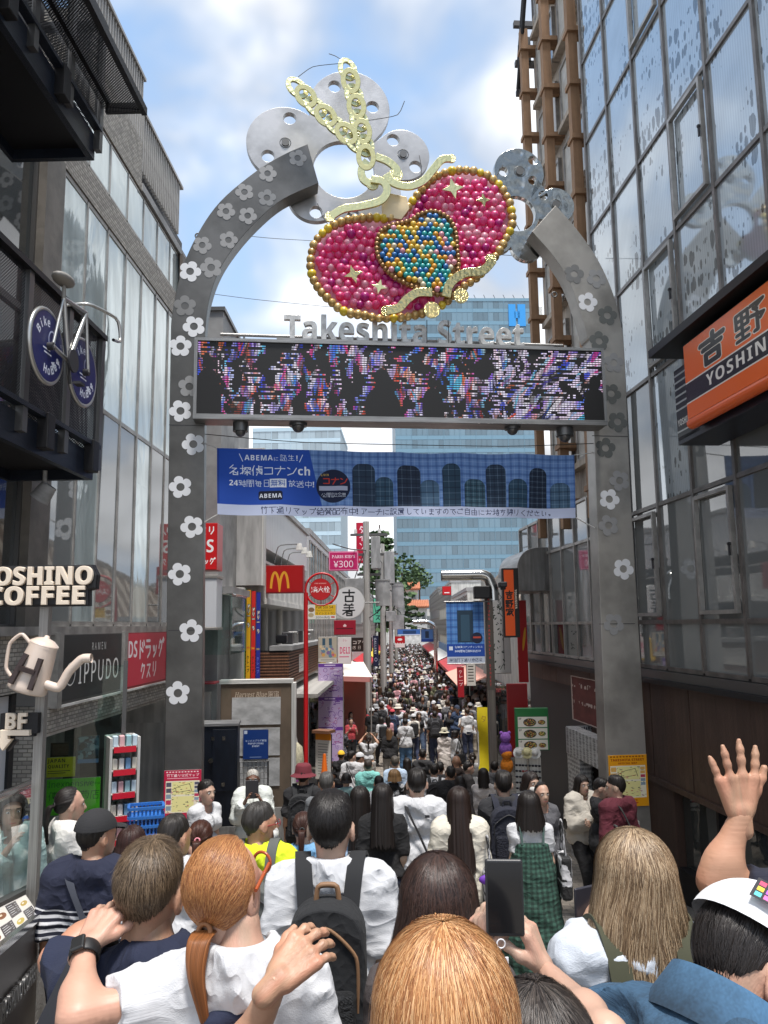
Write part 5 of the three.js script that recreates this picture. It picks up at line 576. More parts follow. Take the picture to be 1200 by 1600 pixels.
hang('crimson_shop_sign', 'small crimson rectangular sign below the round white sign', 'sign', [522, 969, 556, 992], 21.5, sign(160, 108, (x, w, h) => { fillBg(x, w, h, '#9a0f2a'); x.fillStyle = '#e8c8c8'; x.beginPath(); x.moveTo(66, 38); x.lineTo(80, 24); x.lineTo(94, 38); x.lineTo(92, 48); x.lineTo(68, 48); x.fill(); x.fillStyle = '#5a0818'; x.fillRect(14, 58, 130, 8); }), { depth: 0.1, casing: M.darkred });
hang('price_sign', 'pink accessory shop sign reading three hundred yen', 'sign', [514, 862, 560, 892], 27, sign(320, 212, (x, w, h) => { fillBg(x, w, h, '#c01c62'); x.strokeStyle = '#f2a6c4'; x.lineWidth = 6; x.strokeRect(4, 4, w - 8, h - 8); putC(x, "PARIS KID'S", w / 2, 34, 44, { color: '#f6dbe6', font: 'serif', gap: 0, sx: 0.92 }); putC(x, '¥300', w / 2, 92, 96, { color: '#f9e4ec', bold: false, gap: 0 }); }), { depth: 0.2, casing: mat([0.5, 0.03, 0.16], 0.5) });
hang('tall_red_sign', 'tall red vertical shop sign beside the utility pole', 'sign', [557, 817, 577, 880], 31, sign(96, 300, (x, w, h) => { fillBg(x, w, h, '#b80f35'); put(x, 'ダイソー', 18, 18, 58, { color: '#f6dfe4', w: 0.13, vertical: true }); put(x, 'DAISO', 18, 270, 16, { color: '#f6dfe4' }); }), { depth: 0.25, casing: M.darkred });
hang('gallery_sign', 'narrow navy gallery blade sign on the second utility pole', 'sign', [583, 993, 592, 1041], 38, sign(64, 300, (x, w, h) => { fillBg(x, w, h, '#1c2340'); x.save(); x.translate(46, 20); x.rotate(Math.PI / 2); put(x, 'GALLERY', 0, 4, 34, { color: '#dfe3ee', bold: false, gap: 0.1 }); x.restore(); x.strokeStyle = '#cdd3e4'; x.lineWidth = 4; x.beginPath(); x.arc(32, 236, 16, 0, 7); x.stroke(); }), { depth: 0.1 });
hang('accessory_sign', 'dark brown accessory shop sign board with pale characters', 'sign', [548, 996, 582, 1018], 36, sign(192, 128, (x, w, h) => { fillBg(x, w, h, '#2a1f1a'); put(x, 'コアクセ', 14, 22, 40, { color: '#d6cfc6', w: 0.12 }); put(x, '店 日本', 14, 76, 32, { color: '#c6beb4', w: 0.1 }); }), { depth: 0.15 });
hang('poster_board', 'beige shop poster board stacked above the lilac posters', 'poster', [497, 995, 527, 1035], 23, sign(160, 208, (x, w, h) => { fillBg(x, w, h, '#b9b0a0'); const cs = ['#d8a45a', '#8a6a9a', '#c86a7a', '#6a8aa0', '#e0c8a0']; x.fillStyle = '#3a5a6e'; x.fillRect(34, 8, 26, 60); x.fillRect(92, 8, 26, 60); for (let i = 0; i < 26; i++) { x.fillStyle = pick(cs); x.beginPath(); x.arc(rr(14, w - 14), rr(70, 160), rr(6, 18), 0, 7); x.fill(); } x.fillStyle = '#cfcabf'; x.fillRect(0, 176, w, 32); x.fillStyle = '#8a847a'; x.fillRect(20, 188, 120, 6); }), { depth: 0.06, casing: M.frame });
hang('pink_panel', 'white panel with big pink lettering next to the poster board', 'sign', [528, 996, 549, 1037], 23.4, sign(128, 220, (x, w, h) => { fillBg(x, w, h, '#e6dcdc'); put(x, 'DELI', 12, 70, 76, { color: '#d8527a', sx: 0.62, gap: 0 }); put(x, '苺クレ', 34, 10, 22, { color: '#c05070' }); x.fillStyle = '#d8527a'; x.fillRect(10, 160, 100, 8); }), { depth: 0.1, casing: M.white });
hang('lilac_poster', 'tall lilac poster covered with purple line drawings', 'poster', [497, 1036, 537, 1190], 22, sign(200, 720, (x, w, h) => { fillBg(x, w, h, '#b9a4cc'); for (const y of [0, 250, 470]) { x.fillStyle = '#6a3c9a'; x.fillRect(0, y, w, 26); x.fillStyle = '#d8cbe6'; x.fillRect(50, y + 8, 90, 8); } x.lineWidth = 3; for (let i = 0; i < 120; i++) { x.strokeStyle = pick(['#7a4aa6', '#8a6ab6', '#d6c6e6', '#5a3088', '#a03a7a']); x.beginPath(); const a = rr(8, w - 8), b = rr(32, h - 8); x.arc(a, b, rr(5, 26), rr(0, 6), rr(1, 6)); x.stroke(); } for (let i = 0; i < 40; i++) { x.fillStyle = pick(['#6a3a9a', '#dccfe8', '#903a80']); x.fillRect(rr(8, 150), rr(30, h), rr(8, 46), rr(3, 8)); } }), { depth: 0.06, casing: M.frame });
{ // brown billboard frame with white panels, and the blue poster
  const d = 15.2, [o, w, h] = spot('brown_billboard', 'large brown billboard frame with blank white panels and script lettering', 'billboard', [343, 1068, 454, 1262], d, 0.06), sx = w / 111; const q = (px, py) => [(px - 398.5) * sx, (1262 - py) * sx];
  part(o, 'frame_board', rbox(w, h, 0.25, 0.015, 0, h / 2, -0.13), worn([0.16, 0.12, 0.085], 0.7, 0)); part(o, 'frame_edge', [box(w + 0.05, 0.07, 0.3, 0, h + 0.035, -0.13), box(0.08, h, 0.3, w / 2 + 0.041, h / 2, -0.13)], M.white); part(o, 'foot', mbox(-w / 2, w / 2, -1.2, 0, -0.4, 0.02), M.concrete);
  for (const [x0, x1, y0, y1] of [[361, 437, 1095, 1137], [371, 436, 1142, 1184], [371, 436, 1188, 1230]]) { const a = q(x0, y1), b = q(x1, y0); part(o, 'white_panel', boxAB(a[0], b[0], a[1], b[1], -0.004, 0.012), worn([0.55, 0.56, 0.57], 0.5, 0, 0.7)); }
  part(o, 'printed_panel', face(w * 0.7, 0.2, 0, h - 0.2, 0.004), printed(sign(320, 56, (x, ww, hh) => { fillBg(x, ww, hh, '#6e5a48'); x.font = 'italic 34px serif'; x.fillStyle = '#c9baa6'; x.fillText('Harvest Blue', 20, 40); put(x, '原宿', 236, 10, 34, { color: '#cdbfae', w: 0.07 }); }), 0.6));
  hang('blue_event_poster', 'navy blue pop-up store event poster on the brown billboard', 'poster', [380, 1140, 419, 1186], d - 0.05, sign(192, 228, (x, ww, hh) => { fillBg(x, ww, hh, '#123a80'); x.fillStyle = '#c8d4e8'; x.fillRect(6, 6, 24, 26); putC(x, 'センメルプラグ原宿', ww / 2, 76, 18, { color: '#e8eef8', w: 0.1, gap: 0 }); putC(x, 'POPUP STORE', ww / 2, 100, 16, { color: '#e8eef8' }); putC(x, 'EVENT', ww / 2, 120, 16, { color: '#e8eef8' }); x.fillStyle = '#8aa0c8'; x.fillRect(50, 210, 90, 5); }), { depth: 0.02, border: 0.001, turn: 0.06, back: false });
  const [n, nw, nh] = spot('utility_cabinet', 'dark blue steel street cabinet beside the brown billboard', 'cabinet', [311, 1135, 369, 1292], 13.4, 0.1); part(n, 'body', rbox(nw, nh, 0.45, 0.012, 0, nh / 2, -0.23), M.navy); part(n, 'door', rbox(nw * 0.62, nh * 0.62, 0.02, 0.004, nw * 0.14, nh * 0.66, 0.012), M.navy); part(n, 'plinth', rbox(nw + 0.04, 0.3, 0.5, 0.01, 0, -0.15, -0.23), M.concrete); for (const [x, y] of [[-0.1, 0.88], [0.08, 0.88], [-0.1, 0.42], [0.08, 0.42]]) part(n, 'hinge_plate', box(0.05, 0.06, 0.01, x * nw * 1.6, y * nh, 0.03), M.chrome); part(n, 'lock', cyl(0.04, 0.04, 0.03, 14).rotateX(Math.PI / 2).translate(-nw * 0.2, nh * 0.66, 0.03), M.chrome); part(n, 'top_cap', rbox(nw + 0.03, 0.05, 0.5, 0.01, 0, nh + 0.025, -0.23), M.grey);
  const [k, kw, kh] = spot('cage_cart', 'wire mesh roll cage cart in front of the billboard', 'cart', [368, 1190, 418, 1270], 14.6, 0.1), bars = []; for (let i = 0; i <= 8; i++) bars.push(rod([-kw / 2 + kw / 8 * i, 0, 0], [-kw / 2 + kw / 8 * i, kh, 0], 0.006, 5)); for (let i = 0; i <= 9; i++) bars.push(rod([-kw / 2, kh / 9 * i, 0], [kw / 2, kh / 9 * i, 0], 0.006, 5)); part(k, 'mesh', bars, M.steelDark); for (const s of [-1, 1]) part(k, 'upright', rod([s * kw / 2, -0.5, 0], [s * kw / 2, kh, 0], 0.016), M.steelDark);
}
{ // dressed mannequins, orange cone board, awning stall
  for (const [px, py, lab, c] of [[461, 1150, 'shop mannequin in a cream lace dress with purple waistband', [0.62, 0.58, 0.42]], [520, 1062, 'shop mannequin in a rust red dress under the pale awning', [0.5, 0.15, 0.1]]]) { const d = px < 500 ? 15.6 : 24; const b = P(px, py, d), o = thing('mannequin', lab, 'mannequin', [b.x, G(d), -d]), H = b.y - G(d); part(o, 'dress', new THREE.LatheGeometry([[0.28, 0.25], [0.24, 0.6], [0.13, 0.95], [0.17, 1.2], [0.14, 1.36], [0.05, 1.42]].map(([x, y]) => new THREE.Vector2(x, y * H / 1.5)), 18), worn(c, 0.8, 0, 4)); part(o, 'waistband', cyl(0.15, 0.155, 0.09, 16, 0, 0.97 * H / 1.5, 0), mat([0.25, 0.03, 0.25], 0.6)); part(o, 'stand', rod([0, 0, 0], [0, 0.3, 0], 0.02), M.steelDark); part(o, 'neck', cyl(0.03, 0.05, 0.12, 10, 0, 1.46 * H / 1.5, 0), M.white); }
  const [o, w, h] = spot('menu_lectern', 'dark stand with slanted white and orange menu board', 'menu stand', [492, 1138, 518, 1235], 17.5, -0.5); part(o, 'post', box(w * 0.9, h * 0.9, 0.08, 0, h * 0.45, -0.06), M.dark); part(o, 'printed_panel', face(w * 1.1, h * 0.75, 0, h * 0.55, 0.0), printed(sign(96, 256, (x, ww, hh) => { fillBg(x, ww, hh, '#dcd9d2'); x.fillStyle = '#e08a1c'; x.fillRect(0, 0, ww, 40); x.fillStyle = '#8a8a86'; for (let i = 0; i < 12; i++) x.fillRect(16, 60 + i * 15, 60, 4); }), 0.5)); part(o, 'top', box(w * 1.15, 0.06, 0.3, 0, h * 0.95, -0.02), M.wood);
  const c = P(507, 1215, 16.6), k = thing('traffic_cone', 'bright orange cone flag standing in the crowd', 'cone', [c.x, G(16.6), -16.6]), H = P(507, 1178, 16.6).y - G(16.6); part(k, 'cone', cyl(0.03, 0.2, H, 18, 0, H / 2, 0), mat([0.8, 0.16, 0.01], 0.5)); part(k, 'base', box(0.42, 0.04, 0.42, 0, 0.02, 0), M.dark);
  const aw = thing('awning_stall', 'shop stall with white canvas awning and pink valance', 'stall', P(556, 1075, 27)), A = (l) => { const g = new THREE.BufferGeometry().setFromPoints(l.map((p) => V(...p))); g.computeVertexNormals(); return g; }; part(aw, 'canopy', A([[-0.6, 0.75, -2], [0.2, 0.75, -2.2], [0.55, 0.35, 0], [-0.6, 0.75, -2], [0.55, 0.35, 0], [-0.45, 0.4, 0.2]]), mat([0.68, 0.62, 0.56], 0.8)); part(aw, 'valance', A([[-0.45, 0.4, 0.2], [0.55, 0.35, 0], [0.55, 0.18, 0], [-0.45, 0.4, 0.2], [0.55, 0.18, 0], [-0.45, 0.24, 0.2]]), mat([0.55, 0.22, 0.2], 0.8)); part(aw, 'back_board', box(1.0, 2.2, 0.1, -0.2, -0.7, -1.0), mat([0.3, 0.1, 0.07], 0.7)); for (const x of [-0.42, 0.5]) part(aw, 'post', rod([x, -2.6, 0.05], [x, 0.34, 0.05], 0.025), M.frame);
}
// utility poles with transformers
function utilityPole(px, top, d, label, gear) {
  const b = P(px, top, d), o = thing('utility_pole', label, 'utility pole', [b.x, G(d), -d], 0, 'utility poles along the street'), H = b.y - G(d); part(o, 'pole', cyl(0.12, 0.17, H, 14, 0, H / 2, 0), M.concrete);
  for (let i = 0; i < 3; i++) part(o, 'cross_arm', box(1.4 - i * 0.25, 0.09, 0.09, 0.1, H - 0.5 - i * 0.75, 0), M.steelDark); for (let i = 0; i < 6; i++) part(o, 'insulator', cyl(0.05, 0.06, 0.16, 8, -0.4 + (i % 3) * 0.45, H - 0.36 - Math.floor(i / 3) * 0.75, 0), M.white);
  for (const [x, y, w, h, r] of gear) part(o, r ? 'transformer' : 'switch_box', r ? [cyl(w / 2, w / 2, h, 16, x, H - y, 0.1), cyl(w / 2 + 0.02, w / 2 + 0.02, 0.05, 16, x, H - y + h / 2, 0.1)] : rbox(w, h, 0.35, 0.02, x, H - y, 0.12), r ? M.grey : M.grey); part(o, 'cable_loop', [tube([[0.2, H - 2.2, 0.1], [0.7, H - 2.6, 0.1], [0.5, H - 3.3, 0.1], [0.1, H - 3.6, 0.1]], 0.025), tube([[-0.1, H - 1.2, 0.1], [-0.5, H - 2.4, 0.2], [-0.35, H - 3.4, 0.1]], 0.02)], M.wire);
}
utilityPole(572, 815, 30, 'tall concrete utility pole with grey transformer boxes by the tall red sign', [[-0.45, 2.5, 0.7, 0.7, 0], [0.6, 2.7, 0.55, 0.95, 1], [0.35, 1.2, 0.35, 1.2, 0]]); utilityPole(597, 850, 40, 'concrete utility pole carrying two transformers behind the navy blade sign', [[0.75, 2.6, 0.6, 1.0, 1], [0.35, 1.2, 0.5, 1.6, 0], [0.4, 3.6, 0.5, 0.5, 0]]); utilityPole(610, 900, 56, 'far concrete utility pole with stacked grey boxes', [[0.5, 1.4, 0.7, 1.6, 1], [0.5, 3.2, 0.8, 1, 0]]); utilityPole(618, 930, 76, 'most distant concrete utility pole above the crowd', [[0.5, 1.2, 0.7, 1.2, 1]]);
{ const o = thing('overhead_cables', 'thin black cables strung between the utility poles', 'cables', P(572, 840, 30)); const l = [[[572, 830, 30], [597, 862, 40], [610, 908, 56], [618, 935, 76]], [[572, 850, 30], [585, 868, 35], [597, 880, 40], [610, 918, 56]], [[572, 905, 30], [590, 915, 36], [597, 912, 40], [612, 936, 60]], [[572, 860, 30], [548, 858, 26], [520, 850, 22]]]; part(o, 'cable', l.map((c) => tube(c.map((q) => P(...q).sub(o.position)), 0.018, 4)), M.wire); const s = thing('sky_cables', 'two thin cables crossing the sky beside the arch', 'cables', P(330, 460, 16)); part(s, 'cable', [[[300, 455, 16], [400, 468, 18], [520, 480, 20]], [[330, 362, 14.5], [420, 372, 17], [520, 378, 20]], [[780, 398, 14], [850, 402, 15]]].map((c) => tube(c.map((q) => P(...q).sub(s.position)), 0.006, 4)), M.wire); }
hang('small_red_sign', 'small red and white shop sign far down the street', 'sign', [617, 994, 633, 1012], 60, sign(96, 108, (x, w, h) => { fillBg(x, w, h, '#b8141c'); x.fillStyle = '#f0e4e0'; x.beginPath(); x.ellipse(48, 30, 24, 12, 0, 0, 7); x.fill(); x.fillStyle = '#e8dcd8'; x.fillRect(0, 58, w, 50); x.fillStyle = '#b8141c'; for (let i = 0; i < 4; i++) { x.beginPath(); x.arc(14 + i * 24, 58, 11, 0, 7); x.fill(); } }), { depth: 0.2 });
hang('mint_banner', 'mint green banner hanging between the utility poles', 'banner', [583, 935, 600, 973], 42, sign(64, 160, (x, w, h) => { fillBg(x, w, h, '#5fbf9c'); put(x, 'アイス', 10, 20, 40, { color: '#123', w: 0.12, vertical: true }); }), { depth: 0.02 });
// --- right side past the arch
{ // lamp pole with thick steel arm and its banner
  const d = 15.5, b = P(771, 1200, d), o = thing('lamp_pole', 'steel lamp pole with thick bent pipe arm and red vertical lettering', 'street lamp', [b.x, G(d), -d]), q = (px, py) => { const p = P(px, py, d); return [p.x - b.x, p.y - G(d)]; }, top = q(770, 935);
  part(o, 'pole', rbox(0.15, top[1] + 0.15, 0.15, 0.02, 0, top[1] / 2 - 0.05, 0), worn([0.2, 0.18, 0.16], 0.5, 0.5)); const a = q(690, 899), c = q(752, 898), e2 = q(771, 930); part(o, 'pipe_arm', tube([[a[0], a[1], 0], [mix(a[0], c[0], 0.6), c[1], 0], [c[0], c[1], 0], [c[0] + 0.13, c[1] - 0.06, 0], [e2[0] - 0.01, e2[1] + 0.12, 0], [e2[0], e2[1] - 0.1, 0]], 0.105, 18, 40), M.chrome); part(o, 'arm_cap', cyl(0.105, 0.105, 0.02, 18).rotateZ(Math.PI / 2).translate(a[0], a[1], 0), M.steelDark);
  const cb = q(750, 926); part(o, 'speaker_box', rbox(0.3, 0.24, 0.25, 0.02, cb[0] + 0.02, cb[1], 0.1), M.black); const cc = q(784, 914); part(o, 'camera', [rbox(0.14, 0.1, 0.3, 0.02, cc[0], cc[1], 0.1), rbox(0.1, 0.08, 0.1, 0.02, cc[0], cc[1] - 0.06, 0.15)], M.dark);
  part(o, 'printed_panel', face(0.13, 1.9, 0, q(771, 1000)[1] + 0.02, 0.078), printed(sign(48, 700, (x, w, h) => { fillBg(x, w, h, '#4a443e'); put(x, 'HARAJUKU TAKESHITA STREET', 13, 10, 22, { color: '#c83a3a', vertical: true, gap: 0.22 }); }), 0.5)); for (const y of [1.1, 0.6]) part(o, 'white_strip', box(0.05, 0.9, 0.16, 0.055, y, 0), M.offwhite);
  const ban = sign(256, 424, (x, w, h) => { fillBg(x, w, h, '#4f86cc'); for (let i = 0; i < 22; i++) { x.fillStyle = i % 2 ? 'rgba(22,52,120,0.3)' : 'rgba(210,228,250,0.22)'; x.fillRect(i * 24, 0, i % 2 ? 12 : 4, 290); x.fillRect(0, i * 24, w, i % 2 ? 12 : 4); } x.fillStyle = '#20394e'; x.fillRect(74, 60, 108, 220); x.fillStyle = '#32536a'; x.fillRect(98, 90, 60, 180); x.fillStyle = '#16203c'; x.beginPath(); x.arc(206, 250, 38, 0, 7); x.fill(); x.fillStyle = '#c04a3a'; x.fillRect(180, 240, 52, 12); x.fillStyle = '#1b4aa6'; x.fillRect(0, 290, w, 86); put(x, '名探偵コナンチャンネル', 52, 302, 17, { color: '#eef3ff', w: 0.11, gap: 0.02 }); put(x, '24時間毎日無料放送中!', 52, 330, 17, { color: '#eef3ff', w: 0.11, gap: 0 }); x.fillStyle = '#dfe8f8'; x.fillRect(14, 306, 26, 26); x.fillStyle = '#c2cbdc'; x.fillRect(0, 376, w, 48); put(x, '原宿竹下通り商店会', 14, 386, 25, { color: '#25304e', w: 0.08, gap: 0 }); });
  const [n, w, h] = spot('pole_banner', 'blue tartan banner hanging from the lamp pole arm', 'banner', [699, 940, 758, 1037], d - 0.1, 0.04); part(n, 'cloth', new THREE.PlaneGeometry(w, h, 10, 10).translate(0, h / 2, 0), printed(ban, 0.7)); part(n, 'top_bar', rod([-w / 2 - 0.04, h, 0], [w / 2 + 0.1, h, 0], 0.014), M.steel); part(n, 'hem_bar', rod([-w / 2, 0, 0], [w / 2, 0, 0], 0.01), M.steel);
}
hang('vertical_orange_sign', 'vertical orange beef bowl shop sign with black frame', 'sign', [787, 888, 812, 996], 16.6, sign(160, 680, (x, w, h) => { fillBg(x, w, h, '#191512'); x.fillStyle = '#e4581a'; x.fillRect(10, 12, 104, h - 24); put(x, '吉野家', 20, 220, 82, { color: '#14100c', w: 0.16, vertical: true }); x.save(); x.translate(148, 210); x.rotate(Math.PI / 2); put(x, 'YOSHINOYA', 0, 0, 30, { color: '#e8dccc', gap: 0.04 }); x.restore(); }), { depth: 0.18, casing: M.black, border: 0.012 });
{ // big orange sign box on the near right facade
  const e = EYE, o = thing('orange_fascia_sign', 'large orange beef bowl restaurant sign with black characters on the facade', 'sign', [5.0, 0, 0], Math.atan2(1, -0.076));
  const q = (px, py) => at2(o, px, py, -0.75), a = q(1075, 665), b = q(1075, 553), xn = 6.2; const y0 = a[1], y1 = b[1], xf = a[0]; // far end
  const big = sign(1024, 512, (x, w, h) => { fillBg(x, w, h, '#f26a1c'); put(x, '吉', 130, 36, 200, { color: '#2a2b28', w: 0.17, outline: ['#e8ded0', 0.06] }); put(x, '野', 400, 36, 200, { color: '#2a2b28', w: 0.115, outline: ['#e8ded0', 0.06] }); put(x, '家', 670, 36, 200, { color: '#2a2b28', w: 0.13, outline: ['#e8ded0', 0.06] }); x.fillStyle = '#252227'; x.fillRect(0, 268, w, 132); x.fillStyle = '#eae4da'; x.fillRect(0, 262, w, 9); x.fillRect(0, 400, w, 9); put(x, 'YOSHINOYA', 170, 280, 104, { color: '#efeae2', gap: 0.06, sx: 0.95 }); });
  part(o, 'casing', mbox(xn, xf, y0, y1 + 0.14, -0.74, -0.1), M.black); const L = xf - xn; part(o, 'printed_panel', face(L, y1 - y0 + 0.06, 0, 0, 0).rotateY(Math.PI), printed(big, 0.25), [(xn + xf) / 2, (y0 + y1) / 2 + 0.1, -0.745]); part(o, 'lower_lip', rod([xn, y0 + 0.02, -0.7], [xf, y0 + 0.02, -0.7], 0.065, 14), mat([0.82, 0.13, 0.015], 0.3)); part(o, 'canopy', mbox(xn, xf + 0.75, y1 + 0.24, y1 + 0.34, -0.85, 0), M.black); part(o, 'soffit', mbox(xn, xf + 0.6, y0 - 0.1, y0 - 0.005, -0.6, -0.08), M.navy);
  const sd = sign(256, 320, (x, w, h) => { fillBg(x, w, h, '#1b2326'); x.fillStyle = '#aeb4b2'; for (let i = 0; i < 6; i++) x.fillRect(0, 14 + i * 34, w, 9); put(x, 'YOSHINOYA', 12, 232, 40, { color: '#e6e6e0', gap: 0.02, sx: 0.9 }); x.fillRect(0, 290, w, 8); }); part(o, 'stripe_box', mbox(xf + 0.02, xf + 0.6, y0 - 0.05, y1 + 0.02, -0.6, -0.1), M.black); part(o, 'printed_panel', face(0.56, y1 - y0, 0, 0, 0).rotateY(Math.PI), printed(sd, 0.35), [xf + 0.31, (y0 + y1) / 2 - 0.01, -0.604]);
}
{ // slanted roof building
  const d0 = 20.8, o = thing('slanted_roof_building', 'beige building with steep striped sloping roof behind the lamp pole', 'building', [rowR(d0), 0, -d0], Math.atan2(1, 0.02)), e = EYE, L = 20.3, m = worn([0.55, 0.47, 0.38], 0.85, 0, 0.3, 0.003, TX.streak); part(o, 'wall', mbox(0, L, -0.2, e + 0.5, 0.05, 6), M.offwhite); part(o, 'gable', extr(shapeOf([[0, 0.4], [0, 3.2], [2.6, 3.2], [2.6, 0.4]].map(([a, b]) => [a + 0.6, b])), 0.2).rotateY(-Math.PI / 2).translate(0, e, 0), m);
  for (let i = 0; i < 40; i++) { const x0 = i * 0.5; const hh = mix(4.6, 1.3, i / 39), g = new THREE.BoxGeometry(0.42, hh, 0.1).translate(0, hh / 2, 0).rotateX(0.5).translate(x0 + 0.25, e + 0.2, 0.05); part(o, 'roof_panel', g, i % 2 ? m : worn([0.2, 0.14, 0.1], 0.8, 0)); } part(o, 'ridge', bar([0, e + 4.15, 2.2], [L, e + 1.4, 0.75], 0.3, 0.2), m); part(o, 'eave', mbox(0, L, e + 0.1, e + 0.3, -0.2, 0.1), M.steelDark); part(o, 'shop_front', mbox(0.2, L - 0.2, 0, 2.6, -0.02, 0.045), glassDark);
  part(o, 'awning', new THREE.BoxGeometry(9, 0.05, 1.3).rotateX(-0.35).translate(14, 2.5, -0.7), mat([0.72, 0.36, 0.28], 0.7)); for (const x of [0.5, 2.4, 4.3]) part(o, 'flood_lamp', [rbox(0.4, 0.3, 0.3, 0.03, x, e + 4.5 - x * 0.13, 2.1), rod([x, e + 4.0 - x * 0.13, 2.15], [x, e + 4.5 - x * 0.13, 2.15], 0.03)], M.offwhite);
}
hang('white_lightbox', 'tall white box sign with dark vine pattern behind the lamp pole', 'sign', [757, 905, 797, 1052], 19.5, sign(160, 560, (x, w, h) => { fillBg(x, w, h, '#d3d3d0'); x.strokeStyle = '#23302a'; x.lineWidth = 3; for (let k = 0; k < 3; k++) { x.beginPath(); let px = 60 + k * 12, py = 60; x.moveTo(px, py); for (let i = 0; i < 40; i++) { px += rr(-14, 14); py += 12; x.lineTo(clamp(px, 20, 120), py); } x.stroke(); } for (let i = 0; i < 70; i++) { x.fillStyle = '#26352c'; x.beginPath(); x.ellipse(rr(20, 120), rr(60, 540), rr(3, 10), rr(2, 5), rr(0, 3), 0, 7); x.fill(); } x.fillStyle = '#c22'; x.beginPath(); x.arc(30, 40, 10, 0, 7); x.fill(); }), { depth: 0.4, casing: M.offwhite });
hang('red_board', 'plain dark red shop board beside the faded brown wall', 'sign board', [795, 1068, 827, 1182], 16.8, sign(64, 64, (x, w, h) => fillBg(x, w, h, '#7a0d12')), { depth: 0.1, casing: M.darkred });
hang('vertical_banner', 'narrow bright red vertical banner with golden stripe behind the orange sign', 'banner', [811, 938, 826, 1066], 18.5, sign(64, 400, (x, w, h) => { fillBg(x, w, h, '#b51418'); x.fillStyle = '#e0a020'; x.beginPath(); x.ellipse(44, 190, 10, 60, 0.2, 0, 7); x.fill(); }), { depth: 0.06, casing: M.red });
hang('food_board', 'green food menu board with photographed noodle dishes', 'menu board', [806, 1106, 858, 1172], 15.6, sign(256, 320, (x, w, h) => { fillBg(x, w, h, '#1d6b35'); for (let i = 0; i < 3; i++) { const y = 62 + i * 90; x.fillStyle = '#dcd8ce'; x.fillRect(14, y, w - 20, 82); put(x, (3 - i) + 'F', 20, y + 4, 20, { color: '#2a2a26' }); for (const [cx, r] of [[110, 52], [206, 30]]) { x.fillStyle = '#3a3430'; x.beginPath(); x.ellipse(cx, y + 44, r, r * 0.62, 0, 0, 7); x.fill(); for (let k = 0; k < 60; k++) { x.fillStyle = pick(['#c89a4a', '#a85a2a', '#d8c070', '#6a8a3a', '#8a4020']); const a = rr(0, 6.3), q = Math.sqrt(rnd()) * r * 0.85; x.beginPath(); x.ellipse(cx + q * Math.cos(a), y + 44 + q * 0.58 * Math.sin(a), rr(2, 7), rr(1, 4), rr(0, 3), 0, 7); x.fill(); } } } }), { depth: 0.1, casing: mat([0.02, 0.14, 0.05], 0.5) });
{ const [o, w, h] = spot('yellow_flag', 'yellow advertising flag banner leaning beside the lamp pole', 'flag', [752, 1105, 767, 1205], 17.5, -0.4); const g = new THREE.PlaneGeometry(w * 1.5, h, 4, 12), p = g.attributes.position; for (let i = 0; i < p.count; i++) p.setZ(i, 0.05 * Math.sin(p.getY(i) * 5 + p.getX(i) * 4)); g.computeVertexNormals(); part(o, 'cloth', g.translate(0, h / 2, 0), printed(sign(64, 256, (x, ww, hh) => { fillBg(x, ww, hh, '#e6cf16'); put(x, 'タピオカ', 16, 30, 30, { color: '#b8952a', w: 0.1, vertical: true }); }), 0.7)); part(o, 'pole', rod([-w * 0.75, -0.9, 0], [-w * 0.75, h, 0], 0.015), M.white); }
hang('red_pillar_banner', 'narrow red vertical banner hanging over the right kerb', 'banner', [715, 1042, 726, 1090], 30, sign(48, 240, (x, w, h) => { fillBg(x, w, h, '#a8202a'); put(x, 'クレープ', 8, 20, 32, { color: '#f0d8d4', w: 0.12, vertical: true }); }), { depth: 0.06 }); hang('white_shop_notice', 'white shop notice board with dark lines over the right kerb', 'sign', [729, 1036, 744, 1072], 29, sign(64, 150, (x, w, h) => { fillBg(x, w, h, '#cfc9c0'); x.fillStyle = '#3a3430'; for (let i = 0; i < 6; i++) x.fillRect(10, 16 + i * 20, 40, 7); }), { depth: 0.06 }); hang('red_cross_sign', 'small square red shop sign on the pale tiled building', 'sign', [691, 916, 705, 930], 44, sign(64, 64, (x, w, h) => { fillBg(x, w, h, '#c8141e'); put(x, '円', 20, 8, 26, { color: '#fff' }); x.fillStyle = '#fff'; x.fillRect(12, 44, 40, 7); }), { depth: 0.2 });
{ // second lamp arm and far banners
  const d = 44, b = P(678, 1030, d), o = thing('lamp_pole', 'distant steel lamp arms with bent pipes over the crowd', 'street lamp', [b.x, 0, -d]), q = (px, py) => { const p = P(px, py, d); return [p.x - b.x, p.y]; }, a = q(645, 972), c = q(668, 972), t = q(680, 980); part(o, 'pipe_arm', tube([[a[0], a[1], 0], [c[0], c[1], 0], [t[0], t[1], 0], [t[0], t[1] - 0.8, 0]], 0.13, 10, 24), M.chrome); part(o, 'pole', rod([t[0], 0, 0], [t[0], t[1], 0], 0.1), M.chrome);
  hang('blue_street_banner', 'blue tartan banner strung across the far street', 'banner', [621, 983, 657, 993], 46, sign(256, 72, (x, w, h) => { fillBg(x, w, h, '#3f6fb8'); x.fillStyle = '#24426e'; x.fillRect(60, 14, 150, 40); x.fillStyle = '#cdd8ea'; x.fillRect(0, 60, w, 12); }), { depth: 0.02 }); hang('blue_pole_banner', 'pale blue banner hanging from the distant lamp arm', 'banner', [658, 983, 677, 1003], 44.2, sign(128, 136, (x, w, h) => { fillBg(x, w, h, '#5a8aca'); x.fillStyle = '#26405a'; x.fillRect(44, 20, 40, 76); x.fillStyle = '#1f4aa0'; x.fillRect(0, 108, w, 28); }), { depth: 0.02 });
}
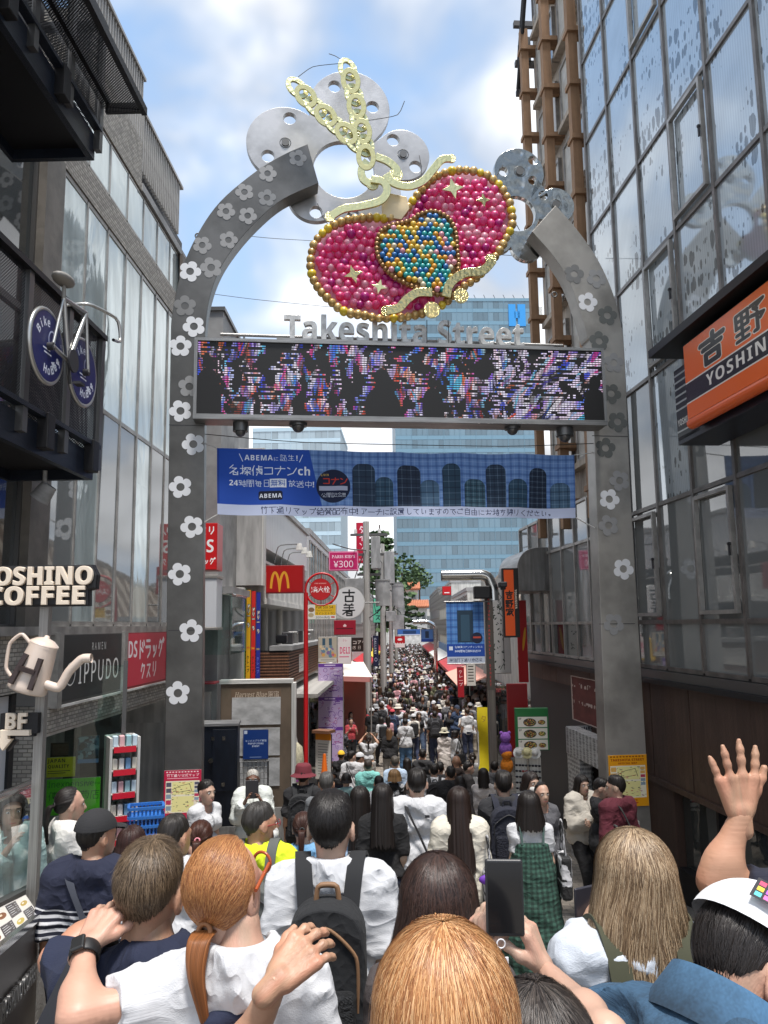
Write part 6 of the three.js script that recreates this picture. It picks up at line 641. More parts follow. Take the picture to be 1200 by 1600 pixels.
{ // sunglasses rack and toys by the portal
  const [o, w, h] = spot('sunglasses_rack', 'revolving rack of sunglasses and round hats by the portal', 'display rack', [808, 1170, 850, 1300], 14.6, -0.3); part(o, 'pole', rod([0, -0.2, 0], [0, h, 0], 0.03), M.chrome); part(o, 'panel', box(w * 0.95, h * 0.7, 0.03, 0, h * 0.55, 0), M.offwhite); const lens = mat([0.02, 0.02, 0.03], 0.15), lg = new THREE.SphereGeometry(0.026, 10, 6).scale(1, 0.75, 0.35); for (let r = 0; r < 9; r++) for (let c = 0; c < 4; c++) { const x = -w * 0.36 + c * w * 0.24, y = h * 0.24 + r * h * 0.07; part(o, 'sunglasses', [lg.clone().translate(x - 0.03, y, 0.03), lg.clone().translate(x + 0.03, y, 0.03), box(0.03, 0.006, 0.006, x, y + 0.008, 0.035)], (r * c) % 5 === 2 ? mat([0.3, 0.05, 0.05], 0.2) : lens); } for (let i = 0; i < 3; i++) part(o, 'hat', [cyl(0.1, 0.1, 0.015, 20).rotateX(1.2).translate(-w * 0.3 + i * w * 0.3, h * 0.96, 0.1), new THREE.SphereGeometry(0.06, 14, 8).translate(-w * 0.3 + i * w * 0.3, h * 0.97, 0.12)], i === 1 ? mat([0.6, 0.55, 0.3], 0.8) : M.white);
  for (const [px, py, c, lab] of [[790, 1170, [0.3, 0.12, 0.5], 'purple plush toy hanging beside the sunglasses rack'], [792, 1196, [0.8, 0.25, 0.02], 'orange plush toy hanging beside the sunglasses rack']]) { const t = thing('plush_toy', lab, 'toy', P(px, py, 15)); const m = worn(c, 0.95, 0, 3); part(t, 'body', new THREE.SphereGeometry(0.13, 14, 10).scale(0.9, 1.15, 0.8), m); part(t, 'head', new THREE.SphereGeometry(0.1, 14, 10).translate(0, 0.2, 0.02), m); for (const s of [-1, 1]) part(t, 'ear', new THREE.SphereGeometry(0.035, 8, 6).translate(s * 0.07, 0.28, 0), m); part(t, 'cord', rod([0, 0.28, 0], [0, 0.7, 0], 0.006), M.wire); }
}
// --- far end: glass towers, white villa, trees
function tower(label, px0, px1, ytop, d, floors, tint, opt = {}) {
  const a = P(px0, ytop, d), b = P(px1, ytop, d), o = thing('glass_tower', label, 'building', [(a.x + b.x) / 2, 0, -d], opt.turn ?? 0), w = b.x - a.x, H = a.y, fh = H / floors;
  part(o, 'core', boxAB(-w / 2, w / 2, 0, H - 0.4, -22, -0.2), mat(tint, 0.4)); const tones = [1, 0.78, 1.18].map((k) => mat(tint.map((c) => c * k), 0.12, 0, { ior: 1.9 })), n = Math.round(w / 1.5), cw = w / n, bins = [[], [], []];
  for (let f = 0; f < floors; f++) { part(o, 'spandrel', boxAB(-w / 2, w / 2, f * fh, f * fh + fh * 0.3, -0.2, 0.02), mat(tint.map((c) => c * 1.5), 0.25, 0.1)); for (let i = 0; i < n; i++) bins[Math.floor(vnoise(i * 0.45, f * 0.8, 3 + d) * 2.99)].push(new THREE.PlaneGeometry(cw * 0.96, fh * 0.68).translate(-w / 2 + (i + 0.5) * cw, f * fh + fh * 0.65, -0.02)); }
  bins.forEach((l, i) => { if (l.length) { const m = part(o, 'panes', l, tones[i]); m.userData.kind = 'stuff'; } }); for (let i = 0; i <= n; i += 3) part(o, 'mullion', boxAB(-w / 2 + i * cw - 0.06, -w / 2 + i * cw + 0.06, 0, H, -0.02, 0.08), mat(tint.map((c) => c * 1.35), 0.3, 0.2)); part(o, 'roof_edge', boxAB(-w / 2 - 0.1, w / 2 + 0.1, H - 0.4, H + 0.5, -22, 0.1), mat(tint.map((c) => c * 1.4), 0.4)); return [o, w, H];
}
{ const [o, w, H] = tower('blue green glass office tower at the end of the street', 615, 836, 470, 220, 26, [0.13, 0.225, 0.29], { turn: 0.03 }); part(o, 'logo', [boxAB(w * 0.31, w * 0.36, H - 8, H - 1.4, 0.1, 0.3), boxAB(w * 0.375, w * 0.43, H - 8, H - 1.4, 0.1, 0.3), boxAB(w * 0.35, w * 0.39, H - 5.6, H - 3.6, 0.1, 0.3)], mat([0.04, 0.32, 0.75], 0.4)); part(o, 'letters', new TextGeometry('HU', { font, size: 4.4, depth: 0.2, curveSegments: 3 }).translate(w * 0.455, H - 6.6, 0.1), M.white); for (let i = 0; i < 6; i++) part(o, 'roof_mast', rod([w * (0.1 + i * 0.07), H, -2], [w * (0.1 + i * 0.07) - 1, H + 2.4, -2], 0.1, 5), M.steelDark); tower('pale glass tower glimpsed between the screen and the cloth banner', 395, 532, 672, 190, 16, [0.36, 0.46, 0.52], { turn: -0.03 }); }
{ // villa
  const d = 128, a = P(606, 1000, d), b = P(668, 1000, d), o = thing('white_villa', 'white plastered villa with arched windows and terracotta roofs', 'building', [(a.x + b.x) / 2, 0, -d]), w = b.x - a.x, y = (py) => P(637, py, d).y; part(o, 'wall', mbox(-w / 2, w / 2, 0, y(945), -8, 0), M.white); part(o, 'wall', mbox(-w / 2 + 1, w * 0.3, 0, y(918), -8, -2), M.white); const tr = worn([0.5, 0.19, 0.1], 0.8, 0, 0.5, 0.01);
  for (const [x0, x1, py, z] of [[-w / 2 - 0.2, w / 2 + 0.3, 945, 0.4], [-w * 0.2, w * 0.34, 916, -1.6]]) { part(o, 'roof', new THREE.BoxGeometry(x1 - x0, 0.25, 2.2).rotateX(0.5).translate((x0 + x1) / 2, y(py) + 0.1, z - 0.6), tr); for (let i = 0; i * 0.28 < x1 - x0; i++) part(o, 'roof_tile', cyl(0.1, 0.1, 2.2, 6).rotateX(Math.PI / 2 + 0.5).translate(x0 + i * 0.28, y(py) + 0.25, z - 0.6), tr); }
  for (const [x, py, s] of [[-2.4, 965, 1], [-1.0, 965, 1], [0.4, 965, 1], [1.6, 965, 1], [-1.6, 935, 1.4], [1.2, 935, 1.8], [2.6, 965, 1]]) { const sh = new THREE.Shape(); sh.moveTo(-0.28 * s, -0.6); sh.lineTo(-0.28 * s, 0.35); sh.absarc(0, 0.35, 0.28 * s, Math.PI, 0, true); sh.lineTo(0.28 * s, -0.6); part(o, 'arched_window', extr(sh, 0.06).translate(x, y(py), py < 940 ? -1.98 : 0.01), glassMid); }
}
{ // conifer and rounder trees
  const leafM = [[0.035, 0.075, 0.03], [0.055, 0.1, 0.035], [0.075, 0.125, 0.045]].map((c) => mat(c, 0.8));
  const d = 92, b = P(594, 905, d), o = thing('cedar_tree', 'dark green cedar tree with drooping tiers behind the poles', 'tree', [b.x, 0, -d]), H = P(588, 820, d).y; part(o, 'trunk', cyl(0.08, 0.4, H, 10, 0, H / 2, 0), M.brown); const cl = [[], [], []], leaf = (x, y, z, s) => { const g = new THREE.PlaneGeometry(s, s * 0.5).rotateZ(rr(-0.6, 0.6)).rotateX(rr(-1.2, 1.2)).rotateY(rr(0, 6.3)).translate(x, y, z); cl[Math.floor(rnd() * 3)].push(g); }; const br = [];
  for (let t = 0; t < 15; t++) { const y = H * (0.3 + 0.68 * t / 15), R = (1 - t / 15.5) * 4.6 + 0.4; for (let k = 0; k < 8; k++) { const az = k * 0.785 + t * 1.3 + rr(-0.3, 0.3), r = R * rr(0.7, 1.15); br.push(rod([0, y, 0], [Math.cos(az) * r, y - r * 0.12, Math.sin(az) * r], 0.03, 4)); for (let q = 0; q < 22; q++) { const f = Math.sqrt(rr(0.05, 1)) * r; leaf(Math.cos(az) * f + rr(-0.4, 0.4), y - f * 0.14 + rr(-0.12, 0.22), Math.sin(az) * f + rr(-0.4, 0.4), rr(0.45, 0.85)); } } }
  part(o, 'limbs', br, M.brown); cl.forEach((l, i) => { part(o, 'crown', l, leafM[i]); });
  for (const [px, py, dd, lab, R] of [[628, 895, 108, 'rounded light green tree beside the cedar', 3.4], [655, 905, 140, 'low green tree crown over the white villa roof', 2.6]]) { const c = P(px, py, dd), t = thing('leafy_tree', lab, 'tree', [c.x, 0, -dd]), cc = [[], [], []]; part(t, 'trunk', cyl(0.12, 0.3, c.y, 8, 0, c.y / 2, 0), M.brown); for (let i = 0; i < 900; i++) { const q = V(rr(-1, 1), rr(-1, 1), rr(-1, 1)); if (q.length() > 1) continue; const k = 0.72 + 0.4 * vnoise(q.x * 3, q.y * 3, q.z * 3); cc[i % 3].push(new THREE.PlaneGeometry(0.45, 0.35).rotateX(rr(0, 3)).rotateY(rr(0, 6)).translate(q.x * R * k, c.y + q.y * R * 0.8 * k, q.z * R * k)); } cc.forEach((l, i) => part(t, 'crown', l, leafM[i])); }
  const bl = thing('end_block', 'pale low building closing the far end of the street', 'building', [5, 0, -150]); part(bl, 'wall', mbox(-14, 12, 0, 7.5, -8, 0), M.offwhite); for (let i = 0; i < 10; i++) part(bl, 'window', mbox(-13 + i * 2.5, -11.4 + i * 2.5, 4, 6.2, 0.002, 0.06), glassMid);
}
// ---------- people: signed distance bodies meshed with surface nets
function nets(f, lo, hi, cell, uvFn) {
  const nx = Math.ceil((hi[0] - lo[0]) / cell) + 1, ny = Math.ceil((hi[1] - lo[1]) / cell) + 1, nz = Math.ceil((hi[2] - lo[2]) / cell) + 1, v = new Float32Array(nx * ny * nz), S = 4, id = (i, j, k) => (k * ny + j) * nx + i;
  for (let k = 0; k < nz; k += S) for (let j = 0; j < ny; j += S) for (let i = 0; i < nx; i += S) {
    const c = f(lo[0] + (i + 1.5) * cell, lo[1] + (j + 1.5) * cell, lo[2] + (k + 1.5) * cell), far = Math.abs(c) > cell * S * 1.35, ie = Math.min(i + S, nx), je = Math.min(j + S, ny), ke = Math.min(k + S, nz);
    for (let kk = k; kk < ke; kk++) for (let jj = j; jj < je; jj++) for (let ii = i; ii < ie; ii++) v[id(ii, jj, kk)] = far ? c : f(lo[0] + ii * cell, lo[1] + jj * cell, lo[2] + kk * cell);
  }
  const vi = new Int32Array(nx * ny * nz).fill(-1), pos = [], idx = [], E = [[0, 1], [0, 2], [0, 4], [1, 3], [1, 5], [2, 3], [2, 6], [3, 7], [4, 5], [4, 6], [5, 7], [6, 7]], cv = new Float32Array(8);
  for (let k = 0; k < nz - 1; k++) for (let j = 0; j < ny - 1; j++) for (let i = 0; i < nx - 1; i++) {
    let m = 0; for (let c = 0; c < 8; c++) { cv[c] = v[id(i + (c & 1), j + ((c >> 1) & 1), k + (c >> 2))]; if (cv[c] < 0) m |= 1 << c; } if (m === 0 || m === 255) continue;
    let x = 0, y = 0, z = 0, n = 0; for (const [a, b] of E) if ((cv[a] < 0) !== (cv[b] < 0)) { const t = cv[a] / (cv[a] - cv[b]); x += (a & 1) + t * ((b & 1) - (a & 1)); y += ((a >> 1) & 1) + t * (((b >> 1) & 1) - ((a >> 1) & 1)); z += (a >> 2) + t * ((b >> 2) - (a >> 2)); n++; }
    vi[id(i, j, k)] = pos.length / 3; pos.push(lo[0] + (i + x / n) * cell, lo[1] + (j + y / n) * cell, lo[2] + (k + z / n) * cell);
  }
  const quad = (a, b, c, d, flip) => { if (a < 0 || b < 0 || c < 0 || d < 0) return; flip ? idx.push(a, c, b, a, d, c) : idx.push(a, b, c, a, c, d); };
  for (let k = 1; k < nz - 1; k++) for (let j = 1; j < ny - 1; j++) for (let i = 1; i < nx - 1; i++) {
    const s = v[id(i, j, k)] < 0; if (s !== v[id(i + 1, j, k)] < 0) quad(vi[id(i, j - 1, k - 1)], vi[id(i, j, k - 1)], vi[id(i, j, k)], vi[id(i, j - 1, k)], !s); if (s !== v[id(i, j + 1, k)] < 0) quad(vi[id(i - 1, j, k - 1)], vi[id(i - 1, j, k)], vi[id(i, j, k)], vi[id(i, j, k - 1)], !s); if (s !== v[id(i, j, k + 1)] < 0) quad(vi[id(i - 1, j - 1, k)], vi[id(i, j - 1, k)], vi[id(i, j, k)], vi[id(i - 1, j, k)], !s);
  }
  const g = new THREE.BufferGeometry(); g.setAttribute('position', new THREE.Float32BufferAttribute(pos, 3)); const uv = new Float32Array(pos.length / 3 * 2); for (let i = 0; i < pos.length / 3; i++) { const q = uvFn ? uvFn(pos[3 * i], pos[3 * i + 1], pos[3 * i + 2]) : [Math.atan2(pos[3 * i], -pos[3 * i + 2]) * 0.16, pos[3 * i + 1]]; uv[2 * i] = q[0]; uv[2 * i + 1] = q[1]; } g.setAttribute('uv', new THREE.BufferAttribute(uv, 2)); g.setIndex(idx); g.computeVertexNormals(); return g;
}
const cap = (px, py, pz, b) => { const dx = b[4] - b[0], dy = b[5] - b[1], dz = b[6] - b[2], ax = px - b[0], ay = py - b[1], az = pz - b[2], t = clamp((ax * dx + ay * dy + az * dz) / (dx * dx + dy * dy + dz * dz + 1e-9)), qx = ax - dx * t, qy = ay - dy * t, qz = az - dz * t; return Math.sqrt(qx * qx + qy * qy + qz * qz) - (b[3] + (b[7] - b[3]) * t); };
const bone = (a, ra, b, rb) => [a[0], a[1], a[2], ra, b[0], b[1], b[2], rb];
const smin = (a, b, k) => { const h = Math.max(k - Math.abs(a - b), 0) / k; return Math.min(a, b) - h * h * k * 0.25; };
const sdf = (bs, k = 0.04, inf = 0) => (x, y, z) => { let d = 9; for (const b of bs) d = smin(d, cap(x, y, z, b), k); return d - inf; };
const ell = (x, y, z, c, r) => { x -= c[0]; y -= c[1]; z -= c[2]; const k0 = Math.hypot(x / r[0], y / r[1], z / r[2]), k1 = Math.hypot(x / (r[0] * r[0]), y / (r[1] * r[1]), z / (r[2] * r[2])); return k0 < 1e-6 ? -Math.min(...r) : k0 * (k0 - 1) / k1; };
const bounds = (bs, pad) => { const lo = [9, 9, 9], hi = [-9, -9, -9]; for (const b of bs) for (let i = 0; i < 3; i++) { lo[i] = Math.min(lo[i], b[i] - b[3], b[i + 4] - b[7]); hi[i] = Math.max(hi[i], b[i] + b[3], b[i + 4] + b[7]); } return [lo.map((q) => q - pad), hi.map((q) => q + pad)]; };
const memo = new Map(), cached = (key, fn) => { if (!memo.has(key)) memo.set(key, fn()); return memo.get(key); };
const v3 = (a) => V(...a), lerp3 = (a, b, t) => [mix(a[0], b[0], t), mix(a[1], b[1], t), mix(a[2], b[2], t)];
// head: origin at ear height, face to +z
const HEAD = (cell, f) => cached('head' + cell + f, () => { const w = f ? 0.96 : 1; return nets((x, y, z) => {
  const ax = Math.abs(x); let d = smin(ell(x, y, z, [0, 0.028, -0.012], [0.076 * w, 0.09, 0.094]), ell(x, y, z, [0, -0.038, 0.03], [0.057 * w, 0.082, 0.064]), 0.035);
  d = smin(d, cap(x, y, z, [0, 0.012, 0.084, 0.008, 0, -0.026, 0.104, 0.0125]), 0.014); d = smin(d, cap(ax, y, z, [0.006, -0.03, 0.094, 0.008, 0.012, -0.032, 0.09, 0.008]), 0.008);
  d = smin(d, cap(ax, y, z, [0.012, 0.026, 0.082, 0.008, 0.045, 0.026, 0.068, 0.008]), 0.02); d = -smin(-d, ell(ax, y, z, [0.031, 0.006, 0.094], [0.016, 0.01, 0.016]), 0.012);
  d = smin(d, cap(ax, y, z, [0, -0.062, 0.089, 0.007, 0.018, -0.062, 0.082, 0.004]), 0.008); d = smin(d, cap(ax, y, z, [0, -0.073, 0.086, 0.008, 0.014, -0.072, 0.081, 0.005]), 0.008);
  const ear = Math.max(ell(ax, y, z, [0.08 * w, -0.006, -0.012], [0.011, 0.034, 0.022]), -ell(ax, y, z, [0.09 * w, -0.004, -0.008], [0.009, 0.022, 0.012])); d = smin(d, ear, 0.008);
  return smin(d, cap(x, y, z, [0, -0.05, -0.022, 0.05 * w, 0, -0.2, -0.035, 0.054 * w]), 0.03); }, [-0.12, -0.21, -0.13], [0.12, 0.14, 0.14], cell); });
// hand: wrist at origin, fingers to -y, palm to +z, thumb to +x
function handBones(curl, spread, thumb = 0) {
  const out = [], F = [[-0.031, 0.056], [-0.011, 0.072], [0.0105, 0.079], [0.031, 0.07]]; F.forEach(([x, L], i) => { const r = [0.0072, 0.0081, 0.0085, 0.0083][i], k = [x * (1 + spread * 0.3), -0.088 + Math.abs(x - 0.008) * 0.25, 0]; out.push(bone([x * 0.55, -0.012, 0.002], 0.0145, k, 0.0115)); let p = k, a = curl[0] + (i === 0 ? 0.06 : 0), sx = (x - 0.006) * spread * 9; for (let s = 0; s < 3; s++) { const l = L * [0.46, 0.3, 0.24][s], q = [p[0] + Math.sin(sx) * l * Math.cos(a), p[1] - Math.cos(a) * l * Math.cos(sx), p[2] + Math.sin(a) * l]; out.push(bone(p, r * (1.04 - s * 0.09), q, r * (0.92 - s * 0.1))); p = q; a += curl[s + 1] ?? curl[0]; } });
  out.push(bone([0.018, -0.02, 0.006], 0.016, [0.042, -0.052, 0.016 + thumb * 0.01], 0.0125)); out.push(bone([0.042, -0.052, 0.016 + thumb * 0.01], 0.0115, [0.056 - thumb * 0.012, -0.08, 0.022 + thumb * 0.022], 0.0098)); out.push(bone([0.056 - thumb * 0.012, -0.08, 0.022 + thumb * 0.022], 0.0096, [0.061 - thumb * 0.024, -0.103, 0.024 + thumb * 0.034], 0.0078)); return out;
}
const CURL = { relaxed: [[0.18, 0.35, 0.3], 0.1, 0.2], open: [[0.02, 0.05, 0.05], 0.75, -0.3], grip: [[0.75, 0.9, 0.7], 0.0, 0.9], drape: [[0.35, 0.5, 0.3], 0.25, 0.1], phone: [[0.45, 0.6, 0.45], 0.1, 1.0] };
const HAND = (pose, cell) => cached('hand' + pose + cell, () => { const b = handBones(...CURL[pose]), [lo, hi] = bounds(b, 0.012); b.push(bone([0, 0.03, 0], 0.022, [0, -0.012, 0.002], 0.023)); lo[1] = -0.2; hi[1] = 0.07; lo[0] -= 0.01; hi[0] += 0.01; lo[2] = Math.min(lo[2], -0.04); hi[2] = Math.max(hi[2], 0.04); return nets(sdf(b, 0.009), lo, hi, cell); });
function handAt(pose, cell, wrist, dir, palm, mirror, hs = 1) { const g = HAND(pose, cell).clone().scale(hs, 1 + (hs - 1) * 0.3, hs), y = v3(dir).normalize().negate(), z = v3(palm).addScaledVector(y, -v3(palm).dot(y)).normalize(), x = y.clone().cross(z); if (mirror) g.scale(-1, 1, 1); g.applyMatrix4(new THREE.Matrix4().makeBasis(x, y, z)).translate(...wrist); if (mirror) { const ix = g.index.array; for (let i = 0; i < ix.length; i += 3) [ix[i], ix[i + 1]] = [ix[i + 1], ix[i]]; g.computeVertexNormals(); } return g; }
// skeleton in metres for a 1.72 m figure; +x is the figure's left
const ARMS = { down: { l: [[0.192, 1.12, -0.03], [0.205, 0.87, 0.05]], r: [[-0.192, 1.12, -0.03], [-0.205, 0.87, 0.05]] }, phone: { l: [[0.2, 1.14, 0.1], [0.1, 1.36, 0.27]], r: [[-0.2, 1.14, 0.1], [-0.1, 1.37, 0.27]] }, bent: { l: [[0.195, 1.12, -0.02], [0.15, 1.02, 0.2]], r: [[-0.192, 1.12, -0.03], [-0.205, 0.87, 0.05]] }, mouth: { l: [[0.195, 1.12, -0.02], [0.2, 0.88, 0.08]], r: [[-0.19, 1.16, 0.12], [-0.06, 1.36, 0.2]] }, fold: { l: [[0.22, 1.13, 0.04], [-0.02, 1.16, 0.2]], r: [[-0.22, 1.13, 0.04], [0.04, 1.2, 0.22]] }, up: { l: [[0.3, 1.5, 0.02], [0.16, 1.66, 0.12]], r: [[-0.3, 1.5, 0.02], [-0.16, 1.66, 0.12]] } };
const LEGS = { stand: { l: [[0.1, 0.5, 0.02], [0.105, 0.09, -0.01]], r: [[-0.1, 0.5, 0.02], [-0.105, 0.09, -0.01]] }, walk: { l: [[0.1, 0.52, 0.13], [0.1, 0.1, 0.17]], r: [[-0.1, 0.5, -0.05], [-0.1, 0.13, -0.27]] }, lean: { l: [[0.1, 0.5, 0.05], [0.1, 0.09, 0.06]], r: [[-0.08, 0.55, 0.2], [-0.06, 0.12, 0.24]] } };
function skeleton(s) {
  const b = s.build ?? 1, f = s.fem ? 1 : 0, A0 = typeof s.arms === 'object' ? s.arms : ARMS[s.arms ?? 'down'], Lg = LEGS[s.legs ?? 'stand'], sw = (f ? 0.132 : 0.152) * Math.sqrt(b), hip = 0.088, kx = typeof s.arms === 'object' ? 1 : sw / 0.152, A = { l: A0.l.map((q) => [q[0] * kx, q[1], q[2]]), r: A0.r.map((q) => [q[0] * kx, q[1], q[2]]) };
  const torso = [bone([-(f ? 0.056 : 0.07) * b, 1.29, 0.005], 0.092 * b, [(f ? 0.056 : 0.07) * b, 1.29, 0.005], 0.092 * b), bone([-sw * 0.9, 1.388, -0.012], 0.046 * b, [0, 1.435, -0.02], 0.058 * b), bone([sw * 0.9, 1.388, -0.012], 0.046 * b, [0, 1.435, -0.02], 0.058 * b), bone([-0.045 * b, 1.1, 0.0], (f ? 0.086 : 0.1) * b, [0.045 * b, 1.1, 0.0], (f ? 0.086 : 0.1) * b), bone([-0.07 * b, 0.96, -0.005], 0.1 * b, [0.07 * b, 0.96, -0.005], 0.1 * b), bone([0, 1.43, -0.02], 0.054, [0, 1.52, 0.0], 0.048)];
  if (f) torso.push(bone([-0.06, 1.27, 0.075], 0.05, [0.06, 1.27, 0.075], 0.05));
  const arm = (q, sg) => [bone([sg * sw, 1.385, -0.012], 0.047 * b, q[0], 0.037 * b), bone(q[0], 0.037 * b, lerp3(q[0], q[1], 0.3), 0.038 * b), bone(lerp3(q[0], q[1], 0.3), 0.038 * b, q[1], s.wr ?? 0.0255)], leg = (q, sg) => [bone([sg * hip, 0.92, 0], 0.088 * b, q[0], 0.056 * b), bone([q[0][0], q[0][1], q[0][2]], 0.055 * b, lerp3(q[0], q[1], 0.35).map((v, i) => i === 2 ? v - 0.012 : v), 0.056 * b), bone(lerp3(q[0], q[1], 0.35), 0.053 * b, q[1], 0.036)];
  return { torso, al: arm(A.l, 1), ar: arm(A.r, -1), ll: leg(Lg.l, 1), lr: leg(Lg.r, -1), A, Lg, sw };
}
const LOD = [{ body: 0.014, top: 0.012, head: 0.0055, hand: 0.0042, bot: 0.022 }, { body: 0.023, top: 0.02, head: 0.011, hand: 0.0085, bot: 0.024 }, { body: 0.042, top: 0.042, head: 0.022, hand: 0, bot: 0.046 }];
const headM = (s) => { const m = new THREE.Matrix4().makeRotationFromEuler(new THREE.Euler(s.nod ?? 0, s.look ?? 0, s.tilt ?? 0, 'YXZ')), c = v3(s.headAt ?? [0, 1.578, 0.014]); return new THREE.Matrix4().makeTranslation(0, 1.5, 0).multiply(m).multiply(new THREE.Matrix4().makeTranslation(c.x, c.y - 1.5, c.z)); };
function bodyGeo(s, l) {
  const k = skeleton(s), q = LOD[l], bs = [...k.torso, ...k.al, ...k.ar, ...k.ll, ...k.lr]; if (!q.hand) for (const [, w] of [k.A.l, k.A.r]) bs.push(bone(w, 0.03, [w[0], w[1] - 0.08, w[2] + 0.01], 0.03)); for (const [, a] of [k.Lg.l, k.Lg.r]) bs.push(bone([a[0], a[1] - 0.05, a[2] - 0.03], 0.035, [a[0], a[1] - 0.055, a[2] + 0.12], 0.03));
  const [lo, hi] = bounds(bs, 0.05), parts = [nets(sdf(bs, 0.035, -0.004), lo, hi, s.cell ?? q.body), HEAD(q.head, s.fem).clone().applyMatrix4(headM(s))];
  if (q.hand) for (const [side, sg] of [['l', 1], ['r', -1]]) { const [el, wr] = k.A[side], dir = s['dir' + side] ?? wr.map((v, i) => v - el[i]); parts.push(handAt(s['hand' + side] ?? 'relaxed', q.hand, wr, dir, s['palm' + side] ?? [-sg, 0, 0.2], (sg < 0) !== !!s['flip' + side], s.hs).clone()); }
  return mergeGeometries(parts.map((g) => { const h = g.clone(); return h; }));
}
const ridge = (x, y, z) => { const r = 1 - Math.abs(2 * vnoise(x, y, z) - 1); return r * r; };
const wrinkle = (x, y, z, a, sd) => a * (0.9 * (ridge(x * 5 + y * 3.2 + sd, y * 6 - x * 3.4, z * 5 + sd) - 0.42) + 0.5 * (ridge(x * 11 - y * 6 + sd, y * 15 + x * 8, z * 11) - 0.42) + 0.25 * (vnoise(x * 26, y * 34, z * 26 + sd) - 0.5));
function topGeo(s, l) {
  const k = skeleton(s), t = s.top, cell = l === 0 ? s.tcell ?? LOD[0].top : LOD[l].top, inf = (t.loose ?? 0.014) * 0.62, hem = t.hem ?? 0.88, sl = t.sleeve ?? 0.5, T = sdf(k.torso.slice(0, 5).concat(k.torso.slice(6)), 0.05, inf + 0.003), sd = (s.seed ?? 3) * 1.7, arms = [];
  if (sl > 0) for (const a of [k.al, k.ar]) { const up = a[0], fo = bone(a[1].slice(0, 3), 0.038, a[2].slice(4, 7), 0.03), end = sl <= 1 ? lerp3(up.slice(0, 3), up.slice(4, 7), sl) : lerp3(fo.slice(0, 3), fo.slice(4, 7), sl - 1), dr = v3((sl <= 1 ? up : fo).slice(4, 7)).sub(v3((sl <= 1 ? up : fo).slice(0, 3))).normalize(); arms.push({ f: sdf(sl <= 1 ? [up] : [up, fo], 0.03, inf + (t.wide ?? 0.01) * 0.7), end, dr }); }
  const bs = [...k.torso, ...(sl > 0 ? [...k.al, ...k.ar] : [])], [lo, hi] = bounds(bs, inf + 0.05); lo[1] = Math.max(lo[1], Math.min(hem, ...arms.map((a) => a.end[1])) - 0.08); hi[1] = Math.max(1.52, ...arms.map((a) => a.end[1] + 0.1));
  const W = (t.fold ?? 0.019) * 1.5 * (l === 2 ? 0.5 : 1), flare = t.flare ?? 0.04, ny = t.neck ?? 1.485;
  return nets((x, y, z) => { let d = T(x, y, z) - Math.max(0, 1.2 - y) * flare; d = Math.max(d, y - 1.5); for (const a of arms) { let e = a.f(x, y, z); e = Math.max(e, (x - a.end[0]) * a.dr.x + (y - a.end[1]) * a.dr.y + (z - a.end[2]) * a.dr.z); d = smin(d, e, 0.04); } d -= wrinkle(x, y, z, W, sd); d = Math.max(d, hem - y); const nk = Math.hypot(x, (z - 0.012) * 0.85); return Math.max(d, Math.min(0.062 - nk, 0.03) * (y > 1.36 ? 1 : -1) + (y > 1.36 ? 0 : -1), (y - ny - 0.03 * clamp(nk * 6)) * 0.9); }, lo, hi, cell);
}
function botGeo(s, l) {
  const k = skeleton(s), t = s.bottom, cell = LOD[l].bot, w = t.waist ?? 1.0, sd = (s.seed ?? 3) * 2.3;
  if (t.type === 'skirt' || t.type === 'dress') { const h = t.hem ?? 0.3, r0 = t.r0 ?? 0.135, r1 = t.r1 ?? 0.24; return nets((x, y, z) => { const q = clamp((w - y) / (w - h)), az = Math.atan2(x, z), r = Math.hypot(x * 0.88, z), R = mix(r0, r1, Math.pow(q, 0.8)) + 0.012 * q * Math.sin(az * 14 + 2 * Math.sin(y * 6)) + wrinkle(x, y, z, 0.02, sd); return Math.max((r - R) * 0.9, y - w, h - y); }, [-0.45, h - 0.06, -0.4], [0.45, w + 0.06, 0.4], cell); }
  const leg = t.len ?? 1, inf = t.loose ?? 0.016, P0 = sdf([k.torso[4], ...k.ll, ...k.lr], 0.035, inf), cut = t.type === 'shorts' ? 0.5 : mix(0.5, 0.07, leg), [lo, hi] = bounds([k.torso[4], ...k.ll, ...k.lr], 0.06);
  return nets((x, y, z) => Math.max(P0(x, y, z) - wrinkle(x, y, z, 0.018, sd), y - w, cut - y), lo, [hi[0], w + 0.06, hi[2]], cell);
}
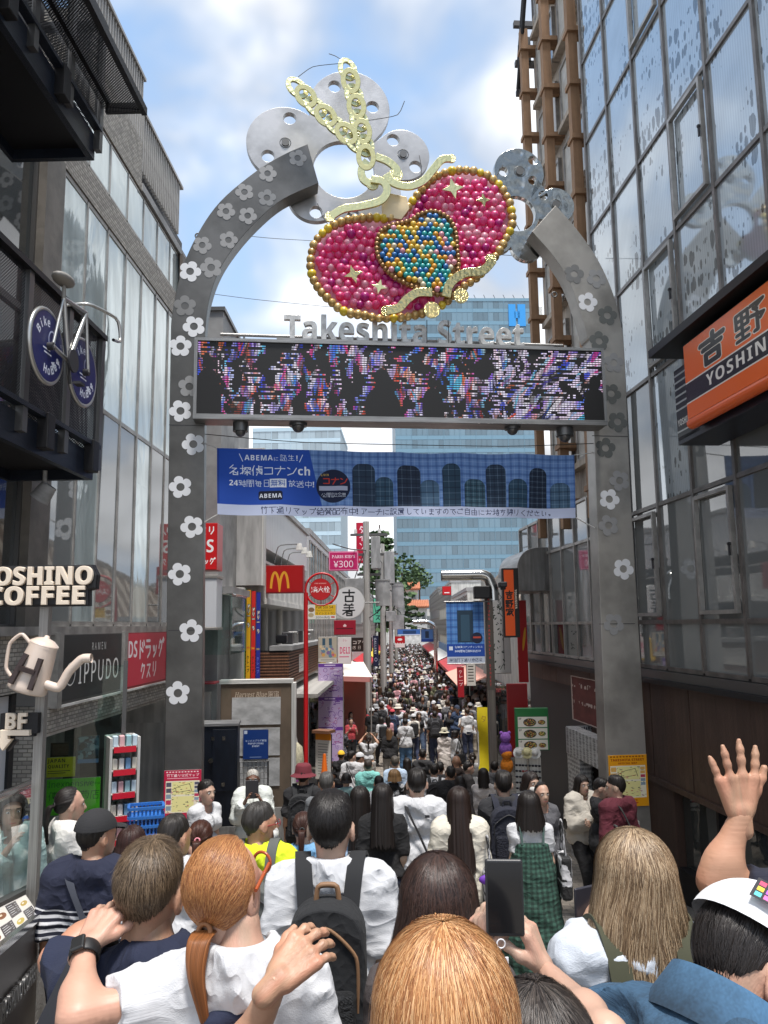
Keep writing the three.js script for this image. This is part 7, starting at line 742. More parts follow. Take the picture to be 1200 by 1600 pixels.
// hair as a grown shell: az 0 is the face side; t runs from crown to tip
function hairFn(o) {
  const { type, len = 0.3, vol = 0.02, flare = 0.02, part: pt = 0.3, wavy = 0, back = 0 } = o;
  return (az, t, off = 0) => {
    const frz = vnoise(Math.cos(az) * 9 + 5, Math.sin(az) * 9, 7.7), A = 0.0765, B = 0.0945, C = 0.097;
    if (type === 'tied') { // combed back towards the tie: the pole of the shell is the tie itself
      const a = o.tieA ?? 1.75, k = (1 + Math.cos(az)) / 2, te = mix(o.low ?? 0.6, a + 0.5, Math.pow(k, 0.9)) * (0.97 + frz * 0.06), th = te * t, up = off + vol * (0.5 + 0.5 * Math.sin(Math.min(1, t * 1.1) * 3.1)), c = Math.cos(th), n = Math.sin(th), dy = c * Math.cos(a) + n * Math.cos(az) * Math.sin(a), dz = -c * Math.sin(a) + n * Math.cos(az) * Math.cos(a), dx = n * Math.sin(az), pin = mix(0.93, 1, sstep(0, 0.5, t));
      return [(A + up) * dx, 0.028 + (B + up) * dy * pin, -0.012 + (C + up) * dz * pin];
    }
    const s = (1 - Math.cos(az)) / 2, short = type === 'short', side = Math.pow(Math.abs(Math.sin(az)), 6), te = short ? (mix(0.98, o.nape ?? 2.5, Math.pow(s, 0.8)) - side * 0.3) * (0.94 + frz * 0.07 + 0.07 * vnoise(Math.cos(az) * 45 + 9, Math.sin(az) * 45, 3)) : 1.62;
    const long = !short && s > 0.16, tk = short ? 1 : long ? 0.45 : 1, th = (long ? 1.62 : short ? te : mix(1.12, 1.45, s / 0.16)) * Math.min(1, t / tk), crown = 0.75 + 0.5 * Math.exp(-Math.pow((th - 0.5) / 0.6, 2)), puff = (short ? vol * crown * mix(1, 0.05, sstep(0.45, 1, t)) : vol * Math.pow(Math.sin(Math.min(th, 1.57)) * 0.5 + 0.5, 0.7)) + off * (short ? mix(1, 0.3, sstep(0.6, 1, t)) : 1);
    let x = (A + puff) * Math.sin(th) * Math.sin(az), y = 0.028 + (B + puff) * Math.cos(th), z = -0.012 + (C + puff) * Math.sin(th) * Math.cos(az);
    if (short && th > 1.6) { const zc = -0.028, r = Math.hypot(x, z - zc), m = 0.0545 + off * 0.3; if (r < m && z < 0.02) { x *= m / r; z = zc + (z - zc) * m / r; } }
    if (long && t > tk) { const q = (t - tk) / (1 - tk), L = len * (0.86 + 0.24 * frz + 0.08 * vnoise(az * 25, 3, 1)), w = 1 + flare * 8 * Math.sin(q * Math.PI * 0.5) - (o.pinch ?? 0) * Math.sin(q * 3.1); x *= w; z = (z + 0.012) * mix(1, 0.86, q) - 0.012 - (back + 0.02) * q; y -= q * L; if (wavy) { const ph = vnoise(Math.cos(az) * 4, Math.sin(az) * 4, 2) * 9; x += wavy * Math.sin(q * 13 + ph) * q; z += wavy * Math.cos(q * 11 + ph) * q; } }
    return [x, y, z];
  };
}
function hairShell(o, nu, nt) {
  const f = hairFn(o), pos = [], uv = [], idx = [], rough = o.rough ?? 0.004;
  for (let i = 0; i <= nu; i++) for (let j = 0; j <= nt; j++) { const az = i / nu * Math.PI * 2, t = Math.max(0.002, j / nt), r = rough * ((vnoise(Math.cos(az) * 22 + 30, Math.sin(az) * 22, t * (o.type === 'short' ? 6 : 1.6)) - 0.5) + 0.6 * (vnoise(Math.cos(az) * 60, Math.sin(az) * 60 + 30, t * 2) - 0.5)) * 2 * clamp(t * 3); pos.push(...f(az, t, r)); uv.push(i / nu * 2, t * 0.5); }
  for (let i = 0; i < nu; i++) for (let j = 0; j < nt; j++) { const a = i * (nt + 1) + j, b = a + nt + 1; idx.push(a, a + 1, b, b, a + 1, b + 1); }
  const g = new THREE.BufferGeometry(); g.setAttribute('position', new THREE.Float32BufferAttribute(pos, 3)); g.setAttribute('uv', new THREE.Float32BufferAttribute(uv, 2)); g.setIndex(idx); g.computeVertexNormals(); return g;
}
function strandGeo(paths, r) { // each hair a narrow ribbon lying on the shell
  const pos = [], idx = [], nor = []; let base = 0; const d = V(0, 0, 0), n = V(0, 0, 0), sd = V(0, 0, 0);
  for (const p of paths) { for (let i = 0; i < p.length; i++) { d.subVectors(p[Math.min(i + 1, p.length - 1)], p[Math.max(0, i - 1)]).normalize(); n.set(p[i].x, Math.max(p[i].y, 0) * 0.9, p[i].z + 0.012).normalize(); sd.crossVectors(d, n).normalize(); n.crossVectors(sd, d); const q = r * (i === p.length - 1 ? 0.3 : 1); for (const k of [-1, 1]) { pos.push(p[i].x + sd.x * q * k, p[i].y + sd.y * q * k, p[i].z + sd.z * q * k); nor.push(n.x + sd.x * k * 0.5, n.y + sd.y * k * 0.5, n.z + sd.z * k * 0.5); } if (i) { const a0 = base + (i - 1) * 2; idx.push(a0, a0 + 1, a0 + 2, a0 + 1, a0 + 3, a0 + 2); } } base += p.length * 2; }
  const g = new THREE.BufferGeometry(); g.setAttribute('position', new THREE.Float32BufferAttribute(pos, 3)); g.setAttribute('normal', new THREE.Float32BufferAttribute(nor, 3)); g.setIndex(idx); return g;
}
function strandPaths(o, n, seg, azr) { const f = hairFn(o), out = []; for (let i = 0; i < n; i++) { const az0 = azr ? rr(...azr) : rr(0, 6.283), t0 = rr(0.01, o.type === 'short' ? 0.8 : 0.3), t1 = o.type === 'short' ? Math.min(1.0, t0 + rr(0.15, 0.34)) : o.type === 'tied' ? rr(0.9, 1) : rr(0.85, 1.03), dr = (vnoise(Math.cos(az0) * 3, Math.sin(az0) * 3, 4) - 0.5) * 0.3 + rr(-0.035, 0.035), fly = i % 60 === 7 && o.type !== 'tied' && t0 > 0.15, of = fly ? rr(0.005, 0.011) : rr(-0.001, o.lift ?? 0.006), ph = rr(0, 9), p = []; for (let j = 0; j <= seg; j++) { const t = mix(t0, t1, j / seg), az = az0 + dr * (j / seg) + 0.03 * Math.sin(j * 0.9 + ph); p.push(v3(f(az, t, (fly ? of * j / seg : of) + (o.spike ?? 0) * j / seg + (fly ? 0.006 : 0.0015) * Math.sin(j * (fly ? 0.6 : 1.7) + ph)))); } out.push(p); } return out; }
const hairTex = ntex(1024, 32, (u, v) => { const k = 0.85 + (fbm(u * 330, v * 2.2, 3, 3) - 0.5) * 0.6 + (fbm(u * 40, v * 1.2, 8, 2) - 0.5) * 0.35; return [k, k * 0.98, k * 0.95]; }, true), hairBump = ntex(1024, 32, (u, v) => fbm(u * 340, v * 2.5, 4, 3));
const hairMat = (c, r = 0.42) => { const k = 'h' + c.join() + r; return cached(k, () => mat(c, r, 0, { map: hairTex, bumpMap: hairBump, bumpScale: 0.0015, specularIntensity: 0.7 })); };
const skinMat = (c) => cached('s' + c.join(), () => mat(c, 0.48, 0, { map: ntex(128, 128, (u, v) => { const k = 0.92 + (tile2(u, v, 8, 2, 5) - 0.5) * 0.34, r = (tile2(u, v, 14, 6, 4) - 0.5) * 0.2; return [k + r, k, k]; }, true), bumpMap: rep(TX.grain, 3), bumpScale: 0.0007 }));
const clothMat = (c, tex) => cached('c' + (Array.isArray(c) ? c.join() : c) + (tex ?? ''), () => mat(c, 0.9, 0, { bumpMap: rep(TX.fold, 1.7), bumpScale: 0.011, sheen: 0.1, sheenRoughness: 0.6, ...(tex ? { map: CT[tex] } : {}) })), plainCloth = (c, tex) => cached('pc' + c.join() + tex, () => mat(c, 0.9, 0, { bumpMap: rep(TX.weave, 3), bumpScale: 0.0012, ...(tex ? { map: CT[tex] } : {}) }));
const flat = (fn, w = 256, h = 256) => ntex(w, h, fn, true);
const CT = {
  stripes: flat((u, v) => { const y = v * 1.6; return y > 1.27 ? [0.12, 0.14, 0.22] : y > 1.06 ? (((y - 1.06) / 0.031) % 1 < 0.5 ? [0.1, 0.11, 0.17] : [0.86, 0.86, 0.86]) : [0.84, 0.84, 0.84]; }, 8, 1024), check: flat((u, v) => { const a = (u * 26) % 1 < 0.5 ? 1 : 0, b = (v * 26) % 1 < 0.5 ? 1 : 0, k = 0.42 + 0.16 * (a + b) + (vnoise(u * 40, v * 40, 2) - 0.5) * 0.1; return [k * 0.62, k * 0.85, k * 0.78]; }), plaid: flat((u, v) => { const b = (x) => (x % 1 < 0.34 ? 1 : x % 1 > 0.6 && x % 1 < 0.68 ? -0.8 : 0), k = 0.62 - 0.16 * b(u * 7) - 0.16 * b(v * 7); return [k * 0.95, k * 0.97, k * 1.04]; }), denim: flat((u, v) => { const k = 0.62 + (tile2(u, v, 5, 3, 5) - 0.5) * 0.95 + (hash3(Math.floor(u * 256), Math.floor(v * 256), 2) - 0.5) * 0.1; return [k * 0.72, k * 0.9, k]; }), blobs: flat((u, v) => { const k = fbm(u * 12, v * 12, 4, 3) > 0.52 ? 0.82 : 0.16; return [k, k, k]; }), speck: flat((u, v) => { const k = 0.5 + (fbm(u * 34, v * 34, 4, 3) - 0.5) * 1.3; return [k, k, k * 1.02]; }),
};
CT.stripes.repeat.set(1, 1 / 1.6); CT.plaid.repeat.set(1.6, 1.6); CT.denim.repeat.set(1.3, 1.3);
// flat strap along points; side is the strap's width direction at every point
function ribbon3(pts, width, thick, sides) { const c = new THREE.CatmullRomCurve3(pts.map(v3)), n = pts.length * 6, pos = [], idx = []; for (let i = 0; i <= n; i++) { const t = i / n, p = c.getPoint(t), d = c.getTangent(t), sd = v3(Array.isArray(sides[0]) ? lerp3(sides[Math.floor(t * (sides.length - 1))], sides[Math.min(sides.length - 1, Math.floor(t * (sides.length - 1)) + 1)], (t * (sides.length - 1)) % 1) : sides).normalize(), nn = d.clone().cross(sd).normalize(); for (const [a, b] of [[-1, -1], [1, -1], [1, 1], [-1, 1]]) pos.push(p.x + sd.x * a * width / 2 + nn.x * b * thick / 2, p.y + sd.y * a * width / 2 + nn.y * b * thick / 2, p.z + sd.z * a * width / 2 + nn.z * b * thick / 2); if (i) for (let k = 0; k < 4; k++) { const a0 = (i - 1) * 4 + k, a1 = (i - 1) * 4 + (k + 1) % 4; idx.push(a0, a1, a0 + 4, a1, a1 + 4, a0 + 4); } } const g = new THREE.BufferGeometry(); g.setAttribute('position', new THREE.Float32BufferAttribute(pos, 3)); g.setIndex(idx); return toCreasedNormals(g, 0.7); }
function backpack(par, c, o = {}) { const { w = 0.29, h = 0.43, d = 0.15, y = 1.2, z = -0.2, trim } = o, m = clothMat(c), sh = new THREE.Shape(), r = w * 0.42; sh.moveTo(-w / 2, -h / 2 + 0.04); sh.quadraticCurveTo(-w / 2, -h / 2, -w / 2 + 0.04, -h / 2); sh.lineTo(w / 2 - 0.04, -h / 2); sh.quadraticCurveTo(w / 2, -h / 2, w / 2, -h / 2 + 0.04); sh.lineTo(w * 0.47, h / 2 - r); sh.quadraticCurveTo(w * 0.44, h / 2, 0, h / 2); sh.quadraticCurveTo(-w * 0.44, h / 2, -w * 0.47, h / 2 - r); sh.closePath(); const bp = new THREE.Group(); bp.name = 'backpack'; par.add(bp); const g = new THREE.ExtrudeGeometry(sh, { depth: d - 0.06, bevelEnabled: true, bevelSize: 0.012, bevelThickness: 0.03, bevelSegments: 4, curveSegments: 10 }).translate(0, y, z - (d - 0.06) / 2); part(bp, 'pack', g, m); part(bp, 'pocket', rbox(w * 0.78, h * 0.44, 0.05, 0.024, 0, y - h * 0.2, z - d / 2 - 0.008, 3), m); part(bp, 'zip', tube([[-w * 0.42, y - h * 0.12, z - d / 2 + 0.005], [-w * 0.4, y + h * 0.22, z - d / 2 - 0.004], [0, y + h * 0.4, z - d / 2 - 0.004], [w * 0.4, y + h * 0.22, z - d / 2 - 0.004], [w * 0.42, y - h * 0.12, z - d / 2 + 0.005]], 0.006, 6, 36), trim ? mat(trim, 0.6) : M.dark); part(bp, 'carry_loop', tube([[-0.04, y + h / 2 - 0.01, z + 0.02], [-0.03, y + h / 2 + 0.05, z + 0.02], [0.03, y + h / 2 + 0.05, z + 0.02], [0.04, y + h / 2 - 0.01, z + 0.02]], 0.01, 6, 16), trim ? mat(trim, 0.6) : m); for (const s of [-1, 1]) part(bp, 'shoulder_strap', ribbon3([[s * 0.075, y + h * 0.4, z + 0.05], [s * 0.09, 1.465, -0.09], [s * 0.1, 1.503, -0.015], [s * 0.11, 1.44, 0.09], [s * 0.12, 1.27, 0.15], [s * 0.16, 1.1, 0.11], [s * 0.17, 1.02, -0.06]], o.sw ?? 0.055, 0.012, [1, 0, 0]), m); return bp; }
const crossStrap = (par, c, s = 1, w = 0.03) => part(par, 'bag_strap', ribbon3([[s * 0.12, 1.3, 0.14], [s * 0.1, 1.48, 0.0], [s * 0.085, 1.42, -0.1], [0, 1.25, -0.14], [-s * 0.11, 1.02, -0.145], [-s * 0.19, 0.93, -0.06]], w, 0.008, [[1, 0, 0], [1, 0, 0.2], [s * 0.8, s * s * 0.5, 0], [0.8, s * 0.5, 0], [0.8, s * 0.5, 0]]), clothMat(c));
function handbag(par, c, o = {}) { const { x = 0.24, y = 0.72, z = 0.02, w = 0.28, h = 0.3, d = 0.1, loop = 0.3 } = o, bag = new THREE.Group(); bag.name = 'bag'; par.add(bag); const m = clothMat(c, o.tex); part(bag, 'pouch', metric(rbox(d, h, w, 0.035, x, y, z, 3)), m); part(bag, 'strap', tube([[x, y + h / 2, z - w * 0.35], [x * 0.96, y + h / 2 + loop, z - 0.03], [x * 0.96, y + h / 2 + loop, z + 0.03], [x, y + h / 2, z + w * 0.35]], 0.011, 6, 20), o.strap ? clothMat(o.strap) : m); return bag; }
const bendGeo = (g, a) => { const h = g.clone(), p = h.attributes.position; for (let i = 0; i < p.count; i++) { const y = p.getY(i), z = p.getZ(i), w = a * sstep(0.9, 1.35, y) * (y > 1.35 ? 1 : 1); const c = Math.cos(w), n = Math.sin(w), dy = y - 1.0; if (y > 0.9) { p.setY(i, 1.0 + dy * c - z * n); p.setZ(i, dy * n + z * c); } } h.computeVertexNormals(); return h; };
let pid = 0;
function person(s) {
  const l = s.lod ?? 1, o = thing('person', s.label, 'person', s.at, s.turn ?? Math.PI, s.group), sc = (s.h ?? 1.7) / 1.705; o.scale.setScalar(sc); s.seed = s.seed ?? (l === 2 ? 3 : pid++ % 7);
  const key = (k) => k + l + JSON.stringify([s.hs, s.wr, s.build, s.fem, s.arms, s.legs, s.handl, s.handr, s.look, s.nod, s.tilt, s.headAt, s.cell, s.dirl, s.dirr, s.palml, s.palmr, s.flipl, s.flipr]);
  const bd = (g) => s.bend ? bendGeo(g, s.bend) : g;
  part(o, 'body', bd(cached(key('b'), () => bodyGeo(s, l))), skinMat(s.skin ?? [0.5, 0.3, 0.21]));
  if (s.top) { const { col, tex, ...t } = s.top; part(o, s.top.name ?? 'shirt', bd(cached(key('t') + JSON.stringify(t) + s.seed, () => topGeo(s, l))), clothMat(col, tex)); }
  if (s.bottom) { const { col, tex, ...t } = s.bottom; part(o, s.bottom.type ?? 'trousers', cached(key('p') + JSON.stringify(t) + s.seed, () => botGeo(s, l)), clothMat(col, tex)); }
  const lg = LEGS[s.legs ?? 'stand']; for (const q of [lg.l[1], lg.r[1]]) part(o, 'shoe', cached('shoe' + l, () => mergeGeometries([new THREE.SphereGeometry(0.05, l ? 8 : 14, 8).scale(0.95, 0.85, 2.5).translate(0, -0.02, 0.05), new THREE.SphereGeometry(0.046, 8, 6).scale(1, 1.1, 1.1).translate(0, 0.0, -0.02)])), mat(s.shoe ?? [0.05, 0.05, 0.05], 0.6), [q[0], q[1] - 0.032, q[2] - 0.005]);
  const hm = s.bend ? new THREE.Matrix4().makeTranslation(0, 1, 0).multiply(new THREE.Matrix4().makeRotationX(s.bend)).multiply(new THREE.Matrix4().makeTranslation(0, -1, 0)).multiply(headM(s)) : headM(s), hg = (name, g, m, lab) => { const p = part(o, name, g, m, null, lab); p.applyMatrix4(hm); return p; }, H = s.hair ?? {}, hc = H.col ?? [0.022, 0.018, 0.017];
  if (H.type && H.type !== 'bald') { const { col, strands, tones, ...hp } = H; const sh = hg('hair', cached('hair' + l + JSON.stringify(hp), () => hairShell(hp, [180, 72, 30][l], [70, 26, 14][l])), hairMat(hc));
    if (H.type === 'tied') { const L = H.tail ?? 0.24, ty = H.tailY ?? 0.02, tr = H.tailR ?? 0.032; const c = H.sway ?? 0, tz = H.tailZ ?? -0.1, pts = [[0, ty, tz], [c * 0.2, ty - 0.012, tz - 0.035], [c * 0.5, ty - L * 0.4, tz - 0.058], [c, ty - L, tz - 0.045]].map(v3), cv = new THREE.CatmullRomCurve3(pts), nn = [60, 18, 10][l], ns = [28, 12, 6][l]; const g = cached('tail' + l + [L, ty, tr, c], () => { const pos = [], uv = [], idx = [], ns2 = l ? 12 : 48; for (let i = 0; i <= nn; i++) { const t = i / nn, p = cv.getPoint(t), R = tr * (t < 0.12 ? 0.45 + t * 3.5 : mix(0.95, 0.35, Math.pow((t - 0.12) / 0.88, 1.6))); for (let k = 0; k <= ns2; k++) { const a = k / ns2 * 6.283, q = R * (1 + 0.22 * (vnoise(Math.cos(a) * 7, Math.sin(a) * 7, t * 2) - 0.5)); pos.push(p.x + Math.cos(a) * q, p.y, p.z + Math.sin(a) * q * 0.8); uv.push(k / ns2 * 0.6, t * 0.5); if (i && k) { const b = i * (ns2 + 1) + k; idx.push(b, b - 1, b - ns2 - 1, b - 1, b - ns2 - 2, b - ns2 - 1); } } } const gg = new THREE.BufferGeometry(); gg.setAttribute('position', new THREE.Float32BufferAttribute(pos, 3)); gg.setAttribute('uv', new THREE.Float32BufferAttribute(uv, 2)); gg.setIndex(idx); gg.computeVertexNormals(); return gg; }); hg('ponytail', g, hairMat(hc)); hg('hair_tie', new THREE.TorusGeometry(0.016, 0.006, 6, 16).rotateX(0.3).translate(0, ty - 0.003, tz - 0.012), mat(H.tie ?? [0.02, 0.02, 0.02], 0.6)); }
    if (strands && l === 0) { const ps = strandPaths(hp, strands, H.type === 'short' ? 4 : 14), tn = tones ?? [0.7, 1, 1.35]; tn.forEach((k, i) => { const m = hg('hair_strands', strandGeo(ps.filter((_, j) => j % tn.length === i), H.sr ?? 0.00042), mat(Array.isArray(k) ? k : hc.map((c) => c * k), 0.4)); m.userData.kind = 'stuff'; }); } }
  if (s.hat) { const m = plainCloth(s.hat.col, s.hat.tex); if (s.hat.type === 'cap') { hg('cap', mergeGeometries([new THREE.SphereGeometry(0.106, 24, 12, 0, 6.3, 0, 1.45).scale(0.9, 1.02, 1.05).translate(0, 0.034, -0.012).toNonIndexed(), new THREE.CylinderGeometry(0.085, 0.09, 0.008, 20, 1, false, -1.2, 2.4).scale(0.95, 1, 1.0).translate(0, 0.034, 0.075).toNonIndexed()]), m); } else { hg('hat', new THREE.LatheGeometry([[0.001, 0.15], [0.07, 0.148], [0.092, 0.12], [0.1, 0.055], [0.104, 0.04], [s.hat.brim ?? 0.15, 0.015], [s.hat.brim ?? 0.15, 0.01], [0.102, 0.03]].map(([x, y]) => new THREE.Vector2(x, y)), 28).translate(0, 0, -0.01), m); } }
  if (s.face && l < 2) { for (const q of [-1, 1]) { const e = hg('eye', new THREE.SphereGeometry(0.0115, 12, 8).scale(1.15, 0.62, 0.6).translate(q * 0.031, 0.005, 0.0785), mat([0.7, 0.68, 0.66], 0.3)); part(e, 'iris', new THREE.SphereGeometry(0.0055, 10, 8).scale(1, 1, 0.5).translate(q * 0.031, 0.005, 0.085), mat([0.015, 0.01, 0.008], 0.2)); hg('eyebrow', rod([q * 0.018, 0.026, 0.09], [q * 0.046, 0.026, 0.078], 0.0032, 6), mat(s.brow ?? [0.02, 0.016, 0.014], 0.8)); } if (!s.mask) hg('mouth', tube([[-0.02, -0.066, 0.0865], [0, -0.064, 0.097], [0.02, -0.066, 0.0865]], 0.0038, 6), mat([0.42, 0.13, 0.12], 0.5)); if (s.face === 'glasses') hg('glasses', [new THREE.TorusGeometry(0.02, 0.002, 5, 20).translate(-0.031, 0.004, 0.1), new THREE.TorusGeometry(0.02, 0.002, 5, 20).translate(0.031, 0.004, 0.1), rod([-0.011, 0.006, 0.1], [0.011, 0.006, 0.1], 0.002), rod([-0.051, 0.006, 0.098], [-0.082, 0.006, -0.01], 0.002), rod([0.051, 0.006, 0.098], [0.082, 0.006, -0.01], 0.002)], mat(s.glassCol ?? [0.02, 0.02, 0.02], 0.3)); }
  if (s.mask) hg('face_mask', new THREE.SphereGeometry(0.07, 18, 12, 0, Math.PI).scale(0.95, 0.72, 0.8).translate(0, -0.055, 0.052), M.white);
  s.extra?.(o, hg); return o;
}
// place by where the top of the head shows in the photograph, d metres ahead
function standAt(px, pyTop, d) { const p = P(px, pyTop, d), g = G(d); return { at: [p.x, g, p.z], h: p.y - g }; }
function solveD(px, py, h, lo = 11, hi = 140) { for (let i = 0; i < 40; i++) { const m = (lo + hi) / 2; (P(px, py, m).y - G(m) > h) ? lo = m : hi = m; } return (lo + hi) / 2; }
// ---------- the people
const SK = { fair: [0.56, 0.33, 0.235], tan: [0.5, 0.275, 0.175], light: [0.56, 0.36, 0.265], dark: [0.2, 0.1, 0.065] };
const BLK = [0.018, 0.018, 0.02], WHT = [0.53, 0.535, 0.55], NVY = [0.022, 0.03, 0.065], JEAN = [0.06, 0.09, 0.15], DKB = [0.024, 0.019, 0.017];
const toLocal = (s, px, py, d) => { const v = P(px, py, d).sub(v3(s.at)).applyAxisAngle(V(0, 1, 0), -(s.turn ?? Math.PI)).divideScalar(s.h / 1.705); return v.toArray(); };
const near = (s) => { const q = { lod: 0, turn: Math.PI, ...standAt(s.px, s.py, s.d), ...s }; if (q.armPx) { const A = ARMS[q.arms ?? 'down']; q.arms = { l: q.armPx.l ? q.armPx.l.map((p) => toLocal(q, ...p)) : A.l, r: q.armPx.r ? q.armPx.r.map((p) => toLocal(q, ...p)) : A.r }; } return person(q); };
// couple in front
near({ px: 243, py: 1318, d: 2.15, wr: 0.029, hs: 1.12, label: 'man with short brown hair in navy T-shirt with his arm around a woman', skin: SK.tan, headAt: [0.02, 1.58, 0.012], tilt: 0.08, look: -0.15, build: 1.06, cell: 0.01, armPx: { l: [[86, 1500, 2.3], [205, 1402, 2.5]], r: [[368, 1672, 1.8], [430, 1536, 1.74]] }, handr: 'drape', dirr: [-0.68, 0.55, 0.5], palmr: [-0.15, -0.65, 0.75], handl: 'phone', top: { col: [0.012, 0.017, 0.042], sleeve: 0.75, loose: 0.018 }, bottom: { col: [0.05, 0.05, 0.055] },
  hair: { type: 'short', col: [0.095, 0.06, 0.034], vol: 0.008, nape: 2.35, strands: 7000, tones: [[0.06, 0.038, 0.022], [0.12, 0.08, 0.045], [0.2, 0.14, 0.085]], spike: 0.007, lift: 0.006, rough: 0.006 },
  extra: (o) => { const b = new THREE.Group(); b.name = 'backpack'; o.add(b); const m = clothMat([0.016, 0.018, 0.024]), gm = clothMat([0.2, 0.205, 0.21]); b.position.set(0.33, 1.2, -0.2); b.rotation.set(0.15, 0.3, -0.5); part(b, 'pack', rbox(0.3, 0.4, 0.2, 0.07, 0, -0.16, 0, 5), m); part(b, 'lid_pocket', rbox(0.25, 0.16, 0.16, 0.05, 0, -0.02, -0.06, 4), m); part(b, 'piping', [tube([[-0.13, -0.1, -0.12], [-0.08, 0.04, -0.14], [0.04, 0.06, -0.14], [0.12, -0.06, -0.13]], 0.009, 6, 24), tube([[-0.1, -0.2, -0.11], [0, -0.15, -0.125], [0.12, -0.22, -0.11]], 0.008, 6, 20)], gm); part(b, 'buckle', [rbox(0.05, 0.07, 0.016, 0.008, -0.03, 0.1, -0.06), rbox(0.035, 0.05, 0.02, 0.006, 0.05, 0.02, -0.14)], mat([0.24, 0.24, 0.24], 0.45)); part(o, 'shoulder_strap', ribbon3([[0.28, 1.16, -0.16], [0.21, 1.3, -0.15], [0.15, 1.45, -0.07], [0.135, 1.49, 0.0], [0.14, 1.42, 0.1]], 0.062, 0.014, [1, 0.3, 0]), m); } });
near({ px: 378, py: 1312, d: 1.98, fem: 1, label: 'woman with ginger ponytail in white T-shirt with her arm over the man', skin: SK.fair, headAt: [0.045, 1.58, 0.012], look: -0.42, tilt: -0.03, cell: 0.0085, tcell: 0.009, build: 1.05, armPx: { l: [[120, 1590, 1.86], [134, 1478, 2.02]] }, handl: 'drape', dirl: [-0.28, 0.55, 0.75], palml: [-0.1, -0.8, 0.5], top: { col: [0.56, 0.57, 0.59], sleeve: 0.62, loose: 0.018, fold: 0.02 }, bottom: { col: JEAN },
  hair: { type: 'tied', col: [0.33, 0.125, 0.042], vol: 0.009, tieA: 2.45, low: 0.25, tail: 0.17, tailY: -0.052, tailZ: -0.075, tailR: 0.03, sway: -0.025, strands: 6000, tones: [[0.24, 0.085, 0.03], [0.4, 0.165, 0.055], [0.5, 0.24, 0.09]], lift: 0.003, rough: 0.002, tie: [0.3, 0.13, 0.05] },
  extra: (o, hg) => { hg('sunglasses', [new THREE.TorusGeometry(0.024, 0.004, 6, 20).translate(-0.032, 0.045, 0.1), new THREE.TorusGeometry(0.024, 0.004, 6, 20).translate(0.032, 0.045, 0.1), rod([-0.055, 0.045, 0.095], [-0.092, 0.02, -0.02], 0.0045), rod([0.055, 0.045, 0.095], [0.092, 0.02, -0.02], 0.0045)], mat([0.35, 0.07, 0.02], 0.25)); const w = o.userData.wrist; part(o, 'necklace', new THREE.TorusGeometry(0.068, 0.0012, 4, 40).rotateX(1.45).translate(0, 1.475, -0.005), mat([0.6, 0.6, 0.58], 0.2, 1)); } });
{ // watch on her wrist
  const a = P(120, 1590, 1.86), b = P(134, 1478, 2.02), c = a.clone().lerp(b, 0.88), d = b.clone().sub(a).normalize(), o = thing('wrist_watch', 'black square smart watch on the wrist over the navy shoulder', 'watch', c), q = new THREE.Quaternion().setFromUnitVectors(V(0, 1, 0), d); o.quaternion.copy(q); part(o, 'strap', new THREE.TorusGeometry(0.0325, 0.0035, 8, 32).rotateX(Math.PI / 2).scale(1, 5, 1), mat([0.012, 0.012, 0.013], 0.5)); const back = camera.position.clone().sub(c).normalize().applyQuaternion(q.clone().invert()); back.y = 0; back.normalize(); const an = Math.atan2(back.x, back.z) - 0.5; part(o, 'watch_case', rbox(0.034, 0.04, 0.012, 0.008, 0, 0, 0.037, 3).rotateY(an), mat([0.02, 0.02, 0.02], 0.15)); }
// strawberry blonde in the middle
near({ px: 693, py: 1455, d: 1.15, fem: 1, label: 'woman with long straight strawberry blonde hair seen from behind', skin: SK.fair, top: { col: [0.05, 0.05, 0.06], sleeve: 0.6 }, bottom: { col: JEAN }, hair: { type: 'long', col: [0.42, 0.19, 0.07], len: 0.46, vol: 0.018, flare: 0.04, rough: 0.002, lift: 0.005, back: 0.03, strands: 11000, tones: [[0.26, 0.1, 0.034], [0.42, 0.19, 0.07], [0.58, 0.31, 0.13], [0.34, 0.14, 0.048], [0.66, 0.4, 0.2]] } });
near({ px: 684, py: 1342, d: 2.15, fem: 1, label: 'woman with dark brown wavy shoulder length hair seen from behind', skin: SK.light, top: { col: [0.06, 0.05, 0.05], sleeve: 0.6 }, bottom: { col: BLK }, hair: { type: 'long', col: [0.032, 0.017, 0.013], len: 0.3, vol: 0.02, flare: 0.05, wavy: 0.014, rough: 0.004, lift: 0.007, strands: 5000, tones: [[0.018, 0.011, 0.009], [0.045, 0.022, 0.017], [0.075, 0.038, 0.028]] } });
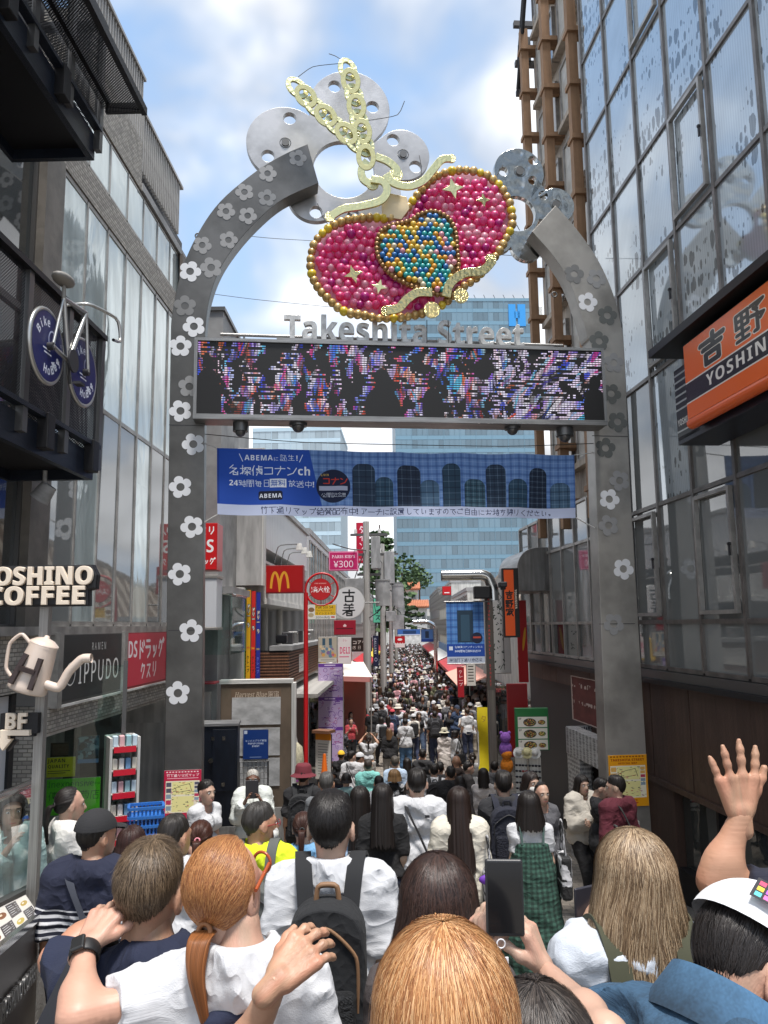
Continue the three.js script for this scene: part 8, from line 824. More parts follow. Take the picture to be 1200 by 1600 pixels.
// dark haired person photographing
near({ px: 838, py: 1545, d: 1.25, fem: 1, label: 'person with dark hair in grey plaid shirt raising a black phone', skin: SK.light, cell: 0.009, armPx: { l: [[738, 1660, 1.4], [748, 1508, 1.72]], r: [[948, 1622, 1.4], [852, 1516, 1.71]] }, handl: 'phone', handr: 'phone', dirl: [-0.1, 0.92, 0.2], dirr: [0.34, 0.85, 0.12], palml: [-0.85, 0.1, 0.35], palmr: [0.85, 0.2, 0.3], top: { col: [0.36, 0.37, 0.4], tex: 'plaid', sleeve: 1.78, loose: 0.02, wide: 0.03 }, bottom: { col: BLK }, hair: { type: 'long', col: DKB, len: 0.2, vol: 0.014, rough: 0.003, strands: 4000, tones: [[0.014, 0.011, 0.01], [0.04, 0.03, 0.026], [0.08, 0.065, 0.055]] } });
{ const o = thing('phone', 'black smartphone held up in front of the green dress', 'phone', P(790, 1463, 1.68)); o.rotation.set(-0.12, 0, -0.02); part(o, 'case', rbox(0.076, 0.142, 0.011, 0.01, 0, 0.071, 0, 4), mat([0.02, 0.021, 0.023], 0.4)); part(o, 'display', face(0.068, 0.128, 0, 0.071, 0.0065), mat([0.01, 0.01, 0.011], 0.08)); part(o, 'charm', [new THREE.TorusGeometry(0.008, 0.0015, 5, 12).translate(-0.01, -0.012, 0.005), rod([-0.012, -0.02, 0.005], [-0.014, -0.05, 0.005], 0.0012, 4), rbox(0.018, 0.02, 0.004, 0.002, -0.015, -0.06, 0.005), rbox(0.012, 0.02, 0.004, 0.002, -0.002, -0.045, 0.005)], mat([0.7, 0.7, 0.72], 0.3)); }
near({ px: 990, py: 1302, d: 2.25, fem: 1, label: 'woman with long sandy blonde hair in pale blue shirt with khaki backpack', skin: SK.fair, look: 0.25, top: { col: [0.5, 0.54, 0.6], sleeve: 1.6, loose: 0.03 }, bottom: { col: JEAN }, hair: { type: 'long', col: [0.24, 0.155, 0.085], len: 0.36, vol: 0.017, flare: 0.085, rough: 0.004, lift: 0.007, wavy: 0.008, strands: 10000, sr: 0.00045, tones: [[0.16, 0.1, 0.055], [0.28, 0.185, 0.105], [0.42, 0.3, 0.18], [0.54, 0.41, 0.27], [0.12, 0.075, 0.042]] }, armPx: { l: [[905, 1500, 2.2], [921, 1440, 2.4]] }, handl: 'phone', extra: (o) => backpack(o, [0.05, 0.052, 0.03], { w: 0.26, h: 0.36, y: 1.16 }) });
{ const o = thing('phone', 'dark smartphone held beside the sandy blonde hair', 'phone', P(915, 1440, 2.42)); o.rotation.y = 0.5; part(o, 'case', rbox(0.075, 0.15, 0.01, 0.01, 0, 0.02, 0, 3), mat([0.03, 0.03, 0.04], 0.3)); }
// denim jacket and white cap, stooping to the right
person({ lod: 0, label: 'stooping person in blue denim jacket and white cap', at: [0.29, G(1.27), -1.27], h: 1.8, turn: 2.15, bend: 0.66, skin: SK.fair, look: -0.35, nod: 0.1, headAt: [0, 1.568, 0.02], build: 1.06, tcell: 0.01, face: 1, top: { name: 'denim_jacket', col: [0.2, 0.3, 0.42], tex: 'denim', sleeve: 1.85, loose: 0.03, wide: 0.02, fold: 0.022, neck: 1.52 }, bottom: { col: [0.06, 0.06, 0.065] }, hair: { type: 'short', col: [0.02, 0.016, 0.015], vol: 0.005, nape: 2.55, strands: 3500, spike: 0.001, lift: 0.003 },
  extra: (o, hg) => { const cm = plainCloth([0.68, 0.69, 0.71]); const c = hg('cap', mergeGeometries([new THREE.SphereGeometry(0.116, 32, 16, 0, 6.3, 0, 1.42).scale(0.88, 0.96, 1.0).translate(0, 0.036, -0.012).toNonIndexed(), new THREE.CylinderGeometry(0.09, 0.1, 0.008, 24, 1, false, -1.2, 2.4).translate(0, 0.036, 0.08).toNonIndexed()]), cm); part(c, 'patch', face(0.05, 0.05, 0, 0, 0).rotateX(-0.55).rotateY(-2.3).translate(-0.075, 0.104, -0.078), printed(sign(96, 96, (x, w, h) => { fillBg(x, w, h, '#26262c'); const cs = ['#e04a6a', '#4a8ae0', '#6ac84a', '#e0b83a', '#b05ad0', '#e87a3a', '#5ac8c8', '#e86aa8', '#f0f0f0']; for (let i = 0; i < 9; i++) { x.fillStyle = cs[i]; x.fillRect(10 + (i % 3) * 27, 10 + Math.floor(i / 3) * 27, 20, 20); } }), 0.6)); const cg = new THREE.CylinderGeometry(0.088, 0.112, 0.08, 40, 4, true).scale(1, 1, 0.95).translate(0, 1.488, -0.012), cu = cg.attributes.uv; for (let i = 0; i < cu.count; i++) cu.setXY(i, cu.getX(i) * 0.6, cu.getY(i) * 0.08); part(o, 'collar', bendGeo(cg, 0.66), plainCloth([0.2, 0.3, 0.42], 'denim')); part(o, 'seam', bendGeo(mergeGeometries([ribbon3([[-0.2, 1.36, -0.115], [0, 1.345, -0.152], [0.2, 1.36, -0.115]], 0.004, 0.004, [0, 1, 0]), ribbon3([[0.11, 1.34, -0.148], [0.09, 1.1, -0.16], [0.07, 0.93, -0.165]], 0.004, 0.004, [1, 0, 0])]), 0.66), mat([0.07, 0.11, 0.17], 0.9)); } });
// raised hand at the right edge
near({ px: 1352, py: 1185, d: 2.2, label: 'man in navy T-shirt raising his open hand', skin: SK.tan, cell: 0.01, build: 1.05, wr: 0.029, hs: 1.08, armPx: { l: [[1118, 1378, 2.2], [1158, 1276, 2.2]] }, handl: 'open', dirl: [0.02, 1, 0.05], palml: [0.0, 0.1, 1], top: { col: [0.014, 0.016, 0.03], sleeve: 0.7, loose: 0.02 }, bottom: { col: NVY }, hair: { type: 'short', col: [0.06, 0.04, 0.025] } });
// white T-shirt and black backpack
near({ px: 517, py: 1241, d: 3.3, label: 'man with dark hair in white T-shirt and black backpack with tan zip', skin: SK.light, tcell: 0.014, look: -0.1, top: { col: [0.55, 0.56, 0.58], sleeve: 0.78, loose: 0.026, wide: 0.022, fold: 0.02, hem: 0.8 }, bottom: { col: [0.05, 0.055, 0.065] }, hair: { type: 'short', col: [0.016, 0.013, 0.012], vol: 0.014, nape: 2.45, rough: 0.008, strands: 5000, spike: 0.004, lift: 0.005 }, extra: (o) => { const b = backpack(o, [0.014, 0.015, 0.017], { w: 0.25, h: 0.5, y: 1.14, d: 0.16, trim: [0.22, 0.12, 0.06], sw: 0.058 }); part(b, 'buckle', rbox(0.05, 0.03, 0.015, 0.006, -0.135, 1.0, -0.2), mat([0.4, 0.4, 0.4], 0.3)); } });
const mid = (px, py, d, label, s) => { const q = { lod: 1, turn: Math.PI, ...standAt(px, py, d), ...s, label }; return person(q); };
const auto = (px, py, h, label, s) => mid(px, py, solveD(px, py, h), label, s);
const HS = { type: 'short', col: [0.018, 0.015, 0.014], vol: 0.007, rough: 0.004 }, HL = (len = 0.3, col = [0.018, 0.014, 0.013]) => ({ type: 'long', col, len, vol: 0.012, rough: 0.004, back: len > 0.25 ? 0.07 : 0.02 }), HT = (col = [0.03, 0.018, 0.014]) => ({ type: 'tied', col, vol: 0.01, tail: 0.26 });
mid(404, 1253, 4.9, 'man in lime yellow T-shirt and face mask with grey backpack', { look: -1.0, mask: 1, face: 'glasses', glassCol: [0.3, 0.02, 0.03], skin: SK.tan, hair: { ...HS, col: [0.05, 0.047, 0.045] }, top: { col: [0.6, 0.72, 0.02], sleeve: 0.9, loose: 0.03, wide: 0.03, hem: 0.8 }, bottom: { col: BLK }, extra: (o) => backpack(o, [0.09, 0.095, 0.09], { w: 0.24, h: 0.3, y: 1.16 }) });
mid(150, 1268, 4.3, 'man in navy and white striped top and black cap', { skin: SK.tan, look: -0.6, hat: { type: 'cap', col: BLK }, hair: HS, build: 1.12, top: { col: [0.86, 0.86, 0.88], tex: 'stripes', sleeve: 0.95, loose: 0.03, wide: 0.03, hem: 0.86 }, bottom: { col: [0.02, 0.024, 0.04] }, extra: (o) => crossStrap(o, [0.04, 0.045, 0.06], 1, 0.05) });
mid(108, 1230, 6.3, 'young woman in white lace knit touching her mouth', { fem: 1, turn: 2.2, arms: 'mouth', face: 1, skin: SK.light, hair: HT([0.018, 0.013, 0.012]), top: { name: 'knit_top', col: [0.68, 0.66, 0.62], sleeve: 1.8, loose: 0.03, wide: 0.025 }, bottom: { type: 'skirt', col: [0.08, 0.07, 0.06] } });
mid(18, 1236, 6.0, 'woman in pale teal sweater behind the glass railing touching her ear', { fem: 1, turn: 0.6, arms: 'mouth', face: 1, skin: SK.light, hair: HL(0.35), top: { col: [0.36, 0.5, 0.48], sleeve: 1.9, loose: 0.035, wide: 0.03 }, bottom: { col: BLK } });
mid(206, 1290, 5.0, 'woman with dark auburn bob in pale pink shirt', { fem: 1, skin: SK.light, hair: HL(0.12, [0.04, 0.015, 0.012]), top: { col: [0.66, 0.56, 0.58], sleeve: 0.8 }, bottom: { col: BLK } });
mid(272, 1272, 4.6, 'person with thinning dark hair in white shirt before the map poster', { skin: SK.tan, look: -0.5, hair: { ...HS, col: [0.03, 0.026, 0.024] }, top: { col: WHT, sleeve: 0.8 }, bottom: { col: NVY } });
mid(314, 1281, 5.4, 'girl with reddish ponytail and pink hair tie', { fem: 1, skin: SK.light, hair: { ...HT([0.07, 0.025, 0.016]), tie: [0.7, 0.25, 0.3] }, top: { col: [0.6, 0.6, 0.62], sleeve: 0.8 }, bottom: { col: JEAN } });
mid(395, 1202, 11.6, 'white haired man in pale shirt holding a dark tablet', { turn: 0.2, arms: 'phone', face: 'glasses', brow: [0.4, 0.4, 0.4], skin: SK.dark, hair: { ...HS, col: [0.55, 0.55, 0.54] }, top: { col: [0.6, 0.63, 0.6], sleeve: 1.85, loose: 0.04, wide: 0.03 }, bottom: { col: [0.2, 0.2, 0.2] }, extra: (o) => { handbag(o, BLK, { x: 0.26, y: 0.86, w: 0.34, h: 0.3 }); crossStrap(o, BLK, -1); part(o, 'tablet', rbox(0.16, 0.22, 0.012, 0.01, -0.02, 1.52, 0.33, 2), M.dark); } });
mid(322, 1218, 9.2, 'girl in white crop top beside the map poster', { fem: 1, turn: 0.9, face: 1, skin: SK.light, hair: HS, top: { col: WHT, sleeve: 0.6, hem: 1.12 }, bottom: { col: BLK } });
mid(474, 1196, 11, 'man in burgundy bucket hat and black T-shirt with black backpack', { skin: SK.tan, hair: HS, hat: { type: 'bucket', col: [0.14, 0.02, 0.03], brim: 0.15 }, top: { col: BLK, sleeve: 0.9, loose: 0.03 }, bottom: { col: BLK }, extra: (o) => backpack(o, [0.02, 0.021, 0.023]) });
mid(510, 1206, 9.6, 'grey haired man in grey shirt behind the white T-shirt man', { skin: SK.tan, hair: { ...HS, col: [0.1, 0.1, 0.1] }, top: { col: [0.16, 0.17, 0.18], sleeve: 0.9 }, bottom: { col: BLK } });
mid(474, 1268, 6.0, 'girl with auburn ponytail in light blue jacket', { fem: 1, skin: SK.light, hair: HT([0.06, 0.025, 0.018]), top: { col: [0.16, 0.34, 0.55], sleeve: 1.8 }, bottom: { col: BLK } });
mid(562, 1228, 7.6, 'girl with long black hair in light denim shirt', { fem: 1, skin: SK.light, hair: HL(0.42), top: { col: [0.3, 0.42, 0.58], sleeve: 1.5, loose: 0.03, hem: 0.93 }, bottom: { col: [0.02, 0.022, 0.035] }, extra: (o) => crossStrap(o, BLK, -1, 0.02) });
mid(597, 1224, 7.3, 'woman with long black hair in black top and dark jeans', { fem: 1, skin: SK.light, hair: HL(0.36), top: { col: [0.012, 0.012, 0.013], sleeve: 0.9, hem: 0.98 }, bottom: { col: [0.022, 0.028, 0.05] } });
mid(651, 1200, 7.4, 'man in plain white T-shirt with black crossbody strap and patterned tote', { skin: SK.light, tcell: 0.018, hair: HS, top: { col: WHT, sleeve: 0.95, loose: 0.034, wide: 0.035, hem: 0.8 }, bottom: { col: BLK }, extra: (o) => { crossStrap(o, BLK, 1, 0.03); handbag(o, [0.5, 0.5, 0.52], { tex: 'blobs', x: 0.28, y: 0.5, w: 0.26, h: 0.32, loop: 0.22, strap: [0.4, 0.16, 0.13] }); part(o, 'chest_logo', box(0.035, 0.02, 0.003, -0.07, 1.37, -0.142), M.dark); } });
mid(716, 1229, 6.6, 'woman with long dark brown hair in cream jacket with black and white tote', { fem: 1, skin: SK.light, hair: { ...HL(0.46, [0.026, 0.015, 0.012]), back: 0.11 }, arms: 'bent', top: { col: [0.6, 0.56, 0.47], sleeve: 1.8, loose: 0.04, wide: 0.03 }, bottom: { type: 'skirt', col: BLK, hem: 0.35 }, extra: (o) => { handbag(o, [0.72, 0.72, 0.74], { tex: 'blobs', x: -0.2, y: 1.0, z: -0.12, w: 0.3, h: 0.32, loop: 0.2 }); part(o, 'bow', [new THREE.SphereGeometry(0.05, 10, 8).scale(1.3, 0.7, 0.5).translate(-0.17, 1.12, -0.29), new THREE.SphereGeometry(0.05, 10, 8).scale(1.3, 0.7, 0.5).translate(-0.29, 1.12, -0.27)], mat([0.13, 0.03, 0.35], 0.6)); } });
mid(786, 1205, 8.4, 'man in black jacket with navy backpack and blue jeans', { skin: SK.light, hair: { ...HS, vol: 0.014 }, top: { col: [0.024, 0.024, 0.027], sleeve: 1.85, loose: 0.035, wide: 0.025 }, bottom: { col: [0.07, 0.12, 0.18], loose: 0.03 }, extra: (o) => backpack(o, [0.016, 0.018, 0.03], { w: 0.31, h: 0.45 }) });
mid(828, 1205, 10, 'masked woman in white blouse by the sunglasses rack', { fem: 1, turn: 0.5, mask: 1, face: 1, skin: SK.light, hair: HL(0.1, [0.02, 0.013, 0.012]), top: { col: WHT, sleeve: 1.5 }, bottom: { col: BLK } });
mid(846, 1222, 9.6, 'girl with dark topknot near the sunglasses rack', { fem: 1, turn: 0.2, face: 1, skin: SK.light, hair: HT([0.015, 0.012, 0.011]), top: { col: [0.1, 0.1, 0.11], sleeve: 1.6 }, bottom: { col: BLK } });
mid(826, 1237, 7.4, 'woman in long green plaid sundress over a white top', { fem: 1, skin: SK.light, hair: { ...HL(0.2), vol: 0.024, flare: 0.04 }, top: { col: WHT, sleeve: 1.9, loose: 0.012, hem: 1.2 }, bottom: { type: 'dress', col: [0.2, 0.27, 0.24], tex: 'check', waist: 1.3, hem: 0.12, r0: 0.142, r1: 0.27 }, extra: (o) => { for (const q of [-1, 1]) part(o, 'dress_strap', ribbon3([[q * 0.09, 1.29, -0.125], [q * 0.1, 1.44, -0.085], [q * 0.1, 1.475, -0.01], [q * 0.09, 1.4, 0.1]], 0.02, 0.006, [1, 0, 0]), clothMat([0.06, 0.1, 0.09])); handbag(o, [0.8, 0.8, 0.82], { tex: 'blobs', x: -0.27, y: 1.02, z: -0.06, w: 0.26, h: 0.36, loop: 0.26 }); } });
mid(908, 1210, 11.0, 'woman in beige trench jacket leaning by the portal with folded arms', { fem: 1, turn: 0.35, arms: 'fold', legs: 'lean', face: 1, skin: SK.light, hair: HL(0.3), top: { col: [0.56, 0.52, 0.45], sleeve: 1.85, loose: 0.045, wide: 0.035 }, bottom: { col: BLK }, extra: (o) => handbag(o, [0.08, 0.06, 0.055], { x: 0.2, y: 0.92, w: 0.24, h: 0.2, loop: 0.4 }) });
mid(934, 1214, 10.4, 'man in black T-shirt with head bowed by the steel leg', { turn: 1.3, nod: 0.35, arms: 'mouth', legs: 'lean', face: 1, skin: SK.light, hair: HS, top: { col: [0.014, 0.014, 0.016], sleeve: 0.9 }, bottom: { col: [0.018, 0.02, 0.03] } });
mid(962, 1212, 9.4, 'man in burgundy sweatshirt with grey sling bag by the steel leg', { turn: 3.7, look: 0.7, face: 1, skin: SK.light, hair: { ...HS, vol: 0.014 }, shoe: [0.7, 0.7, 0.7], top: { col: [0.11, 0.018, 0.03], sleeve: 1.9, loose: 0.035, wide: 0.025 }, bottom: { col: BLK }, extra: (o) => { crossStrap(o, [0.05, 0.05, 0.05], 1, 0.035); handbag(o, [0.12, 0.12, 0.12], { x: 0.17, y: 1.05, z: -0.1, w: 0.22, h: 0.16, loop: 0.1 }); } });
// second rank, each standing where its head shows
const row = [
  [533, 1173, 1.55, 'boy in yellow cap and black top', { hat: { type: 'cap', col: [0.75, 0.45, 0.03] }, hair: HS, top: { col: BLK, sleeve: 0.9 } }], [549, 1173, 1.72, 'man in white T-shirt with thin black strap beside the yellow cap', { hair: HS, look: -0.8, top: { col: WHT, sleeve: 0.9 }, strap: 1 }], [562, 1176, 1.6, 'person in white cap looking sideways', { hat: { type: 'cap', col: WHT }, hair: HS, look: -1, top: { col: [0.5, 0.5, 0.5], sleeve: 0.9 } }],
  [575, 1186, 1.72, 'man in aqua green T-shirt', { hair: { ...HS, col: [0.06, 0.05, 0.045] }, build: 1.1, top: { col: [0.2, 0.52, 0.48], sleeve: 0.95, loose: 0.03 } }], [617, 1181, 1.76, 'man in pale blue shirt with cropped grey hair', { hair: { ...HS, col: [0.09, 0.08, 0.07] }, top: { col: [0.42, 0.52, 0.66], sleeve: 1.7 } }], [616, 1203, 1.64, 'woman with blonde curls in white T-shirt with black print', { fem: 1, hair: { ...HL(0.08, [0.28, 0.17, 0.08]), rough: 0.016, vol: 0.03 }, top: { col: [0.85, 0.85, 0.86], tex: 'blobs', sleeve: 0.9 } }], [636, 1184, 1.62, 'woman with long dark plait down her back', { fem: 1, hair: HL(0.4), top: { col: [0.4, 0.38, 0.4], sleeve: 1.5 } }],
  [678, 1193, 1.74, 'man in white shirt with black backpack straps', { hair: HS, top: { col: WHT, sleeve: 1.4 }, pack: BLK }], [687, 1190, 1.7, 'man in black top beside the white shirt and backpack', { hair: HS, top: { col: BLK, sleeve: 0.9 } }], [713, 1180, 1.74, 'bald man in dark brown jacket', { skin: SK.tan, hair: { type: 'bald' }, top: { col: [0.05, 0.035, 0.03], sleeve: 1.8 } }], [704, 1197, 1.74, 'man in black T-shirt walking behind the bald man', { hair: HS, build: 1.12, top: { col: BLK, sleeve: 0.9, loose: 0.03 } }], [738, 1176, 1.58, 'woman in white top with ponytail and white bow', { fem: 1, hair: { ...HT(), tie: [0.7, 0.7, 0.7] }, top: { col: WHT, sleeve: 0.9 } }], [719, 1213, 1.6, 'person with dark rounded hair before the cream jacket', { fem: 1, hair: HL(0.06), top: { col: [0.06, 0.05, 0.05], sleeve: 1.5 } }], [731, 1190, 1.68, 'man in black jacket turned to the side', { hair: HS, turn: 1.7, face: 1, top: { col: [0.04, 0.036, 0.036], sleeve: 1.8 } }],
  [530, 1134, 1.7, 'man in grey patterned shirt standing by the menu stand', { hair: HS, build: 1.08, top: { col: [0.4, 0.4, 0.44], tex: 'speck', sleeve: 0.95, loose: 0.04 } }], [537, 1094, 1.72, 'man in white T-shirt and dark trousers by the lilac poster', { hair: HS, turn: 1.9, top: { col: WHT, sleeve: 0.9, loose: 0.03 } }], [554, 1098, 1.6, 'woman in cream T-shirt with arms raised to her head', { fem: 1, hair: HL(0.15), arms: 'up', top: { col: [0.56, 0.53, 0.48], sleeve: 0.8 } }], [572, 1092, 1.75, 'man in black T-shirt beside the cream T-shirt woman', { hair: HS, top: { col: BLK, sleeve: 0.9, loose: 0.03 } }], [587, 1101, 1.74, 'person in black outfit and grey bucket hat', { hair: HS, hat: { type: 'bucket', col: [0.3, 0.31, 0.32] }, top: { col: BLK, sleeve: 1.5 }, legs: 'walk' }], [613, 1108, 1.68, 'person in navy T-shirt and red cap with navy backpack', { hair: HS, hat: { type: 'cap', col: [0.5, 0.06, 0.08] }, top: { col: NVY, sleeve: 0.9 }, pack: [0.03, 0.05, 0.1] }], [626, 1090, 1.76, 'man in dark navy shirt in the open walkway', { hair: HS, top: { col: [0.014, 0.016, 0.028], sleeve: 0.9 } }], [637, 1107, 1.66, 'man in grey T-shirt beside the white T-shirt and jeans', { hair: { ...HS, col: [0.06, 0.05, 0.045] }, top: { col: [0.2, 0.2, 0.2], sleeve: 0.9 } }], [633, 1123, 1.72, 'man in white T-shirt and blue jeans with black strap', { hair: HS, arms: 'phone', top: { col: WHT, sleeve: 0.9, loose: 0.03 }, bottom: { col: [0.06, 0.13, 0.24] }, strap: 1 }], [657, 1101, 1.76, 'man in white T-shirt with black sling bag striding away', { hair: HS, legs: 'walk', top: { col: WHT, sleeve: 0.9, loose: 0.03 }, bottom: { col: NVY }, strap: 1 }], [679, 1111, 1.76, 'man in charcoal T-shirt and trousers with grey backpack', { hair: HS, build: 1.08, top: { col: [0.022, 0.022, 0.025], sleeve: 0.9, loose: 0.03 }, pack: [0.04, 0.04, 0.045] }], [608, 1138, 1.66, 'woman with blonde hair in black jacket carrying white bag', { fem: 1, hair: HL(0.2, [0.16, 0.09, 0.045]), top: { col: BLK, sleeve: 1.8, loose: 0.04 }, bottom: { col: [0.3, 0.29, 0.27] } }], [576, 1149, 1.6, 'woman in white crop T-shirt with both arms raised', { fem: 1, hair: HT(), arms: 'up', top: { col: WHT, sleeve: 0.8, hem: 1.05 }, bottom: { col: [0.35, 0.34, 0.32] } }], [694, 1138, 1.64, 'woman in cream bucket hat and long cream dress', { fem: 1, hair: HL(0.1), hat: { type: 'bucket', col: [0.6, 0.56, 0.42] }, top: { col: [0.66, 0.6, 0.56], sleeve: 1.2 }, bottom: { type: 'dress', col: [0.64, 0.58, 0.53], hem: 0.2 } }], [711, 1141, 1.64, 'person in white top with large black shoulder bag', { fem: 1, hair: HL(0.08), turn: 1.9, face: 'glasses', top: { col: WHT, sleeve: 0.9 }, bag: BLK }], [714, 1102, 1.76, 'man in blue jacket and cap walking toward the arch', { hair: HS, turn: 0.2, face: 1, legs: 'walk', hat: { type: 'cap', col: [0.03, 0.04, 0.07] }, top: { col: [0.03, 0.05, 0.1], sleeve: 1.8, loose: 0.03 } }], [729, 1083, 1.7, 'masked person in white T-shirt standing at the right kerb', { hair: HS, turn: 0.4, mask: 1, top: { col: WHT, sleeve: 0.9 } }], [743, 1077, 1.74, 'man in beige top and black bag at the right kerb', { hair: HS, turn: 2.2, top: { col: [0.5, 0.45, 0.4], sleeve: 0.9 }, bag: BLK }], [737, 1096, 1.62, 'woman in grey shirt and shorts at the right kerb', { fem: 1, hair: HL(0.15), turn: 1.2, face: 1, top: { col: [0.36, 0.34, 0.34], sleeve: 1 }, bottom: { type: 'shorts', col: [0.12, 0.12, 0.13] } }], [757, 1086, 1.7, 'man in black shirt looking down beside the yellow flag', { hair: { ...HS, col: [0.1, 0.06, 0.04] }, turn: 1.0, nod: 0.3, top: { col: BLK, sleeve: 0.9 } }],
  [592, 1212, 1.66, 'boy with dark hair between the aqua and denim shirts', { hair: HS, top: { col: [0.6, 0.6, 0.62], sleeve: 0.9 } }], [640, 1222, 1.6, 'girl with black bob in grey sweater', { fem: 1, hair: HL(0.05), top: { col: [0.3, 0.3, 0.32], sleeve: 1.6 } }], [755, 1200, 1.7, 'woman with dark hair and pale scarf beside the lamp pole', { fem: 1, hair: HL(0.2), top: { col: [0.5, 0.46, 0.44], sleeve: 1.6 } }], [772, 1188, 1.7, 'man in dark grey shirt behind the lamp pole', { hair: HS, top: { col: [0.08, 0.08, 0.085], sleeve: 0.9 } }], [660, 1170, 1.7, 'man in black shirt at the edge of the open paving', { hair: HS, top: { col: [0.03, 0.03, 0.033], sleeve: 0.9 } }], [541, 1208, 1.64, 'woman with short dark hair in aqua and grey layers', { fem: 1, hair: HL(0.05), top: { col: [0.25, 0.4, 0.4], sleeve: 1 } }],
];
const cacheVar = (i) => ['down', 'bent', 'phone', 'down'][i % 4];
row.forEach(([px, py, h, label, s], i) => auto(px, py, h, label, { bottom: { col: i % 3 ? BLK : NVY }, arms: cacheVar(i), skin: i % 2 ? SK.light : SK.tan, seed: i % 3, ...s, label, extra: (o) => { if (s.strap) crossStrap(o, BLK, i % 2 ? 1 : -1); if (s.pack) backpack(o, s.pack); if (s.bag) handbag(o, s.bag, { x: -0.25, y: 0.95, w: 0.34, h: 0.28, loop: 0.36 }); } }));
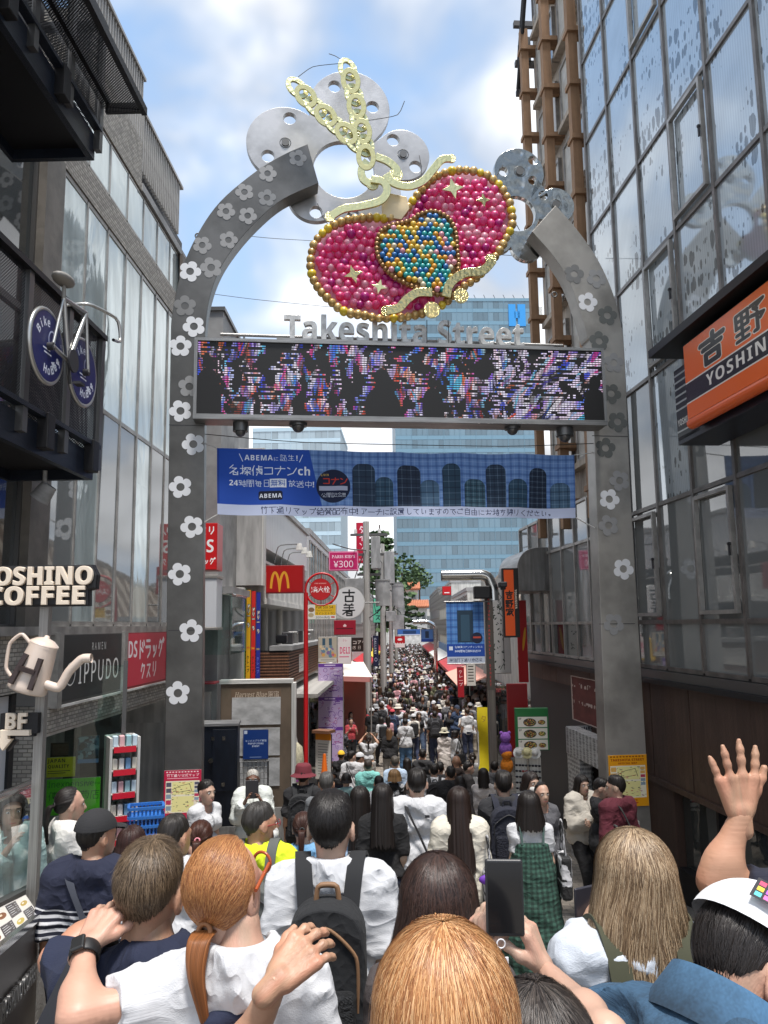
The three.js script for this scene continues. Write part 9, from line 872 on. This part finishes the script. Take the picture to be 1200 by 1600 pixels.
// the packed street: 300 people one by one, the far rest as one crowd
{
  const tops = [['white', WHT], ['white', WHT], ['black', BLK], ['black', BLK], ['white', WHT], ['grey', [0.2, 0.2, 0.21]], ['navy', NVY], ['beige', [0.5, 0.44, 0.37]], ['pale blue', [0.38, 0.47, 0.58]], ['cream', [0.6, 0.56, 0.5]], ['pink', [0.58, 0.3, 0.33]], ['charcoal', [0.05, 0.05, 0.055]], ['red', [0.35, 0.04, 0.05]], ['olive', [0.11, 0.11, 0.06]], ['lilac', [0.4, 0.34, 0.48]]], hairs = [['short black hair', { type: 'short', vol: 0.012, rough: 0.006 }, DKB], ['long black hair', { type: 'long', len: 0.28, vol: 0.012 }, DKB], ['dark bob', { type: 'long', len: 0.1, vol: 0.014 }, DKB], ['short brown hair', { type: 'short', vol: 0.018, rough: 0.01 }, [0.06, 0.035, 0.022]], ['long brown hair', { type: 'long', len: 0.28, vol: 0.018 }, [0.07, 0.038, 0.022]], ['white cap', { type: 'short', vol: 0.01, rough: 0.01 }, DKB, { type: 'cap', col: WHT }], ['black cap', { type: 'short', vol: 0.01, rough: 0.01 }, DKB, { type: 'cap', col: BLK }], ['pale bucket hat', { type: 'short', vol: 0.01, rough: 0.01 }, DKB, { type: 'bucket', col: [0.6, 0.56, 0.48] }], ['tied dark hair', { type: 'tied', vol: 0.01, nape: 2 }, DKB]], poses = [['down', 'walk'], ['bent', 'walk'], ['phone', 'stand'], ['down', 'stand']];
  const spots = []; for (let d = 27.2; d < 62; d += 0.9) { const x0 = rowL(d) + 0.35, x1 = rowR(d) - 0.45, n = 8; for (let i = 0; i < n; i++) spots.push([mix(x0, x1, (i + 0.5) / n) + rr(-0.32, 0.32), d + rr(-0.4, 0.4)]); }
  const list = spots.slice(0, 296), seen = new Map(); const specs = list.map(([x, d]) => { const t = pick(tops), hh = pick(hairs), ps = Math.floor(rr(0, 4)), back = rnd() < 0.72, pk = rnd() < 0.16, bt = pick([['jeans', JEAN], ['black trousers', BLK], ['beige trousers', [0.4, 0.35, 0.28]], ['grey trousers', [0.16, 0.16, 0.17]], ['navy trousers', NVY]]); return { bt, x, d, t, hh, ps, back, pk, h: rr(1.52, 1.8), turn: (back ? Math.PI : 0) + rr(-0.4, 0.4) }; });
  for (const q of specs) { const fem = /long|bob|tied/.test(q.hh[0]) ? 1 : 0; person({ lod: 2, fem, at: [q.x, G(q.d), -q.d], h: q.h, turn: q.turn, arms: poses[q.ps][0], legs: poses[q.ps][1], skin: q.h > 1.66 ? SK.tan : SK.light, hair: { ...q.hh[1], col: q.hh[2] }, hat: q.hh[3], top: { col: q.t[1], sleeve: 0.9 }, bottom: { col: q.bt[1] }, group: 'people packed along the shopping street', label: `person with ${q.hh[0]} in ${q.t[0]} top and ${q.bt[0]} ${q.back ? 'walking away' : 'facing back'}${q.pk ? ', backpack' : ''}`, extra: (o) => { if (q.pk) part(o, 'backpack', cached('lowpack', () => rbox(0.28, 0.4, 0.16, 0.05, 0, 1.2, -0.2, 2)), clothMat(BLK)); } }); }
  const far = []; for (let d = 62.5; d < 138; d += 0.8) { const x0 = rowL(d) + 0.4, x1 = rowR(d) - 0.4; for (let i = 0; i < 8; i++) far.push([mix(x0, x1, (i + 0.5) / 8) + rr(-0.25, 0.25), d + rr(-0.35, 0.35)]); }
  const o = new THREE.Group(); o.name = numbered('distant_crowd'); scene.add(o); o.userData = { kind: 'stuff', label: 'dense mass of distant people filling the far street', category: 'crowd' };
  const S = { arms: 'down', legs: 'stand', hair: { type: 'short' }, top: { sleeve: 0.9 }, bottom: {}, seed: 3 }, im = (name, g, m, cf) => { const q = new THREE.InstancedMesh(g, m, far.length), mm = new THREE.Matrix4(); q.name = name; far.forEach(([x, d], i) => { const s = 0.9 + 0.14 * hash3(i, 3, 1); mm.makeRotationY(Math.PI + (hash3(i, 5, 1) - 0.5)); mm.scale(V(s, s, s)); mm.setPosition(x, G(d), -d); q.setMatrixAt(i, mm); q.setColorAt(i, cf(i)); }); q.userData.kind = 'stuff'; o.add(q); };
  const wm = (r) => mat([1, 1, 1], r, 0, { name: 'crowd' + r }); im('bodies', bodyGeo(S, 2), wm(0.55), () => rgb(...SK.light)); im('shirts', topGeo(S, 2), wm(0.9), (i) => rgb(...tops[Math.floor(hash3(i, 1, 9) * tops.length)][1])); im('trousers', botGeo(S, 2), wm(0.91), (i) => rgb(...(i % 2 ? BLK : JEAN))); im('hair', hairShell({ type: 'short', vol: 0.02 }, 24, 10).applyMatrix4(headM(S)), wm(0.5), (i) => rgb(...(hash3(i, 2, 2) < 0.14 ? WHT : hash3(i, 2, 3) < 0.2 ? [0.08, 0.045, 0.025] : DKB)));
}
scene.traverse((o) => { if (o.isMesh) o.castShadow = o.receiveShadow = true; });
renderer.render(scene, camera);
